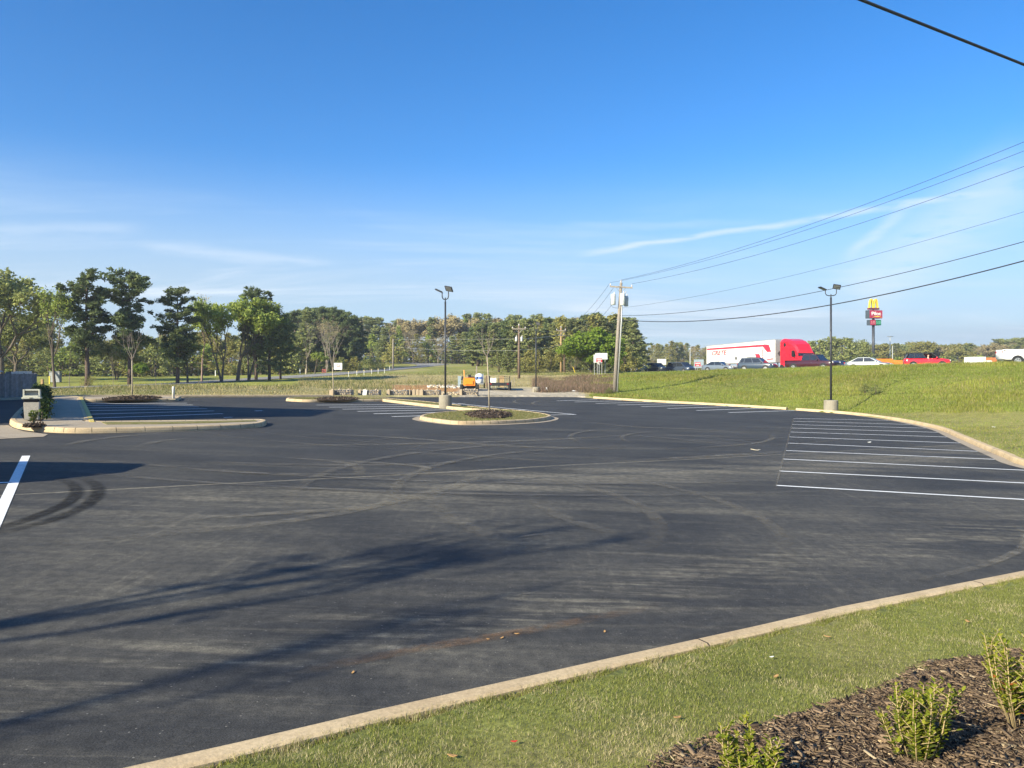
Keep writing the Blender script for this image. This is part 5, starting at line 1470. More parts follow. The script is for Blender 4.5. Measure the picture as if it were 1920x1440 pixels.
# the car parked just left of the frame throws the shadow on the left edge
car('suv', 'SUV parked just left of the frame casting a shadow', 'SUV', -11.8, 12.5, (-1, -0.05), paint('parked', (0.2, 0.2, 0.22)), z=lotz(-11.8, 12.5), **{**SUV, 'H': 1.78, 'group': None})

# driver of the red car: one continuous skinned body, one arm resting on the door
def seated_person(parent_t):
    loc = parent_t.matrix_basis @ Vector((0.10, -0.50, 0.0))
    me = bpy.data.meshes.new('person')
    J = [(0, 0, 0.55, .15), (0, 0, 0.80, .16), (-0.03, 0, 1.02, .15), (-0.02, 0, 1.13, .06), (0.0, 0, 1.21, .085), (0.015, 0, 1.31, .092), (0.01, 0, 1.39, .06),
         (-0.02, -0.17, 1.04, .065), (0.08, -0.27, 0.86, .05), (0.28, -0.24, 0.98, .038), (0.36, -0.20, 1.02, .034),
         (-0.02, 0.17, 1.04, .065), (0.10, 0.22, 0.84, .05), (0.32, 0.15, 0.95, .038),
         (0.30, -0.10, 0.56, .09), (0.45, -0.10, 0.50, .08), (0.30, 0.10, 0.56, .09), (0.45, 0.10, 0.50, .08)]
    E = [(0, 1), (1, 2), (2, 3), (3, 4), (4, 5), (5, 6), (2, 7), (7, 8), (8, 9), (9, 10), (2, 11), (11, 12), (12, 13), (0, 14), (14, 15), (0, 16), (16, 17)]
    me.from_pydata([j[:3] for j in J], E, [])
    o = link('person', me, None, loc, parent_t.rotation_euler.z)
    sk = o.modifiers.new('skin', 'SKIN')
    for v, j in zip(me.skin_vertices[0].data, J): v.radius = (j[3], j[3])
    me.skin_vertices[0].data[0].use_root = True
    o.modifiers.new('sub', 'SUBSURF').levels = 1
    m, N, K, B = newmat('person_clothes')
    tc = N.new('ShaderNodeTexCoord'); sp = N.new('ShaderNodeSeparateXYZ'); K.new(tc.outputs['Object'], sp.inputs[0])
    gt = N.new('ShaderNodeMath'); gt.operation = 'GREATER_THAN'; gt.inputs[1].default_value = 1.12; K.new(sp.outputs['Z'], gt.inputs[0])
    mx = N.new('ShaderNodeMix'); mx.data_type = 'RGBA'; mx.inputs['A'].default_value = (0.62, 0.55, 0.48, 1); mx.inputs['B'].default_value = (0.48, 0.30, 0.21, 1)
    K.new(gt.outputs[0], mx.inputs['Factor']); K.new(mx.outputs['Result'], B.inputs['Base Color']); B.inputs['Roughness'].default_value = 0.7
    me.materials.append(m)
    tag(o, 'person in a pale top at the open window of the red hatchback', 'person')
    return o

# articulated lorry: red sleeper tractor and white trailer
def lorry():
    rear, front = Vector((*at(1325, 117), 0)), Vector((*at(1453, 100), 0))
    d = (front - rear); Lt = d.length; d.normalize(); ang = math.atan2(d.y, d.x)
    zr = CAMZ + (706 - 653) / F * 117; zf = CAMZ + (706 - 637) / F * 100
    zg = hz(front.x, front.y) + 0.05
    Ht = zf - zg
    nrm = Vector((d.y, -d.x, 0))          # towards the camera (the lorry's right side)
    # trailer
    org = rear - nrm * 1.3
    t = thing('semi_trailer', 'long white lorry trailer with red stripe and red lettering', 'trailer', (org.x, org.y, zg), ang)
    wt = mat('trailer_white', (0.76, 0.75, 0.71), 0.42, 0, 0.04)
    rd = mat('trailer_red', (0.50, 0.03, 0.06), 0.45, 0, 0.05)
    hb = Ht - 2.95
    top_r = Ht - (zf - zr) * 0.35
    MB().hexa([(0, -1.3, hb), (Lt, -1.3, hb), (Lt, 1.3, hb), (0, 1.3, hb), (0, -1.3, top_r), (Lt, -1.3, Ht), (Lt, 1.3, Ht), (0, 1.3, top_r)]).build('box_body', wt, t)
    f = lambda x: top_r + (Ht - top_r) * x / Lt
    for k in range(14):
        xx = Lt * (k + 0.5) / 14; MB().box((xx, -1.305, (hb + f(xx)) / 2), (0.05, 0.012, f(xx) - hb - 0.1)).build('panel_rib', wt, t)
    MB().add([(0.1, -1.318, f(0) - 0.62), (Lt * 0.88, -1.318, f(Lt) - 0.80), (Lt * 0.88, -1.318, f(Lt) - 0.52), (0.1, -1.318, f(0) - 0.36)], [(0, 1, 2, 3)]).build('red_stripe', rd, t)
    MB().add([(Lt * 0.845, -1.320, f(Lt) - 0.80), (Lt * 0.90, -1.320, f(Lt) - 1.55), (Lt * 0.955, -1.320, f(Lt) - 1.55), (Lt * 0.925, -1.320, f(Lt) - 0.60), (Lt * 0.88, -1.320, f(Lt) - 0.52)], [(0, 1, 2, 3, 4)]).build('red_stripe', rd, t)
    MB().add([(Lt * 0.76, -1.32, f(Lt) - 2.35), (Lt * 0.82, -1.32, f(Lt) - 2.35), (Lt * 0.80, -1.32, f(Lt) - 1.75), (Lt * 0.74, -1.32, f(Lt) - 1.72)], [(0, 1, 2, 3)]).build('red_block', rd, t)
    MB().add([(Lt * 0.90, -1.32, hb + 0.35), (Lt * 0.985, -1.32, hb + 0.38), (Lt * 0.985, -1.32, hb + 0.55), (Lt * 0.90, -1.32, hb + 0.50)], [(0, 1, 2, 3)]).build('red_stripe', rd, t)
    me = text_mesh('CRETE', 1.05, 0.01, 0.25, 0.02); me.materials.append(rd)
    tx = link('lettering', me, t); tx.location = (Lt * 0.20, -1.325, hb + 1.62); tx.rotation_euler = (R(90), 0, 0); tx.scale = (1.35, 0.85, 1)
    dk = mat('placard_grey', (0.08, 0.08, 0.085), 0.5)
    for px_, zz_, s_ in ((0.47, hb + 0.75, 0.32),):
        MB().add([(Lt * px_ - s_, -1.325, zz_), (Lt * px_, -1.325, zz_ - s_ * 1.2), (Lt * px_ + s_, -1.325, zz_), (Lt * px_, -1.325, zz_ + s_ * 1.2)], [(0, 1, 2, 3)]).build('placard', dk, t)
    for k in range(5):
        MB().box((Lt * 0.842 + 0.02 * k, -1.325, f(Lt) - 1.25 - 0.25 * k), (0.34, 0.01, 0.12), mat=Matrix.Rotation(R(-25), 3, 'Y')).build('leaf_print', rd, t)
    MB().box((Lt / 2, -1.31, hb + 0.06), (Lt, 0.03, 0.14)).build('bottom_rail', M['galv'], t)
    MB().hexa([(0, -1.32, top_r - 0.02), (Lt, -1.32, Ht - 0.02), (Lt, 1.32, Ht - 0.02), (0, 1.32, top_r - 0.02), (0, -1.32, top_r + 0.06), (Lt, -1.32, Ht + 0.06), (Lt, 1.32, Ht + 0.06), (0, 1.32, top_r + 0.06)]).build('top_rail', M['galv'], t)
    # nose of the trailer is shown to the camera as a bare steel wall with a diamond placard
    MB().box((Lt + 0.02, 0, (hb + Ht) / 2), (0.05, 2.5, Ht - hb - 0.06)).build('front_wall', M['galv'], t)
    MB().add([(Lt + 0.05, -0.95, hb + 1.15), (Lt + 0.05, -0.65, hb + 0.78), (Lt + 0.05, -0.35, hb + 1.15), (Lt + 0.05, -0.65, hb + 1.52)], [(0, 1, 2, 3)]).build('placard', dk, t)
    for xx in (1.6, 2.9):
        for s in (-1, 1):
            mb = MB(); mb.tube([(xx, s * 0.72, 0.5), (xx, s * 1.28, 0.5)], 0.5, 18); mb.build('wheel', M['tyre'], t)
    MB().box((2.2, 0, hb - 0.2), (3.4, 1.0, 0.35)).build('bogie', M['black'], t)
    for s in (-1, 1): MB().tube([(Lt - 2.6, s * 0.9, 0.1), (Lt - 2.6, s * 0.9, hb)], 0.07, 6).build('landing_leg', M['black'], t)
    # tractor
    c = front - nrm * 1.3 + d * 1.05
    t2 = thing('lorry_tractor', 'bright red lorry tractor with tall sleeper cab', 'lorry', (c.x, c.y, zg), ang)
    cr = paint('lorry_red', (0.66, 0.015, 0.035))
    w = 1.22
    prof = [(0.0, Ht - 0.05, w), (0.55, Ht + 0.06, w), (1.3, Ht - 0.02, w), (2.1, Ht - 0.28, w), (2.9, Ht - 0.72, w * 0.99), (3.55, 2.42 + 0.25, w * 0.97)]
    rings = [[(x, -w_, 0.75), (x, w_, 0.75), (x, w_, zt - 0.35), (x, w_ * 0.80, zt), (x, -w_ * 0.80, zt), (x, -w_, zt - 0.35)] for x, zt, w_ in prof]
    MB().loft(rings).build('sleeper_cab', cr, t2)
    MB().loft([[(3.5, -w * 0.96, 0.7), (3.5, w * 0.96, 0.7), (3.5, w * 0.94, 1.95), (3.5, w * 0.7, 2.05), (3.5, -w * 0.7, 2.05), (3.5, -w * 0.94, 1.95)],
               [(5.6, -w * 0.82, 0.6), (5.6, w * 0.82, 0.6), (5.6, w * 0.80, 1.45), (5.6, w * 0.6, 1.58), (5.6, -w * 0.6, 1.58), (5.6, -w * 0.80, 1.45)],
               [(5.85, -w * 0.6, 0.7), (5.85, w * 0.6, 0.7), (5.85, w * 0.6, 1.3), (5.85, w * 0.5, 1.4), (5.85, -w * 0.5, 1.4), (5.85, -w * 0.6, 1.3)]]).build('bonnet', cr, t2, False)
    MB().add([(2.98, -w * 0.86, Ht - 0.95), (2.98, w * 0.86, Ht - 0.95), (3.60, w * 0.86, 2.06), (3.60, -w * 0.86, 2.06)], [(0, 3, 2, 1)]).build('visor_back', M['black'], t2)
    MB().hexa([(3.55, -w * 0.9, 2.02), (3.72, -w * 0.9, 2.04), (3.72, w * 0.9, 2.04), (3.55, w * 0.9, 2.02), (3.10, -w * 0.86, 2.98), (3.24, -w * 0.86, 2.98), (3.24, w * 0.86, 2.98), (3.10, w * 0.86, 2.98)]).build('windscreen', M['glass'], t2)
    for s in (-1, 1):
        MB().hexa([(2.35, s * (w + 0.012), 1.95), (3.25, s * (w + 0.008), 1.95), (3.25, s * (w - 0.03), 1.95), (2.35, s * (w - 0.03), 1.95), (2.35, s * (w + 0.012), 2.72), (2.95, s * (w + 0.008), 2.72), (2.95, s * (w - 0.03), 2.72), (2.35, s * (w - 0.03), 2.72)]).build('side_window', M['glass'], t2)
        MB().tube([(0.95, s * (w - 0.02), Ht - 0.75), (0.95, s * (w + 0.012), Ht - 0.75)], 0.26, 14).build('sleeper_window', M['glass'], t2)
        MB().box((3.05, s * (w + 0.25), 2.25), (0.12, 0.24, 0.75)).build('mirror', M['black'], t2)
        for xx in (0.3, 4.75):
            mb = MB(); mb.tube([(xx, s * (w - 0.4), 0.5), (xx, s * (w + 0.01), 0.5)], 0.5, 18); mb.build('wheel', M['tyre'], t2)
        MB().box((1.9, s * (w - 0.1), 0.62), (1.8, 0.35, 0.55)).build('fuel_tank', M['chrome'], t2)
        MB().box((5.5, s * w * 0.72, 1.15), (0.3, 0.3, 0.25)).build('headlight', M['lamp_lens'], t2)
        MB().box((1.55, s * (w + 0.005), 1.75), (0.02, 0.014, 1.9)).build('door_seam', M['black'], t2)
    MB().box((1.9, 0, 0.62), (6.0, 0.9, 0.3)).build('chassis', M['black'], t2)
    return t, t2
lorry()
per = seated_person(red_car)

def box_truck(label, px, Y, width, h, col, cabcol, head=(1, -0.1)):
    x, y = at(px, Y); zg = hz(x, y)
    t = thing('box_truck', label, 'truck', (x, y, zg), math.atan2(head[1], head[0]))
    MB().box((-0.7, 0, 0.9 + (h - 0.9) / 2), (width, 2.3, h - 0.9)).build('cargo_box', mat('box_paint', col, 0.5), t)
    cm = mat('cab_paint', cabcol, 0.4); xc = width / 2 - 0.7
    MB().hexa([(xc + .05, -1, .5), (xc + 1.9, -1, .5), (xc + 1.9, 1, .5), (xc + .05, 1, .5), (xc + .05, -.95, 2.1), (xc + 1.0, -.9, 2.1), (xc + 1.0, .9, 2.1), (xc + .05, .95, 2.1)]).build('cab', cm, t)
    MB().hexa([(xc + 1.6, -.9, 1.35), (xc + 1.5, .9, 1.35), (xc + 1.45, .9, 1.35), (xc + 1.4, -.9, 1.35), (xc + 1.1, -.85, 2.0), (xc + 1.1, .85, 2.0), (xc + 1.03, .85, 2.0), (xc + 1.03, -.85, 2.0)]).build('windscreen', M['glass'], t)
    MB().box((-0.7, 0, 0.75), (width, 1.0, 0.25)).build('chassis', M['black'], t)
    for xx in (-width / 2 + 0.5, xc + 1.1):
        for s in (-1, 1):
            mb = MB(); mb.tube([(xx, s * 0.85, 0.42), (xx, s * 1.1, 0.42)], 0.42, 14); mb.build('wheel', M['tyre'], t)
    return t
box_truck('orange box truck seen between the sign post and red hatchback', 1663, 135, 2.6, 2.7, (0.75, 0.19, 0.02), (0.75, 0.19, 0.02))
box_truck('second orange truck just left of the red hatchback', 1690, 140, 2.4, 2.6, (0.75, 0.22, 0.03), (0.7, 0.7, 0.7))
box_truck('white truck with small cab left of the white pickup', 1836, 130, 2.4, 2.7, (0.75, 0.75, 0.73), (0.78, 0.78, 0.76))
box_truck('white and orange truck against the white pickup tail', 1858, 140, 2.2, 2.9, (0.62, 0.16, 0.06), (0.78, 0.78, 0.76))
for px, lab, pc in ((1792, 'grey car in the far yard left of the white truck', (0.2, 0.22, 0.24)), (1803, 'white car in the far yard beside the grey one', (0.7, 0.7, 0.7))):
    x, y = at(px, 128); car('sedan', lab, 'car', x, y, (1, -0.15), paint('yard%d' % px, pc), **{**SEDAN, 'group': 'cars in the far yard'})

# ------------------------------------------------------------------ signs
M['sign_back'] = mat('sign_back_white', (0.66, 0.66, 0.64), 0.5, 0.1, 0.08)
M['sign_teal'] = mat('sign_back_grey_blue', (0.30, 0.37, 0.40), 0.5, 0.1, 0.08)
M['sign_red'] = mat('sign_red', (0.52, 0.03, 0.05), 0.45)
M['sign_white'] = mat('sign_white', (0.80, 0.80, 0.78), 0.45, 0, 0.04)
M['post_grey'] = mat('sign_post_grey', (0.40, 0.40, 0.38), 0.5, 0.3)

def sign(label, px0, px1, py0, py1, Y, matl, posts, cat='road sign', group=None, text=None, name='road_sign', tcol=None, shape=None, pmat=None, back=0.0):
    """flat board on posts, facing the camera side"""
    k = Y / F; cx = ((px0 + px1) / 2 - CX) * k; w = (px1 - px0) * k; zt = CAMZ + (706 - py0) * k; zb = CAMZ + (706 - py1) * k
    zg = hz(cx, Y)
    t = thing(name, label, cat, (cx, Y, zg), 0, group)
    if shape == 'yield':
        bd = MB().add([(-w / 2, 0, zt - zg), (w / 2, 0, zt - zg), (0, 0, zb - zg), (-w / 2, -0.02, zt - zg), (w / 2, -0.02, zt - zg), (0, -0.02, zb - zg)], [(0, 1, 2), (5, 4, 3), (0, 3, 4, 1), (1, 4, 5, 2), (2, 5, 3, 0)]).build('board', matl, t)
    else:
        bd = MB().box((0, 0, (zt + zb) / 2 - zg), (w, 0.03, zt - zb)).build('board', matl, t, bevel=0.004)
    for p_ in posts:
        MB().box(((p_ - (px0 + px1) / 2) * k, 0.045, (zb - zg) / 2 + (zt - zb) * 0.4), (0.06, 0.05, (zb - zg) + (zt - zb) * 0.8 + 0.3)).build('post', pmat or M['post_grey'], t)
    if text:
        lines = text if isinstance(text, (list, tuple)) else [text]
        n = len(lines)
        for i, ln in enumerate(lines):
            me = text_mesh(ln, (zt - zb) / n * 0.72, 0.004, 0, 0.01); me.materials.append(tcol or M['sign_white'])
            o = link('lettering', me, bd); o.location = (0, -0.022, zt - zg - (zt - zb) * (i + 0.55) / n); o.rotation_euler = (R(90), 0, 0)
            wd = max(o.dimensions.x, 1e-3)
            o.scale = (min(1.0, w * 0.88 / wd),) * 2 + (1,)
    return t
sign('wide white sign back on posts above the bramble thicket', 1116, 1139, 662, 674, 86, M['sign_back'], (1128.5, 1134.5))
sign('narrow white sign back overlapping the wide one on its left', 1113, 1129, 665, 680, 85, M['sign_back'], (1114.5, 1120))
sign('red WRONG WAY sign on the white sign backs by the brambles', 1118, 1129, 671.5, 679, 84, M['sign_red'], (1123.5,), text=['WRONG', 'WAY'])
sign('small white yield sign back under the red sign', 1119, 1128, 679.5, 685, 84.3, M['sign_back'], (), shape='yield')
sign('white sign back behind the black SUV', 1232, 1249, 673, 684, 150, M['sign_back'], (1236, 1245))
sign('grey-blue sign back left of the lorry trailer', 1301, 1319.5, 674, 690, 112, M['sign_teal'], (1304, 1316))
sign('red WRONG WAY sign left of the lorry trailer', 1303, 1313.5, 679.5, 686.8, 109, M['sign_red'], (1308,), text=['WRONG', 'WAY'])
# white sign with brown script and low brown sign across the lane
s1 = sign('white park sign with looping brown emblem near the dark pine wood', 626, 641.5, 680.5, 693, 101, M['sign_white'], (629, 639), name='park_sign', cat='sign', pmat=M['brownwood'])
em = mat('emblem_brown', (0.30, 0.14, 0.10), 0.5)
for i, (cx_, cz_, r_) in enumerate(((-0.18, 0.06, 0.16), (0.05, 0.12, 0.20), (0.20, 0.0, 0.13))):
    pts = [Vector((cx_ + math.cos(a) * r_, -0.03, cz_ + math.sin(a) * r_ * 0.9 + (CAMZ + (706 - 686.8) / F * 101 - hz(*at(633.7, 101))))) for a in np.linspace(0.4, 6.0, 16)]
    MB().tube(pts, 0.02, 4).build('emblem', em, s1)
sign('low dark red sign left of the white park sign', 603.5, 611.5, 692, 699, 99, mat('sign_maroon', (0.22, 0.06, 0.05), 0.5), (604.5, 610.5), name='park_sign', cat='sign', pmat=M['brownwood'])

# tall roadside sign with arches, name panel and price panel
def pylon():
    Y = 190.0; k = Y / F; x = (1637.5 - CX) * k; zg = hz(x, Y)
    rz = R(14)
    t = thing('pylon_sign', 'tall roadside sign with yellow arches, red name panel and price panel', 'pylon sign', (x, Y, zg), rz)
    z = lambda py: CAMZ + (706 - py) * k - zg
    MB().tube([(0, 0, -0.3), (0, 0, z(598))], 0.33, 14).build('pole', M['dark_metal'], t, True)
    MB().tube([(0, 0, z(600)), (0, 0, z(578))], 0.22, 12).build('pole_neck', M['dark_metal'], t, True)
    yel = mat('arch_yellow', (0.80, 0.58, 0.05), 0.4); redp = mat('panel_red', (0.42, 0.02, 0.06), 0.35); drk = mat('panel_side', (0.05, 0.065, 0.08), 0.5)
    grn = mat('price_green', (0.0, 0.16, 0.07), 0.4); wht = M['sign_white']
    # arches: a doubled parabola, thick in depth
    zb, zt = z(577.5), z(560.3); W = 1.28
    mb = MB()
    for c in (-W / 2, W / 2):
        outer, inner = [], []
        for i in range(17):
            u = -1 + 2 * i / 16
            outer.append((c + u * W * 0.52, zb + (zt - zb) * (1 - abs(u) ** 2.6))); inner.append((c + u * W * 0.30, zb + (zt - zb) * 0.93 * (1 - abs(u) ** 2.4)))
        rings = [[(o[0], -0.30, o[1]), (o[0], 0.30, o[1]), (n[0], 0.30, n[1]), (n[0], -0.30, n[1])] for o, n in zip(outer, inner)]
        mb.loft(rings)
    mb.build('arches', yel, t)
    MB().box((0, 0, z(579)), (2.9, 0.75, 0.45)).build('arch_base', mat('arch_base_red', (0.16, 0.03, 0.03), 0.5), t)
    w = 3.75; h = z(582) - z(597)
    pn = MB().box((0.15, 0, (z(582) + z(597)) / 2), (w, 1.5, h)).build('name_panel', drk, t, bevel=0.05)
    MB().box((0.15, -0.76, (z(582) + z(597)) / 2), (w - 0.1, 0.05, h - 0.1)).build('panel_face', redp, pn)
    me = text_mesh('Pilot', 1.25, 0.02, 0, 0.03); me.materials.append(wht)
    o = link('lettering', me, pn); o.location = (0.15, -0.80, z(588.6)); o.rotation_euler = (R(90), 0, 0); o.scale = (1.18, 0.95, 1)
    arc = [(u, z(596) + 0.42 * (1 - (u - 0.5) ** 2 / 2.2)) for u in np.linspace(-0.95, 1.9, 14)]
    arc2 = [(u, q - 0.28 * max(0.0, 1 - abs(u - 0.5) / 1.5)) for u, q in arc]
    MB().add([(u, -0.80, q) for u, q in arc] + [(u, -0.80, q) for u, q in arc2[::-1]], [tuple(range(28))]).build('swoosh', yel, pn)
    h2_ = z(600) - z(610); zc = (z(600) + z(610)) / 2
    pp = MB().box((0.15, 0, zc), (3.15, 1.3, h2_)).build('price_panel', drk, t, bevel=0.03)
    MB().box((-0.62, -0.66, zc), (1.55, 0.05, h2_ - 0.08)).build('price_face', redp, pp)
    MB().box((0.93, -0.66, zc), (1.50, 0.05, h2_ - 0.08)).build('price_face', grn, pp)
    for x0, s_, c_ in ((-0.62, '3.75', mat('digit_red', (0.62, 0.25, 0.28), 0.5)), (0.93, '5.15', mat('digit_green', (0.20, 0.55, 0.38), 0.5))):
        me = text_mesh(s_, 0.85, 0.01, 0, 0.02); me.materials.append(c_)
        o = link('lettering', me, pp); o.location = (x0, -0.70, zc); o.rotation_euler = (R(90), 0, 0); o.scale = (0.85, 1, 1)
pylon()
for px, top, Y, lab in ((1669, 631, 200, 'pale slender lamp mast right of the pylon sign'), (1294, 652, 200, 'pale slender mast in front of the distant brown trees'), (1673.5, 648, 190, 'second shorter pale mast right of the pylon sign')):
    x, y = at(px, Y); zz = hz(x, y); hh = CAMZ + (706 - top) / F * Y - zz
    t = thing('lamp_mast', lab, 'lamp mast', (x, y, zz)); MB().tube([(0, 0, -0.2), (0, 0, hh)], [0.14, 0.09], 8).build('pole', M['galv'], t)
    if px == 1669: MB().box((0, 0, hh), (1.4, 0.4, 0.15)).build('lamp_head', M['grey_metal'], t)

# ------------------------------------------------------------------ stone-faced blocks along the far edge
M['cobble'] = mat('cobble_grey', (0.15, 0.15, 0.16), 0.8, 0, 0.45, 7, 0.5)
M['cobble_tan'] = mat('cobble_tan', (0.33, 0.28, 0.22), 0.85, 0, 0.35, 7, 0.5)
M['block'] = concrete_mat('block_concrete', (0.42, 0.34, 0.24), (0.34, 0.22, 0.13), 0.5)
def stone_block(label, pxl, pxr, pyt, pyb, tan=False, side=9, rz=0.0, Yo=0.0):
    e = L((pxl + pxr) / 2, 744.5); Y = e.y + 0.9 + Yo; k = Y / F
    w = (pxr - pxl) * k; h = (pyb - pyt) * k; x = ((pxl + pxr) / 2 - CX) * k
    zg = min(hz(x, Y), CAMZ + (706 - pyb) * k + 0.06)
    t = thing('stone_block', label, 'stone block', (x, Y + 0.35, zg - 0.05), rz, 'stone-faced blocks along the far edge')
    MB().box((0, 0, h / 2), (w, 0.75, h)).build('block_body', M['block'], t, bevel=0.02)
    rnd = random.Random(int(pxl)); mb = MB()
    nx_, nz_ = 9, 4
    for i in range(nx_):
        for j in range(nz_):
            cx = -w / 2 + w * (i + 0.5 + rnd.uniform(-.25, .25) + 0.25 * (j % 2)) / (nx_ + 0.2); cz = h * (j + 0.5 + rnd.uniform(-.15, .15)) / nz_
            rx, rz_ = w / nx_ * rnd.uniform(0.42, 0.60), h / nz_ * rnd.uniform(0.42, 0.58)
            V = [(cx, -0.375 - 0.07 * rnd.uniform(.7, 1.3), cz)]
            for q in range(6):
                a = 6.283 * q / 6 + rnd.uniform(-.25, .25); V.append((cx + math.cos(a) * rx * 0.62, -0.375 - 0.05, cz + math.sin(a) * rz_ * 0.62))
            for q in range(6):
                a = 6.283 * q / 6 + rnd.uniform(-.25, .25); V.append((cx + math.cos(a) * rx, -0.372, cz + math.sin(a) * rz_))
            Fs = [(0, 1 + q, 1 + (q + 1) % 6) for q in range(6)] + [(1 + q, 7 + q, 7 + (q + 1) % 6, 1 + (q + 1) % 6) for q in range(6)]
            mb.add(V, Fs, 1 if (rnd.random() < (0.5 if tan else 0.22)) else 0)
    o = mb.build('stone_face', [M['cobble'], M['cobble_tan']], t, True); tag(o, kind='stuff')
    for q in range(2):
        xx = (-0.28 + 0.56 * q) * w; V = [(xx - .10, 0, h), (xx + .10, 0, h), (xx, 0.1, h), (xx, -0.1, h), (xx + .03, 0, h + .11)]
        MB().add(V, [(0, 3, 4), (3, 1, 4), (1, 2, 4), (2, 0, 4)]).build('lifting_knob', M['block'], t)
    return t
stone_block('dark cobble-faced block standing left of the others behind the far sapling', 627, 659, 731, 743.2)
blkB = stone_block('cobble-faced block with a white notice hung on its face', 676, 711.5, 731.5, 743.2)
stone_block('cobble-faced block third from the left along the far edge', 731, 764.5, 731.5, 743.2, True)
stone_block('cobble-faced block with three plain blocks stacked on its left', 794, 825, 731.5, 743.2, True)
stone_block('cobble-faced block in front of the orange loader', 867, 896.5, 730.5, 742.6, True)
for pl_, pr_, lab, yo in ((617, 626.5, 'plain tan concrete block beside the leftmost cobble block', 0.1), (671, 677, 'plain tan concrete block beside the block with the notice', 0.3), (725, 731, 'plain tan concrete block left of the third cobble block', 0.2),
                      (763.5, 769.5, 'plain narrow block behind the third cobble block', 0.7), (772, 778.5, 'first of three plain blocks left of the fourth cobble block', 0.6), (779, 785.5, 'middle of three plain blocks left of the fourth cobble block', 0.45), (786, 793.3, 'orange-stained plain block touching the fourth cobble block', 0.2), (861.5, 866.5, 'plain block left of the loader block', 0.15)):
    e = L((pl_ + pr_) / 2, 744.5); Y = e.y + 0.9 + yo; k = Y / F; x = ((pl_ + pr_) / 2 - CX) * k; w = (pr_ - pl_) * k; h = 11.5 * k
    t = thing('concrete_block', lab, 'concrete block', (x, Y + 0.4, hz(x, Y) - 0.06), 0, 'plain concrete blocks')
    MB().box((0, 0, h / 2), (w, 0.8, h)).build('block_body', M['block'], t, bevel=0.02)
    MB().box((0, -0.1, h + 0.025), (w * 0.45, 0.3, 0.06), taper=0.6).build('lifting_knob', M['block'], t)
nt = tag(MB().box((0, 0, 0), (0.25, 0.012, 0.40), mat=Matrix.Rotation(R(7), 3, 'Y')).build('notice', M['sign_white']), 'white paper notice on the second cobble-faced block', 'notice')
nt.location = blkB.location + Vector((-0.32, -0.48, 0.23))
for i in range(4): MB().box((0.01 * i - 0.015, -0.008, 0.12 - 0.075 * i), (0.17, 0.003, 0.015), mat=Matrix.Rotation(R(7), 3, 'Y')).build('printed_line', mat('notice_grey', (0.4, 0.4, 0.42), 0.6), nt)

# ------------------------------------------------------------------ the work site
def mini_loader():
    x, y = at(880.5, 62); t = thing('mini_loader', 'small orange skid loader behind the stone block', 'loader', (x, y, hz(x, y)), 0)
    og = mat('loader_orange', (0.80, 0.24, 0.015), 0.4)
    MB().hexa([(-.50, -.55, .35), (.50, -.55, .35), (.50, .7, .35), (-.50, .7, .35), (-.44, -.50, .98), (.44, -.50, .98), (.44, .6, 1.02), (-.44, .6, 1.02)]).build('engine_cover', og, t, bevel=0.03)
    MB().box((0, -.58, .62), (.62, .05, .30)).build('rear_grille', og, t)
    for s in (-1, 1):
        mb = MB(); prof = [(-.75, .12), (-.6, 0), (.6, 0), (.75, .12), (.75, .34), (.6, .46), (-.6, .46), (-.75, .34)]
        mb.add([(s * .52, a, b) for a, b in prof] + [(s * .72, a, b) for a, b in prof], [tuple(range(8)), tuple(range(15, 7, -1))] + [(i, (i + 1) % 8, (i + 1) % 8 + 8, i + 8) for i in range(8)])
        mb.build('track', M['tyre'], t)
        MB().box((s * .60, .15, .95), (.10, 1.1, .10), mat=Matrix.Rotation(R(12), 3, 'X')).build('lift_arm', M['black'], t)
    MB().box((0.02, -.1, 1.13), (.24, .30, .24)).build('control_console', M['black'], t)
    MB().box((.24, -.1, 1.05), (.30, .3, .10)).build('air_filter', M['black'], t)
    MB().tube([(-.42, .3, .9), (-.47, .3, 1.62)], 0.05, 6).build('mast', mat('mast_orange', (0.75, 0.36, 0.10), 0.5), t)
    MB().box((0, 1.05, .35), (1.3, .5, .5), taper=0.8).build('bucket', M['grey_metal'], t)
mini_loader()

def utility_trailer():
    x, y = at(936, 63); t = thing('utility_trailer', 'black flatbed utility trailer seen from behind at the work site', 'trailer', (x, y, hz(x, y)), 0)
    bk = mat('trailer_black', (0.02, 0.02, 0.022), 0.5)
    MB().box((0, 1.7, .56), (1.70, 3.6, .09)).build('deck', bk, t)
    MB().box((0, -.08, .50), (1.78, .10, .26)).build('rear_beam', bk, t)
    for s in (-1, 1):
        MB().box((s * .86, 1.7, .70), (.06, 3.6, .22)).build('side_rail', bk, t)
        for yy in (1.2, 2.1):
            mb = MB(); mb.tube([(s * .78, yy, .33), (s * .98, yy, .33)], .33, 16); mb.build('wheel', M['tyre'], t)
        MB().box((s * .80, -.1, .24), (.16, .1, .4)).build('stabiliser', bk, t)
        for yy in (0.05, 1.7, 3.3): MB().box((s * .86, yy, .98), (.05, .05, .40)).build('stake', bk, t)
    for zz in (.95, 1.10): MB().box((.42, -.06, zz), (.88, .04, .035)).build('gate_bar', bk, t)
    MB().box((-.02, -.10, .62), (.08, .08, .75)).build('gate_post', bk, t)
    for s in (-1, 1): MB().box((s * .7, -.145, .52), (.14, .02, .07)).build('tail_light', M['lamp_red'], t)
    MB().tube([(0, 3.5, .5), (0, 4.8, .45)], .05, 6).build('drawbar', bk, t)
utility_trailer()

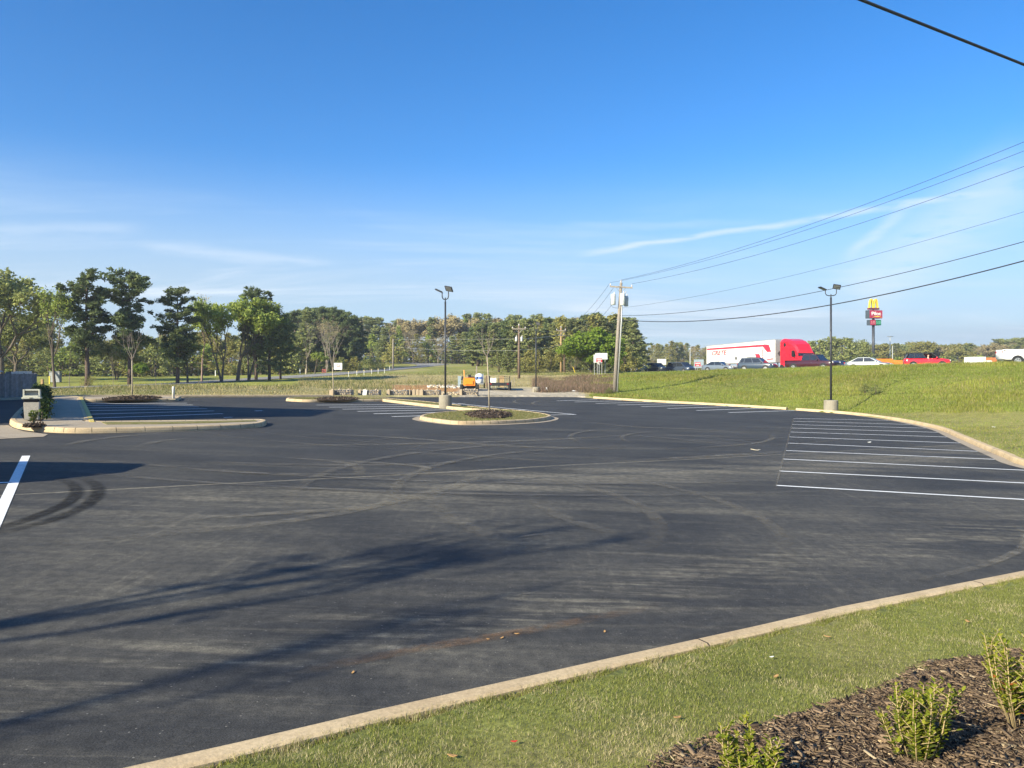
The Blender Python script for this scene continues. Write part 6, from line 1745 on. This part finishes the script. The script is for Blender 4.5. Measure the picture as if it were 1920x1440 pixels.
def tank_trailer():
    x, y = at(899, 66); t = thing('water_tank', 'white plastic water tank with blue band on a small frame', 'tank', (x, y, hz(x, y)), 0)
    MB().box((0, 0, .45), (.95, 1.2, .10)).build('frame', M['grey_metal'], t)
    MB().tube([(0, 0, .5), (0, 0, .55), (0, 0, 1.25), (0, 0, 1.42), (0, 0, 1.5)], [.38, .44, .44, .30, .10], 18).build('tank_body', M['white'], t, True)
    t.scale = (0.8, 0.8, 0.85)
    MB().tube([(0, 0, .92), (0, 0, 1.14)], .446, 18).build('blue_band', mat('tank_blue', (0.12, 0.2, 0.5), 0.5), t)
    for s in (-1, 1):
        mb = MB(); mb.tube([(s * .45, 0, .28), (s * .58, 0, .28)], .28, 14); mb.build('wheel', M['tyre'], t)
        MB().tube([(s * .42, -.5, .45), (s * .42, -.5, 1.5)], .02, 5).build('cage_bar', M['galv'], t)
tank_trailer()
sign('white notice board on stakes at the work site', 919.5, 930.5, 709, 717.3, 68, M['sign_white'], (921, 929), name='site_board', cat='sign')
for pxl, pxr, top, Y, lab, mm_ in ((936, 945, 705, 70, 'upright tan timber boards at the work site', M['tanwood']), (910.5, 914, 704.5, 69, 'brown upright plank beside the white notice board', M['brownwood']), (858.5, 864.5, 705, 66, 'grey upright metal sheet left of the orange loader', M['sign_teal'])):
    k = Y / F; x = ((pxl + pxr) / 2 - CX) * k; zz = hz(x, Y); w = (pxr - pxl) * k; h = CAMZ + (706 - top) * k - zz
    t = thing('upright_boards', lab, 'boards', (x, Y, zz))
    nb = 3 if w > 0.2 else 1
    for i in range(nb): MB().box((-w / 2 + w * (i + .5) / nb, 0.01 * (i % 2), h / 2), (w / nb - 0.008, 0.04, h)).build('board', mm_, t)
for i, (px, py) in enumerate(((948, 704), (953, 708), (959, 712), (964, 706), (893.5, 686), (903, 704))):
    Y = 74 if px < 900 else 72; x, y = at(px, Y); zz = hz(x, y)
    t = thing('fence_post', ('first thin fence post right of the timber boards', 'second thin fence post right of the timber boards', 'low fence post near the brown pole', 'thin fence post just left of the brown pole', 'tall green post behind the water tank', 'thin post right of the water tank')[i], 'fence post', (x, y, zz), 0, 'thin posts at the work site')
    MB().box((0, 0, (CAMZ + (706 - py) / F * Y - zz) / 2), (0.05 if i != 4 else 0.12, 0.05, CAMZ + (706 - py) / F * Y - zz)).build('post', M['oldwood'], t)

def rubble(name, label, px0, px1, Y0, Y1, n, cols, smin, smax, seed):
    rnd = random.Random(seed); mb = MB()
    for i in range(n):
        px = rnd.uniform(px0, px1); Y = rnd.uniform(Y0, Y1); x, y = at(px, Y); z = hz(x, y); s = rnd.uniform(smin, smax)
        V = []
        for q in range(5):
            a = 6.283 * q / 5 + rnd.uniform(-.3, .3); V.append((x + math.cos(a) * s * rnd.uniform(.7, 1.2), y + math.sin(a) * s * rnd.uniform(.7, 1.2), z - 0.03))
        for q in range(5): V.append((x + (V[q][0] - x) * 0.7, y + (V[q][1] - y) * 0.7, z + s * rnd.uniform(.5, .9)))
        mb.add(V, [(5, 6, 7, 8, 9)] + [(q, (q + 1) % 5, (q + 1) % 5 + 5, q + 5) for q in range(5)], rnd.randrange(len(cols)))
    return tag(mb.build(name, cols), label, 'rubble', kind='stuff')
M['stone_white'] = mat('white_stone', (0.66, 0.64, 0.60), 0.85, 0, 0.15, 5)
rubble('rubble', 'white broken stones on red clay left of the loader', 803, 862, 64, 70, 130, [M['stone_white'], M['block'], M['cobble_tan']], 0.06, 0.17, 5)
rubble('litter_stones', 'small tan stones along the far edge of the lot', 826, 862, 55.5, 58, 60, [M['block'], M['cobble_tan']], 0.06, 0.16, 6)
for i, (px, py, lab) in enumerate(((1025, 735, 'upright white scrap beside the far lamp post'), (1077, 731, 'flat white scrap in the grass beside the brambles'))):
    x, y = at(px, 63.5); o = MB().hexa([(-.08, -.02, 0), (.10, 0, 0), (.08, .1, 0), (-.09, .08, 0), (-.10, 0, .25 - .18 * i), (.02, 0, .28 - .2 * i), (.02, .06, .22 - .16 * i), (-.08, .05, .2 - .15 * i)]).build('scrap', M['white'])
    o.location = (x, y, hz(x, y) + 0.05); o.scale = (1 + i, 1, 1); tag(o, lab, 'litter')
# lane delineators and a post row
for i, px in enumerate((653.5, 669, 682.5, 696.5, 709, 721, 730.5)):
    py = np.interp(px, [653, 722, 731], [706, 702, 692]); Y = np.interp(px, [653, 722, 731], [88, 99, 112]); x, y = at(px, Y)
    t = thing('delineator', ('first', 'second', 'third', 'fourth', 'fifth', 'sixth', 'last')[i] + ' thin marker post along the lane counted from the left', 'marker post', (x, y, hz(x, y)), 0, 'marker posts along the lane')
    MB().box((0, 0, 0.3), (0.05, 0.03, 0.62)).build('post', M['sign_back'], t); MB().box((0, -0.02, 0.57), (0.10, 0.012, 0.10)).build('reflector', mat('amber', (0.65, 0.5, 0.2), 0.4), t)
for px, py, Y, lab, c in ((93, 722, 72, 'yellow marker post left of the slim loose tree', (0.72, 0.56, 0.05)), (404, 701, 96, 'small white utility marker behind the leaning green tree', (0.7, 0.7, 0.68)), (562.5, 696, 98, 'small white marker before the bare grey tree', (0.7, 0.7, 0.68)), (573, 699, 96, 'tan utility box beside the path', (0.5, 0.42, 0.3))):
    x, y = at(px, Y); zz = hz(x, y); o = thing('field_marker', lab, 'marker', (x, y, zz))
    MB().box((0, 0, 0.35), (0.11, 0.1, 0.7), taper=0.85).build('marker_body', mat('marker', c, 0.5), o, bevel=0.01); MB().box((0, 0, 0.72), (0.13, 0.12, 0.04)).build('cap', mat('marker_cap', tuple(v * 0.9 for v in c), 0.5), o)
t = thing('utility_cabinet', 'pale grey utility cabinet behind the slim loose tree', 'cabinet', (*at(104, 76), hz(*at(104, 76))))
for s in (-1, 1): MB().box((s * 0.26, 0, 0.5), (0.5, 0.4, 1.0)).build('door', M['grey_metal'], t, bevel=0.01)
MB().box((0, 0, 1.03), (1.1, 0.5, 0.06)).build('cabinet_roof', M['grey_metal'], t)

# ------------------------------------------------------------------ left foreground island: bin, hedge, bollard, fence
def litter_bin():
    p = L(60, 788.5, 0.14); k = p.y / F
    t = thing('litter_bin', 'pale stone litter bin with open-fronted hood and black liner', 'litter bin', (p.x, p.y, p.z), R(27))
    st = concrete_mat('bin_aggregate', (0.47, 0.43, 0.36), (0.33, 0.29, 0.24), 0.6)
    cream = mat('bin_hood', (0.62, 0.60, 0.48), 0.45, 0, 0.05)
    w0, w1, hb = 0.195, 0.225, 0.56
    MB().hexa([(-w0, -w0, 0.03), (w0, -w0, 0.03), (w0, w0, 0.03), (-w0, w0, 0.03), (-w1, -w1, hb), (w1, -w1, hb), (w1, w1, hb), (-w1, w1, hb)]).build('bin_body', st, t, bevel=0.012)
    MB().box((0, 0, hb + 0.055), (0.44, 0.44, 0.12)).build('liner', mat('bin_liner', (0.015, 0.015, 0.017), 0.3), t, bevel=0.02)
    z0 = hb + 0.10
    rim = MB(); rim.box((0, 0, z0 + 0.03), (0.54, 0.54, 0.06)); rim.build('hood_rim', cream, t, bevel=0.012)
    hd = MB()
    zt = z0 + 0.27
    hd.box((-0.215, 0.0, (z0 + zt) / 2 + .03), (0.045, 0.44, 0.25)); hd.box((0.215, 0.0, (z0 + zt) / 2 + .03), (0.045, 0.44, 0.25)); hd.box((0, 0.2, (z0 + zt) / 2 + .03), (0.39, 0.04, 0.25))
    hd.box((0, 0.02, zt + 0.0), (0.475, 0.46, 0.04)); hd.box((0, -0.21, z0 + 0.08), (0.39, 0.04, 0.05))
    hd.build('hood', cream, t)
    MB().box((0, -0.05, (z0 + zt) / 2 + .02), (0.386, 0.02, 0.20), mat=Matrix.Rotation(R(-18), 3, 'X')).build('flap', mat('bin_flap', (0.42, 0.42, 0.38), 0.4), t)
    MB().box((0, -0.275, z0 + 0.03), (0.10, 0.012, 0.02)).build('label_plate', M['black'], t)
    t.scale = (0.92, 0.92, 1.0)
litter_bin()

M['hedge'] = leafmat('hedge_leaves', (0.028, 0.055, 0.020), (0.075, 0.11, 0.035), 0.25, 0.1)
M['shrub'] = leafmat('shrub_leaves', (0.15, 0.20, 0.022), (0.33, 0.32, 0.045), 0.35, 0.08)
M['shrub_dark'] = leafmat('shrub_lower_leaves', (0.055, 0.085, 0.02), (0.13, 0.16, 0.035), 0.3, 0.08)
M['stem'] = mat('shrub_stems', (0.36, 0.27, 0.14), 0.8, 0, 0.2)
M['redleaf'] = leafmat('rust_leaves', (0.30, 0.09, 0.03), (0.42, 0.18, 0.06), 0.3, 0.1)
def hedge():
    a, b = L(79, 786, 0.14), L(76, 747, 0.14)
    t = thing('hedge', 'dark green clipped hedge behind the litter bin', 'hedge', (a.x, a.y, a.z))
    n = 60; cen = []; rr = []
    rnd = random.Random(3)
    for i in range(n):
        f = i / (n - 1); q = a.lerp(b, f)
        for zz in (0.12, 0.34, 0.52): cen.append((q.x - a.x + rnd.gauss(0, .10), q.y - a.y + rnd.gauss(0, .1), q.z - a.z + zz + rnd.gauss(0, .03))); rr.append((.24, .24, .15))
    V = leaf_quads(np.array(cen), np.array(rr), 45, 0.045, 0.2, 0.6)
    tag(link('foliage', leaf_mesh('foliage', V, M['hedge']), t))
    mb = MB()
    for i in range(12):
        q = a.lerp(b, i / 11) - a; mb.tube([(q.x, q.y, q.z - 0.05), (q.x, q.y, q.z + 0.4)], 0.02, 5)
    mb.build('stems', M['bark'], t)
hedge()

def small_bush(label, p, h, r, k=300, matl='shrub'):
    t = thing('bush', label, 'bush', (p.x, p.y, p.z)); rnd = random.Random(int(p.x * 100))
    mb = MB(); cen = []
    for i in range(9):
        a = rnd.uniform(0, 6.28); q = Vector((math.cos(a) * r * rnd.uniform(.3, 1), math.sin(a) * r * rnd.uniform(.3, 1), h * rnd.uniform(.6, 1)))
        mb.tube([(0, 0, -0.03), q * 0.5 + Vector((0, 0, .05)), q], [.012, .009, .005], 4); cen += [tuple(q * f) for f in (0.55, 0.8, 1.0)]
    mb.build('stems', M['stem'], t)
    V = leaf_quads(np.array(cen), np.full((len(cen), 3), r * 0.32), max(8, k // len(cen)), 0.035, 0.1, 0.5)
    link('foliage', leaf_mesh('foliage', V, M[matl]), t)
p = L(62, 797, 0.15); 
def mulch_mound(label, p, rx, ry, h, name='mulch_mound', seed=1, parent=None):
    rnd = random.Random(seed); V = [(0, 0, h)]; Fs = []
    rings, seg = 9, 40
    for i in range(1, rings + 1):
        f = i / rings
        for j in range(seg):
            a = 6.2832 * j / seg; e = 1 + rnd.uniform(-.08, .08)
            V.append((math.cos(a) * rx * f * e, math.sin(a) * ry * f * e, h * (1 - f * f) + rnd.uniform(-.03, .05) * (i < rings) - 0.02 * (i == rings)))
    for j in range(seg): Fs.append((0, 1 + j, 1 + (j + 1) % seg))
    for i in range(rings - 1):
        for j in range(seg):
            a = 1 + i * seg + j; b = 1 + i * seg + (j + 1) % seg; Fs.append((a, a + seg, b + seg, b))
    o = MB().add(V, Fs).build(name, M['mulch'], None, True); o.location = p
    m = int(700 * max(0.4, rx)); f = np.sqrt(RNG.random(m)) * 1.04; a = RNG.random(m) * 6.283
    C = np.c_[np.cos(a) * rx * f, np.sin(a) * ry * f, h * (1 - f * f) + 0.02 + 0.02 * RNG.random(m)]
    b = RNG.random(m) * 6.283; ax = np.c_[np.cos(b), np.sin(b), RNG.normal(0, .5, m)] * 0.05; bx = np.c_[-np.sin(b), np.cos(b), RNG.normal(0, .6, m)] * 0.018
    W = np.stack([C - ax - bx, C - ax + bx, C + ax + bx, C + ax - bx], 1).reshape(-1, 3)
    cc = np.where((RNG.random(m) > .75)[:, None], np.array((0.24, 0.18, 0.13)), np.array((0.09, 0.068, 0.055))) * (0.6 + .8 * RNG.random(m))[:, None]
    tag(link('mulch_chips', fast_mesh('mulch_chips', W, np.arange(4 * m).reshape(m, 4), M['blades'], np.repeat(cc, 4, 0)), o), kind='stuff')
    return tag(o, label, 'mulch', kind='stuff')
mulch_mound('small dark mulch patch at the foot of the litter bin', L(64, 799.3, 0.145), 0.24, 0.30, 0.03, seed=4)
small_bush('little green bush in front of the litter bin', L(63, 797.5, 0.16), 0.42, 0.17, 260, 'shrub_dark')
small_bush('low bush at the far end of the hedge', L(84, 748, 0.15), 0.55, 0.3, 300, 'olive')
x, y = at(163, 63.5); small_bush('reddish low bush at the foot of the left tall pine', Vector((x, y, hz(x, y))), 0.9, 0.9, 700, 'olive')

p = L(325, 748.5, 0.12); t = thing('bollard', 'white pipe bollard at the corner of the mulch bed', 'bollard', p)
MB().tube([(0, 0, -.05), (0, 0, .58), (0, 0, .62), (0, 0, .64)], [.06, .06, .045, .01], 12).build('post', mat('bollard_white', (0.66, 0.62, 0.55), 0.6), t, True)
MB().box((0, 0, 0.0), (.34, .30, .05)).build('footing', M['concrete'], t)
p = L(80, 741, 0); t = thing('wooden_post', 'short tan wooden post right of the fence enclosure', 'post', (*at(79.5, 46), hz(*at(79.5, 46))))
MB().box((0, 0, 0.5), (.13, .13, 1.0)).build('post', M['tanwood'], t, bevel=0.01)

def fence_enclosure():
    t = thing('board_fence', 'weathered grey board fence enclosure at the left border', 'fence', (0, 0, 0))
    fw = mat('fence_boards', (0.20, 0.20, 0.20), 0.9, 0, 0.3, 9, 0.4, rnd=0.25)
    a, b = L(68, 743.5, 0.1), L(-150, 749, 0.1)
    d = Vector((b.x - a.x, b.y - a.y)); n = 46; st = d.length / n; d.normalize(); ang = math.atan2(d.y, d.x)
    h = (742 - 697.5) / F * a.y
    rnd = random.Random(2)
    for i in range(n):
        q = Vector((a.x, a.y)) + d * st * (i + 0.5)
        hh = h + rnd.uniform(-.02, .02)
        MB().box((q.x, q.y + rnd.uniform(-.008, .008), lotz(q.x, q.y) + 0.05 + hh / 2), (st - 0.010, 0.022, hh), rz=ang + rnd.uniform(-.04, .04)).build('board', fw, t)
    back = Vector((-d.y, d.x)); back = back if back.y > 0 else -back
    for i in range(20):
        q = Vector((a.x, a.y)) + back * st * (i + 0.6) + Vector((0.03, 0))
        MB().box((q.x, q.y, lotz(q.x, q.y) + 0.08 + h / 2), (st - 0.01, 0.022, h), rz=ang + R(90)).build('board', fw, t)
    for zz in (0.3, 0.95):
        m_ = (Vector((a.x, a.y)) + Vector((b.x, b.y))) / 2 + back * 0.05
        MB().box((m_.x, m_.y, lotz(m_.x, m_.y) + zz), ((b - a).length, 0.05, 0.09), rz=ang).build('rail', fw, t)
    # container inside the enclosure
    c = Vector((a.x, a.y)) + d * 2.6 + back * 1.6
    k = thing('dumpster', 'dumpster with white lid and blue rim inside the fence', 'dumpster', (c.x, c.y, lotz(c.x, c.y) + 0.1), ang)
    MB().box((0, 0, 0.62), (2.6, 1.5, 1.1), taper=1.0).build('container', mat('dumpster_blue', (0.02, 0.06, 0.22), 0.5), k, bevel=0.02)
    MB().box((0, 0.1, h + 0.06), (3.0, 1.5, 0.06), mat=Matrix.Rotation(R(-4), 3, 'X')).build('lid', M['galv'], k)
    MB().box((0, -0.72, h - 0.02), (2.9, 0.06, 0.12)).build('lid_edge', mat('lid_dark', (0.03, 0.03, 0.04), 0.5), k)
    tp = thing('plank_pile', 'pale slatted panel leaning above the fence corner', 'panel', (a.x, a.y, lotz(a.x, a.y)), ang)
    for i in range(6): MB().box((0.12 + 0.17 * i, 0.25 * (1 if back.y > 0 else -1) * -1, h - 0.2), (0.15, 0.03, 0.75 if i < 5 else 0.7)).build('slat', M['galv'], tp)
    kerb_run('short tan kerb in front of the fence enclosure', [L(-150, 752.5), L(0, 747.5), L(34, 746.8)], 1, 0.16, 0.12, step=0.6, smooth=False)
fence_enclosure()

# ------------------------------------------------------------------ saplings
def sapling(label, p, h, fork, seed, spread=0.26, r=0.035, lean=0.0, pale=True):
    rnd = random.Random(seed)
    t = thing('sapling', label, 'sapling', (p.x, p.y, p.z))
    mb = MB(); f = Vector((lean, 0, fork))
    mb.tube([(0, 0, -0.1), (lean * 0.3 + 0.01, 0, fork * 0.45), f], [r, r * 0.8, r * 0.7], 7)
    mb.build('trunk', mat('sapling_bark', (0.36, 0.30, 0.22), 0.9, 0, 0.2), t, True)
    br = MB(); tips = []
    for i in range(5):
        a = 6.283 * i / 5 + rnd.uniform(-.4, .4)
        d = Vector((math.cos(a) * spread * 1.5, math.sin(a) * spread * 1.5, 1)).normalized()
        grow(br, f, d, (h - fork) * 0.34, r * 0.5, 3, rnd, tips, spread, (2, 2), 0.72, 0.25, 4)
    br.build('branches', M['twig'], t, True)
    return t
p = L(917.5, 774.5, 0.13); sapling('bare sapling on the small island in the middle of the lot', p + Vector((0, 0, 0.08)), (774 - 612) / F * p.y, (774 - 672) / F * p.y, 3, 0.30, lean=-0.10)
mulch_mound('dark mulch mound around the island sapling', L(916, 777, 0.13), 1.0, 2.6, 0.13, seed=2)
p = L(247.5, 746, 0.12); sapling('bare goblet-shaped sapling in the left mulch bed', p, (746 - 612) / F * p.y, (746 - 676) / F * p.y, 8, 0.30)
mulch_mound('dark mulch mound around the left sapling', L(250, 747.5, 0.12), 1.0, 2.0, 0.10, seed=5)
p = L(625, 746.5, 0.12); sapling('bare sapling on the far island before the leftmost stone block', p, (746 - 595) / F * p.y, (746 - 688) / F * p.y, 12, 0.22, lean=-0.05)
mulch_mound('dark mulch patch around the far sapling', L(632, 748, 0.12), 1.1, 2.2, 0.08, seed=6)

# ------------------------------------------------------------------ foreground mulch bed with shrubs
def mulch_bed():
    n = 60000
    mn, mx = np.array((0.1, 2.0)), np.array((5.0, 5.4))
    P = mn + (mx - mn) * RNG.random((n, 2)); b = sdist(P, BED); edge = b + (vnoise(P, 0.25, 41) - 0.5) * 0.16
    P = P[edge < 0.02]; b = b[edge < 0.02]
    z = gridz(P) + 0.015 + 0.035 * smooth01(-b * 4) + 0.03 * vnoise(P, 0.3, 42) + 0.012 * RNG.random(len(P))
    m = len(P); a = RNG.random(m) * 6.283; tl = RNG.normal(0, 0.22, m)
    ax = np.c_[np.cos(a), np.sin(a), tl]; bx = np.c_[-np.sin(a), np.cos(a), RNG.normal(0, 0.35, m)]
    s = np.exp(RNG.normal(-4.3, 0.55, m))[:, None]; w = s * (0.16 + 0.22 * RNG.random(m))[:, None]
    C = np.c_[P, z]; up = np.array((0, 0, 1.0)) * (w * 0.5)
    V = np.stack([C - ax * s - bx * w * .6, C - ax * s * 1.05 + bx * w * .6, C + ax * s + bx * w * .5, C + ax * s * .95 - bx * w * .5,
                  C - ax * s - bx * w * .6 - up, C - ax * s * 1.05 + bx * w * .6 - up, C + ax * s + bx * w * .5 - up, C + ax * s * .95 - bx * w * .5 - up], 1).reshape(-1, 3)
    q = np.array([(3, 2, 1, 0), (0, 1, 5, 4), (1, 2, 6, 5), (2, 3, 7, 6), (3, 0, 4, 7)])
    quads_ = (np.arange(m)[:, None, None] * 8 + q[None]).reshape(-1, 4)
    v = RNG.random(m)
    col = np.where((v > 0.93)[:, None], np.array((0.50, 0.39, 0.25)), np.where((v > 0.45)[:, None], np.array((0.29, 0.205, 0.135)), np.array((0.145, 0.105, 0.075)))) * (0.65 + 0.7 * RNG.random(m))[:, None]
    o = link('bark_mulch', fast_mesh('bark_mulch', V, quads_, M['blades'], np.repeat(col, 8, 0)))
    tag(o, 'dark shredded bark mulch bed in the lower right corner', 'mulch', kind='stuff')
    # soil under the chips
    gx, gy = np.meshgrid(np.linspace(0.0, 6.4, 90), np.linspace(0.6, 5.6, 70)); Q = np.c_[gx.ravel(), gy.ravel()]
    bb = sdist(Q, BED); zz = gridz(Q) + np.where(bb < 0, 0.012 + 0.035 * smooth01(-bb * 4), -0.08) + 0.02 * vnoise(Q, 0.3, 42)
    i2 = np.arange(90 * 70).reshape(70, 90); qd = np.c_[i2[:-1, :-1].ravel(), i2[:-1, 1:].ravel(), i2[1:, 1:].ravel(), i2[1:, :-1].ravel()]
    qd = qd[(bb[qd] < 0.06).all(1)]
    so = link('mulch_soil', fast_mesh('mulch_soil', np.c_[Q, zz], qd, M['mulch'], None, True)); tag(so, 'dark soil of the planting bed', kind='structure')
mulch_bed()

def shrub(label, x, y, h, r, seed, nst=13, lv=26, rust=0):
    """upright privet-like shrub: stiff stems with paired oval leaves"""
    rnd = random.Random(seed)
    t = thing('shrub', label, 'shrub', (x, y, hz(x, y) + 0.03), 0, 'young shrubs in the mulch bed')
    mb = MB(); A, B_, Rr = [], [], []
    def leaf(p, d, s):
        d = d.normalized(); side = d.cross(Vector((0, 0, 1)));
        if side.length < 1e-3: side = Vector((1, 0, 0))
        side.normalize(); nrm = side.cross(d)
        w = s * 0.27
        V = [p, p + d * s * .35 + side * w + nrm * w * .25, p + d * s * .75 + side * w * .75 + nrm * w * .2, p + d * s, p + d * s * .75 - side * w * .75 + nrm * w * .2, p + d * s * .35 - side * w + nrm * w * .25]
        return V
    lists = {'shrub': [], 'shrub_dark': [], 'redleaf': []}
    for i in range(nst):
        a = 6.283 * i / nst + rnd.uniform(-.3, .3); rr_ = r * rnd.uniform(.25, 1.05); hh = h * rnd.uniform(.55, 1.08)
        base = Vector((math.cos(a) * .03, math.sin(a) * .03, -.03)); tip = Vector((math.cos(a) * rr_, math.sin(a) * rr_, hh)); mid = base.lerp(tip, .5) + Vector((math.cos(a), math.sin(a), 0)) * r * .12
        mb.tube([base, mid, tip], [.0042, .0032, .0018], 5)
        for j in range(lv):
            f = 0.28 + 0.74 * j / lv
            p_ = base.lerp(mid, f * 2) if f < .5 else mid.lerp(tip, f * 2 - 1)
            aa = j * 1.57 + rnd.uniform(-.5, .5)
            for s_ in (0, math.pi):
                if rnd.random() < 0.08: continue
                d = Vector((math.cos(aa + s_), math.sin(aa + s_), rnd.uniform(.15, .95)))
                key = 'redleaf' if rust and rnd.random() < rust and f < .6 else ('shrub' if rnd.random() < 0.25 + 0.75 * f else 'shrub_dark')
                lists[key].append(leaf(p_, d, rnd.uniform(.024, .044) * (1.15 - .35 * f)))
        # side shoots
        for j in range(6):
            f = rnd.uniform(.3, .9); p_ = base.lerp(tip, f); d = Vector((rnd.gauss(0, 1), rnd.gauss(0, 1), 1.1)).normalized(); q_ = p_ + d * h * .22
            mb.tube([p_, q_], [.003, .0015], 4)
            for m_ in range(8):
                aa = rnd.uniform(0, 6.28); lists['shrub'].append(leaf(p_.lerp(q_, .25 + .75 * m_ / 7), Vector((math.cos(aa), math.sin(aa), rnd.uniform(.2, .9))), rnd.uniform(.020, .036)))
    mb.build('stems', M['stem'], t, True)
    for key, LL in lists.items():
        if not LL: continue
        V = [v for l_ in LL for v in l_]; Fs = [tuple(range(6 * i, 6 * i + 6)) for i in range(len(LL))]
        MB().add(V, Fs).build('foliage', M[key], t)
    return t
_s = G(1722, 1448); shrub('yellow-green young shrub in the middle of the mulch bed', _s.x, _s.y, 148 / F * _s.y, 0.17, 1, 16)
_s = G(1915, 1385); shrub('yellow-green shrub with rusty leaves at the right border', _s.x, _s.y, 185 / F * _s.y, 0.20, 2, 18, 26, 0.15)
_s = G(1395, 1500); shrub('low shrub cut by the bottom edge at the left tip of the bed', _s.x, _s.y, 120 / F * _s.y, 0.17, 3, 14, 18)

# fallen leaves and litter lying about
def debris(label, name, px, py, size, col, off=0.0, lawn=False, cat='leaf', grp=None, seed=0):
    rnd = random.Random(seed)
    if lawn:
        x, y = 0, 0; q = G(px, py); x, y = q.x, q.y; z = q.z + 0.03
    else: q = L(px, py); x, y, z = q.x, q.y, q.z + 0.006
    V = [(-1, 0, 0.1), (-.35, .42, 0), (.4, .38, .12), (1, 0, .25), (.4, -.4, .1), (-.35, -.38, .02)]
    V2 = [(a, b, c - .12) for a, b, c in V]
    o = MB().add(V + V2, [tuple(range(6)), tuple(range(11, 5, -1))] + [(i, i + 6, (i + 1) % 6 + 6, (i + 1) % 6) for i in range(6)]).build(name, mat('litter_%s' % name, col, 0.7))
    o.scale = (size, size, size); o.rotation_euler = (0, 0, rnd.uniform(0, 6.28)); o.location = (x, y, z)
    return tag(o, label, cat, grp)
tanc = (0.42, 0.24, 0.09)
for i, (px, py, lab) in enumerate(((915, 1199, 'tan fallen leaf on the asphalt, left of the row of three'), (941, 1197, 'tan fallen leaf on the asphalt, middle of the row of three'), (969, 1189, 'tan fallen leaf on the asphalt, right of the row of three'), (1134, 1185, 'tan fallen leaf alone on the asphalt near the kerb'), (662, 1262, 'tan fallen leaf on the asphalt below the tree shadow'))):
    debris(lab, 'fallen_leaf', px, py, 0.022, tanc, seed=i, grp='leaves fallen on the asphalt')
for i, (px, py, lab) in enumerate(((1270, 1354, 'orange fallen leaf on the lawn left of the mulch bed'), (1551, 1200, 'tan fallen leaf on the upper lawn'), (848, 1427, 'tan fallen leaf on the lawn at the bottom edge'), (1814, 1171, 'tan fallen leaf on the lawn near the right border'), (1455, 1276, 'small tan leaf on the lawn amid straw patches'))):
    debris(lab, 'fallen_leaf', px, py, 0.028, tanc, lawn=True, seed=10 + i, grp='leaves fallen on the lawn')
debris('red plastic scrap on the lawn at the bottom', 'plastic_scrap', 964, 1400, 0.02, (0.6, 0.03, 0.02), lawn=True, cat='litter', seed=30)
debris('white scrap on the lawn', 'paper_scrap', 1447, 1239, 0.018, (0.75, 0.75, 0.72), lawn=True, cat='litter', seed=31)
debris('white scrap between two stall lines on the right', 'paper_scrap', 1630, 829.5, 0.09, (0.75, 0.75, 0.72), cat='litter', seed=32)
debris('white scrap on the mown grass beyond the right kerb', 'paper_scrap', 1863, 802, 0.12, (0.75, 0.75, 0.72), lawn=True, cat='litter', seed=33)
debris('pale clump on the asphalt left of the right stall row', 'dirt_clump', 1417, 844, 0.16, (0.45, 0.40, 0.30), cat='dirt', seed=34)

# bushes dotted on the bank
for px, py, Y, s_, lab in ((1622, 722, 52.5, 0.75, 'dark bush upper one on the grass bank below the red hatchback'), (1642, 727, 51, 0.8, 'dark bush lower one on the grass bank below the red hatchback'), (1142, 737, 62, 0.6, 'dark weed clump at the foot of the leaning pole')):
    x, y = at(px, Y); put_tree('thick_dark', 'bank_bush', lab, 'bush', x, y, h=s_ * 0.85, wid=1.7)

# ------------------------------------------------------------------ outside the frame on the left: what throws the long shadows
def restaurant():
    t = thing('restaurant_building', 'restaurant building left of the frame that shades the left stalls', 'building', (0, 0, 0))
    wl = mat('stucco', (0.5, 0.42, 0.32), 0.9); H_ = 9.0
    cx, cy = -8 - 0.735 * H_ / math.tan(R(SUN_EL)), 35 - 0.678 * H_ / math.tan(R(SUN_EL))
    MB().box((cx - 6, cy - 2.2, H_ / 2 + 0.35), (12, 4.4, H_)).build('wall', wl, t)
    MB().box((cx - 6, cy - 2.2, H_ + 0.45), (12.3, 4.7, 0.25)).build('roof', M['grey_metal'], t)
    bx, by = -20.8 - 0.735 * H_ / math.tan(R(SUN_EL)), 41 - 0.678 * H_ / math.tan(R(SUN_EL))
    MB().box((bx - 6, by - 5, H_ / 2 + 0.5), (12, 10, H_)).build('wall', wl, t)
    MB().box((bx - 6, by - 5, H_ + 0.6), (12.3, 10.3, 0.25)).build('roof', M['grey_metal'], t)
restaurant()
def shade_tree(px, py, hc, kind, h, wid, lab):
    """stand a tree so that its crown, hc above the lot, shades the place seen at (px, py)"""
    q = L(px, py); s = (hc - q.z) / math.tan(R(SUN_EL)); x, y = q.x - 0.735 * s, q.y - 0.678 * s
    put_tree(kind, 'lawn_tree', lab, 'tree', x, y, h=h, wid=wid, z=min(hz(x, y), 0.6))
shade_tree(860, 1000, 8.6, 'lolli', 9.5, 0.55, 'first tree left of the frame casting the long upper shadow')
shade_tree(650, 1208, 7.2, 'lolli', 7.9, 0.27, 'third tree left of the frame casting the lower shadow')

# ------------------------------------------------------------------ the air
def build_haze():
    m = bpy.data.materials.new('haze_air'); m.use_nodes = True
    N, K = m.node_tree.nodes, m.node_tree.links
    N.remove(N['Principled BSDF'])
    pv = N.new('ShaderNodeVolumePrincipled'); pv.inputs['Color'].default_value = (0.80, 0.88, 1.0, 1); pv.inputs['Density'].default_value = 0.0005
    pv.inputs['Anisotropy'].default_value = 0.2
    K.new(pv.outputs[0], [n for n in N if n.type == 'OUTPUT_MATERIAL'][0].inputs['Volume'])
    o = MB().box((50, 360, 16), (1540, 1120, 44)).build('haze', m)
    tag(o, 'thin pale haze in the air over the lot and woods', kind='stuff')
build_haze()
